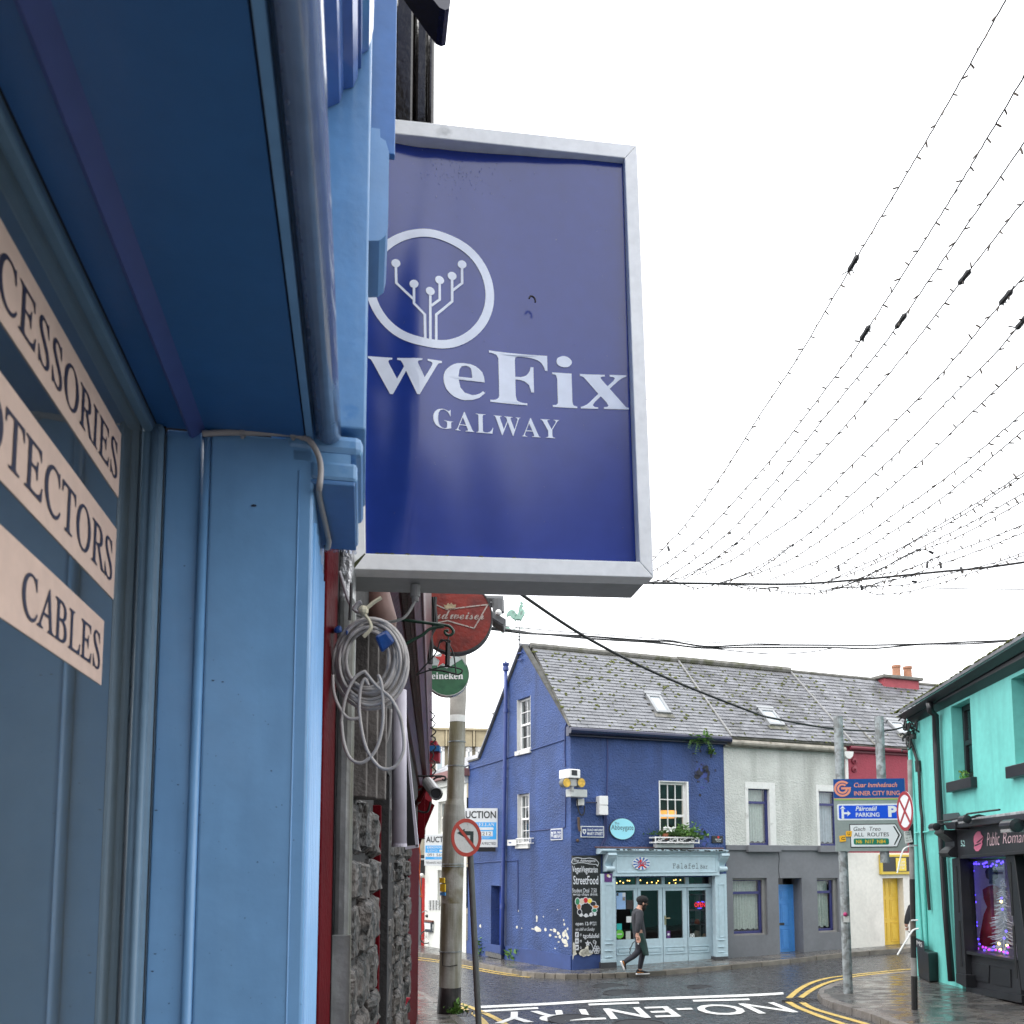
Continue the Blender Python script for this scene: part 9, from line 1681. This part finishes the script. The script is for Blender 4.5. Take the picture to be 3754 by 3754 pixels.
def festoon(lab, segs, y0, y1, pack=None, tangle=False, step=.135):
    ctl = [(c, x, y) for c, x, y in segs]; n = len(ctl); P = []
    scr = []
    for c, x, y in ctl: ox, oy, k = CR[c]; scr.append((ox+x*k, oy+y*k))
    L = [0]
    for a, b in zip(scr[:-1], scr[1:]): L.append(L[-1]+math.dist(a, b))
    for (X, Y), l in zip(scr, L): P.append(at('T', X, Y, y0+(y1-y0)*(l/L[-1])))
    P = smooth_path(P, 10); Q = resample(P, step); t = thing('light_string', lab, 'light string', P[0], 'festoon light strings over the street')
    W = []
    for i, p in enumerate(resample(P, .05)): W.append(p+Vector((RB.uniform(-1, 1), 0, RB.uniform(-1, 1)))*.0035)
    MB().tube(W, .0066, 5).build('wire', WIRE, t)
    for i, p in enumerate(Q[1:]):
        d = Matrix.Rotation(RB.uniform(-2.0, 2.0), 4, 'Y') @ Matrix.Rotation(RB.uniform(-.7, .7), 4, 'X') @ Matrix.Rotation(RB.choice((0, 0, .9, -.9)), 4, 'Y')
        link('bulb', BULB, t, Matrix.Translation(p) @ d @ Matrix.Scale(RB.uniform(.95, 1.25), 4))
    if pack:
        X, Y = CR[pack[0]][0]+pack[1]*CR[pack[0]][2], CR[pack[0]][1]+pack[2]*CR[pack[0]][2]
        i = min(range(len(P)), key=lambda i: (PP[0]+FPX*P[i].x/P[i].dot(FW)-X)**2 + (PP[1]-FPX*P[i].dot(UPV)/P[i].dot(FW)-Y)**2); d = (P[min(i+1, len(P)-1)]-P[max(i-1, 0)]).normalized()
        mb = MB(); mb.tube([P[i]-d*.085, P[i]-d*.06, P[i], P[i]+d*.06, P[i]+d*.085], [.01, .028, .024, .03, .012], 8)
        for k in range(5): a = P[i]+d*RB.uniform(-.07, .07); mb.tube([a, a+Vector((RB.gauss(0, .03), RB.gauss(0, .03), RB.gauss(-.01, .03)))], .006, 5)
        mb.build('taped_joint', PACK, t)
    return t
F = festoon
F('uppermost string of unlit bulbs, nearest the sign and leaving at the top edge', [('S2', 40, 1060), ('S2', 130, 960), ('S2', 230, 850), ('S2', 420, 590), ('S2', 590, 320), ('S2', 800, 0), ('S1', 1070, 1330), ('S1', 1480, 640), ('S1', 1840, 0), ('S1', 1960, -220)], 10.5, 5.2, ('S1', 1090, 1312))
F('second string of unlit bulbs counted from the sign', [('S2', 40, 1105), ('S2', 200, 1000), ('S2', 350, 870), ('S2', 560, 640), ('S2', 760, 400), ('S2', 1060, 0), ('S1', 1130, 1680), ('S1', 1540, 1040), ('S1', 1960, 335)], 10.6, 5.6, ('S1', 1132, 1680))
F('third string of unlit bulbs counted from the sign', [('S2', 110, 1145), ('S2', 300, 1010), ('S2', 450, 890), ('S2', 560, 770), ('S2', 700, 610), ('S2', 900, 350), ('S2', 1185, 0), ('S1', 1310, 1620), ('S1', 1600, 1200), ('S1', 1960, 680)], 10.7, 6, ('S1', 1310, 1620))
F('fourth string of unlit bulbs counted from the sign', [('S2', 210, 1140), ('S2', 400, 1010), ('S2', 560, 880), ('S2', 700, 720), ('S2', 960, 440), ('S2', 1330, 0), ('S1', 1560, 1490), ('S1', 1960, 975)], 10.8, 6.4, ('S1', 1642, 1388))
F('fifth string of unlit bulbs counted from the sign', [('S2', 280, 1110), ('S2', 430, 1052), ('S2', 600, 940), ('S2', 780, 820), ('S2', 940, 680), ('S2', 1100, 520), ('S2', 1400, 220), ('S2', 1600, 0), ('S1', 1840, 1500), ('S1', 1960, 1365)], 11, 6.8, ('S1', 1842, 1500))
F('sixth string of unlit bulbs counted from the sign', [('S2', 420, 1150), ('S2', 600, 1080), ('S2', 760, 965), ('S2', 900, 860), ('S2', 1100, 670), ('S2', 1300, 490), ('S2', 1540, 240), ('S2', 1780, 0), ('S1', 1960, 1580)], 11.2, 7, ('S1', 1920, 1625))
for k, (lab, seg) in enumerate((('seventh string of unlit bulbs counted from the sign', [(520, 1130), (760, 1030), (1000, 870), (1170, 745), (1400, 550), (1640, 320), (1960, 15)]), ('eighth string of unlit bulbs counted from the sign', [(640, 1140), (900, 1035), (1130, 910), (1300, 790), (1500, 650), (1720, 475), (1960, 265)]),
        ('ninth string of unlit bulbs counted from the sign', [(820, 1150), (1000, 1062), (1180, 950), (1400, 805), (1600, 660), (1960, 355)]), ('tenth string of unlit bulbs counted from the sign', [(900, 1165), (1100, 1070), (1320, 970), (1500, 862), (1740, 720), (1960, 575)]), ('eleventh string of unlit bulbs, hugging the tenth', [(960, 1140), (1200, 1045), (1400, 930), (1640, 800), (1960, 590)]),
        ('twelfth string of unlit bulbs counted from the sign', [(1000, 1180), (1300, 1035), (1500, 930), (1700, 830), (1960, 680)]), ('thirteenth string of unlit bulbs counted from the sign', [(1080, 1155), (1340, 1015), (1600, 918), (1960, 720)]), ('fourteenth string of unlit bulbs counted from the sign', [(1100, 1190), (1400, 1062), (1500, 1020), (1700, 950), (1960, 845)]),
        ('fifteenth string of unlit bulbs, third from the lowest', [(1150, 1180), (1450, 1080), (1700, 990), (1960, 885)]), ('last but one string of unlit bulbs above the twisted cables', [(1100, 1170), (1350, 1160), (1600, 1095), (1800, 1045), (1960, 985)]), ('lowest string of unlit bulbs on the right above the twisted cables', [(1120, 1175), (1190, 1210), (1400, 1185), (1700, 1090), (1960, 1005)]))):
    F(lab, [('S2', x, y) for x, y in seg], 11.4+.06*k, 7.4+.25*k)
for lab, seg in (('slack string of bulbs sagging under the support cable beside the sign', [(30, 1150), (150, 1140), (280, 1178), (410, 1155), (560, 1182), (700, 1175)]), ('slack string of bulbs sagging deepest under the middle of the support cable', [(380, 1160), (520, 1165), (680, 1190), (850, 1205), (1000, 1180), (1120, 1160)]), ('slack string of bulbs bunched along the right of the support cable', [(640, 1175), (820, 1170), (900, 1190), (1010, 1175), (1120, 1172), (1250, 1140), (1420, 1105)]), ('slack string of bulbs climbing back from the tangle to the second string', [(90, 1150), (200, 1125), (350, 1050), (430, 1000), (480, 955)]), ('slack string of bulbs climbing back to the sixth string', [(400, 1150), (520, 1110), (640, 1040), (720, 990), (765, 960)]), ('slack string of bulbs climbing back to the black drop plugs', [(960, 1180), (1110, 1125), (1220, 1075), (1320, 1020), (1390, 985)]), ('slack string of bulbs ending in a hanging black plug', [(1000, 1175), (1200, 1110), (1350, 1080), (1440, 1045), (1490, 1020), (1512, 1070)])):
    F(lab, [('S2', x, y) for x, y in seg], 11.5, 11.8, step=.10)
pk_ = thing('drop_plugs', 'black plugs hanging from the tangle of light strings', 'plugs', at('S2', 1445, 1060, 11.7)); mb = MB()
for x0, y0, x1, y1 in ((135, 965, 142, 990), (995, 1060, 998, 1092), (1385, 985, 1412, 987), (1450, 990, 1475, 1003), (1445, 1045, 1443, 1075), (1510, 1045, 1513, 1078), (1612, 1070, 1623, 1102), (1365, 1143, 1390, 1147), (440, 905, 452, 898), (470, 960, 487, 950), (760, 968, 768, 958), (1110, 1160, 1116, 1188)): a, b = at('S2', x0, y0, 11.7), at('S2', x1, y1, 11.7); mb.tube([a, a.lerp(b, .2), b], [.01, .018, .02], 8)
mb.build('plug', PACK, pk_, kind='stuff')
# ------------------------------------------------------------------ people
SKIN = mat('skin', (.40, .22, .16), .55, .06, 20)
def skinned(name, chains, m, parent, sub=2, root=0, kind=None):
    """One continuous body grown over a skeleton: chains of (point, radius) that share joints by position."""
    vs, rs, es, idx = [], [], [], {}
    for ch in chains:
        prev = None
        for p, r in ch:
            k = tuple(round(c, 3) for c in p)
            if k not in idx: idx[k] = len(vs); vs.append(tuple(p)); rs.append(r)
            if prev is not None and prev != idx[k]: es.append((prev, idx[k]))
            prev = idx[k]
    me = bpy.data.meshes.new(name); me.from_pydata(vs, es, []); me.materials.append(m)
    o = link(name, me, parent); s = o.modifiers.new('skin', 'SKIN'); s.use_smooth_shade = True; lay = me.skin_vertices[0] if me.skin_vertices else None
    if lay is None:
        bm = bmesh.new(); bm.from_mesh(me); bm.verts.layers.skin.verify(); bm.to_mesh(me); bm.free(); lay = me.skin_vertices[0]
    for i, r in enumerate(rs):
        rr = r if isinstance(r, tuple) else (r, r); lay.data[i].radius = rr; lay.data[i].use_root = (i == root)
    u = o.modifiers.new('sub', 'SUBSURF'); u.levels = u.render_levels = sub; return o
mY = gp('Y', 770, 1790, H*.5).y - .05
gm_ = thing('person', 'bearded man in a black beanie and dark green apron walking past the shopfront', 'person', gp('Y', 770, 1790, .02))
PM = Pl(at('Y', 700, 1000, mY), 84)
def m3(x, y, d=0.0): return PM.pt(*PM.uv('Y', x, y), d)
SWT = mat('charcoal_sweater', (.035, .036, .043), .9, .2, 30, .5, 160, bdist=.004); JNS = mat('dark_jeans', (.022, .023, .032), .85, .3, 12, .3, 120, bdist=.003); APR = mat('dark_green_apron', (.008, .035, .030), .75, .25, 8, .2, 80); BLKK = mat('black_knit', (.009, .009, .010), .95, .2, 30, .6, 200, bdist=.004); SOLE = mat('white_sole', (.68, .67, .66), .6); TANS = mat('tan_suede', (.34, .13, .035), .8, .2, 30)
pel, chest, neck, hd = m3(680, 960), m3(640, 560), m3(690, 400), m3(745, 320)
# body: head, neck, trunk, arms and legs in one skin
bl = [[(pel, .10), (m3(665, 780), .125), (m3(645, 620), .14), (m3(655, 520), .12), (m3(680, 430), .055), (m3(715, 370), .062), (m3(748, 310), .098), (m3(765, 265), .09), (m3(760, 235), .06)],
      [(m3(655, 520), .12), (m3(645, 530, .17), .07), (m3(612, 700, .24), .055), (m3(595, 830, .24), .042), (m3(592, 950, .24), .032), (m3(592, 1000, .24), .036)],
      [(m3(655, 520), .12), (m3(665, 530, -.17), .07), (m3(655, 690, -.22), .052), (m3(690, 830, -.2), .042), (m3(730, 930, -.18), .034)],
      [(pel, .10), (m3(675, 1060, .09), .10), (m3(650, 1300, .09), .07), (m3(560, 1390, .09), .058), (m3(400, 1490, .09), .046), (m3(350, 1540, .09), .045)],
      [(pel, .10), (m3(715, 1070, -.09), .10), (m3(775, 1330, -.09), .068), (m3(760, 1420, -.09), .060), (m3(725, 1600, -.09), .048), (m3(715, 1740, -.09), .042)]]
skinned('body', bl, SKIN, gm_)
skinned('sweater', [[(m3(692, 1065), .145), (m3(690, 1010), .152), (m3(668, 800), .145), (m3(648, 640), .152), (m3(652, 520), .135), (m3(676, 442), .072)],
      [(m3(652, 520), .135), (m3(640, 530, .17), .088), (m3(610, 700, .245), .072), (m3(592, 830, .245), .060), (m3(590, 935, .245), .052)],
      [(m3(652, 520), .135), (m3(662, 530, -.17), .085), (m3(655, 690, -.22), .068), (m3(690, 830, -.2), .056), (m3(715, 900, -.185), .05)]], SWT, gm_)
skinned('jeans', [[(m3(680, 890), .135), (m3(682, 935), .142), (m3(685, 1010), .140), (m3(672, 1080, .09), .108), (m3(645, 1300, .09), .080), (m3(560, 1392, .09), .068), (m3(400, 1492, .09), .056), (m3(345, 1545, .09), .056)],
      [(m3(685, 1010), .140), (m3(718, 1080, -.09), .108), (m3(778, 1330, -.09), .078), (m3(762, 1420, -.09), .070), (m3(725, 1600, -.09), .058), (m3(712, 1705, -.09), .056)]], JNS, gm_)
# apron: a wrapped cloth from waist to knee
ap = MB(); rows = [(930, 632, 772, .168), (965, 630, 775, .17), (1040, 615, 805, .185), (1130, 640, 828, .19), (1230, 668, 845, .19), (1320, 700, 862, .185), (1385, 715, 872, .18)]; nA = 15
for y, xl, xr, d in rows:
    a = PM.uv('Y', xl, y); b = PM.uv('Y', xr, y)
    for i in range(nA): t = i/(nA-1); th = -2.0+4.0*t; w_ = (1-math.cos(th))/(1-math.cos(2.0)); ap.v.append(tuple(PM.pt(b[0]+(a[0]-b[0])*w_, a[1]+(b[1]-a[1])*.5+.006*math.sin(9*t), d*math.sin(th)*1.05+.012*math.sin(14*t+y*.01))))
for j in range(len(rows)-1):
    for i in range(nA-1): k = j*nA+i; ap.f.append((k, k+1, k+nA+1, k+nA))
o = ap.build('apron', APR, gm_, smooth=True); sd = o.modifiers.new('thick', 'SOLIDIFY'); sd.thickness = .012; o.modifiers.new('sub', 'SUBSURF').render_levels = 1
MB().tube(smooth_path([m3(x, y, .2) for x, y in ((545, 1095), (500, 1130), (480, 1190), (440, 1245), (458, 1260), (442, 1310), (455, 1360))], 4), .010, 6).build('apron_string', mat('string_dark', (.02, .03, .03), .8), gm_)
# head details: cap, beard, face
hc = m3(748, 300); fw = (m3(800, 330)-m3(748, 322)).normalized()
H3 = Matrix((fw, fw.cross(Vector((0, 0, 1))), Vector((0, 0, 1)))).transposed()
cap = MB(); cap.ball(m3(742, 268), .118, 18, 12, (1.12, .95, .80)); cap.build('beanie', BLKK, gm_, smooth=True); MB().ball(m3(690, 262), .075, 14, 10, (1.0, 1, .68)).build('beanie_slouch', BLKK, gm_, smooth=True)
MB().ball(m3(720, 330), .095, 14, 10, (.85, .92, .78)).build('hair', BLKK, gm_, smooth=True); MB().ball(m3(770, 405), .078, 14, 10, (.75, .85, 1.15)).ball(m3(762, 450), .05, 10, 8, (.8, .8, 1.1)).build('beard', mat('dark_beard', (.012, .010, .009), .95, .3, 40, .6, 200, bdist=.004), gm_, smooth=True)
MB().ball(m3(812, 345), .05, 12, 8, (.55, .8, .9)).build('face', SKIN, gm_, smooth=True); MB().ball(m3(836, 352), .020, 8, 6, (1.4, .7, 1)).build('nose', SKIN, gm_, smooth=True); MB().ball(m3(742, 348, .1), .026, 8, 6, (.6, .5, 1.2)).build('ear', SKIN, gm_, smooth=True)
MB().tube([m3(838, 332, .05), m3(760, 335, .1)], .006, 6).tube([m3(842, 335, .05), m3(838, 350, .03)], .012, 6).build('glasses', BLACKM, gm_)
# hand: palm and five fingers
hp = m3(592, 1000, .24); pm_ = [[(m3(592, 955, .24), .034), (m3(594, 1000, .24), (.046, .026)), (m3(596, 1040, .245), (.045, .022))]]
for i, (dx, ln) in enumerate(((-28, 62), (-10, 72), (8, 70), (24, 55))): pm_.append([(m3(596, 1040, .245), (.045, .022)), (m3(596+dx, 1058, .25), .013), (m3(600+dx, 1058+ln*.5, .262), .011), (m3(608+dx, 1058+ln*.85, .285), .010)])
pm_.append([(m3(594, 1000, .24), (.046, .026)), (m3(625, 1020, .27), .014), (m3(634, 1060, .285), .012), (m3(628, 1095, .29), .010)])
skinned('hand', pm_, SKIN, gm_, sub=2); MB().tube([m3(585, 1128, .27), m3(604, 1140, .28)], .012, 8).build('cigarette', WHITE, gm_)
# shoes
def shoe(heel, toe, up, d):
    a, b = m3(*heel, d), m3(*toe, d); ax = (b-a); L_ = ax.length; ax.normalize(); u = (m3(*up, d)-m3(*heel, d)).normalized(); u = (u-ax*u.dot(ax)).normalized(); s = ax.cross(u)
    def loft(rows, m, nm):
        mb = MB(); K = 14
        for t, h0, h1, w_ in rows:
            for k in range(K): th = 6.2832*k/K; mb.v.append(tuple(a+ax*L_*t+s*w_*math.cos(th)+u*(h0+(h1-h0)*(.5+.5*math.sin(th)))))
        for j in range(len(rows)-1):
            for k in range(K): q = (k+1) % K; mb.f.append((j*K+k, j*K+q, (j+1)*K+q, (j+1)*K+k))
        mb.f += [tuple(range(K)), tuple((len(rows)-1)*K+k for k in range(K))]; return mb.build(nm, m, gm_, smooth=True)
    loft([(0, 0, .035, .03), (.06, 0, .038, .042), (.3, 0, .036, .042), (.65, 0, .036, .05), (.9, 0, .038, .045), (1, .005, .03, .022)], SOLE, 'sole'); loft([(.02, .03, .09, .03), (.1, .03, .12, .04), (.3, .03, .12, .042), (.55, .03, .085, .046), (.85, .03, .062, .042), (.97, .03, .045, .02)], BLKK, 'shoe'); loft([(.05, .036, .075, .046), (.3, .036, .07, .049), (.52, .036, .06, .051)], TANS, 'shoe_panel')
shoe((640, 1800), (915, 1790), (650, 1690), -.09); shoe((275, 1505), (355, 1700), (360, 1480), .09)
# second person, mostly hidden behind the banded pole and the turquoise corner
sY = gp('F', 790, 1330, H).y
sp2 = thing('person', 'person in a dark coat half hidden behind the banded pole, one arm showing', 'person', gp('F', 800, 1330, H))
PS2 = Pl(at('F', 800, 1100, sY-.3), 84); s3 = lambda x, y, d=0: PS2.pt(*PS2.uv('F', x, y), d); COAT = mat('dark_coat', (.018, .018, .022), .85, .2, 20)
b2 = [[(s3(845, 1090), .13), (s3(845, 920), .15), (s3(845, 830), .06), (s3(845, 770), .10), (s3(845, 715), .08)], [(s3(845, 920), .15), (s3(790, 900), .075), (s3(762, 985), .062), (s3(740, 1075), .045), (s3(743, 1105), .035)], [(s3(845, 920), .15), (s3(905, 900), .07), (s3(925, 1000), .055), (s3(930, 1080), .04)], [(s3(845, 1090), .13), (s3(825, 1160), .085), (s3(825, 1340), .05)], [(s3(845, 1090), .13), (s3(870, 1160), .085), (s3(872, 1340), .05)]]
skinned('body', b2, SKIN, sp2)
skinned('coat', [[(s3(845, 1140), .15), (s3(845, 1000), .15), (s3(845, 910), .16), (s3(845, 845), .07)], [(s3(845, 910), .16), (s3(788, 905), .09), (s3(760, 985), .078), (s3(738, 1080), .058)], [(s3(845, 910), .16), (s3(905, 900), .085), (s3(925, 1000), .07), (s3(930, 1070), .055)]], COAT, sp2)
skinned('trousers', [[(s3(845, 1110), .14), (s3(825, 1180), .095), (s3(825, 1325), .062)], [(s3(845, 1110), .14), (s3(870, 1180), .095), (s3(872, 1325), .062)]], JNS, sp2)
fg = [[(s3(743, 1095), .034), (s3(744, 1115), (.04, .022))]]
for i in range(4): fg.append([(s3(744, 1115), (.04, .022)), (s3(734+i*7, 1122), .012), (s3(735+i*7, 1134, .02), .010)])
fg.append([(s3(743, 1095), .034), (s3(754, 1108, .02), .013), (s3(756, 1122, .03), .010)]); skinned('hand', fg, SKIN, sp2, sub=1)
MB().ball(s3(845, 745), .115, 14, 10).build('hair', BLKK, sp2, smooth=True)
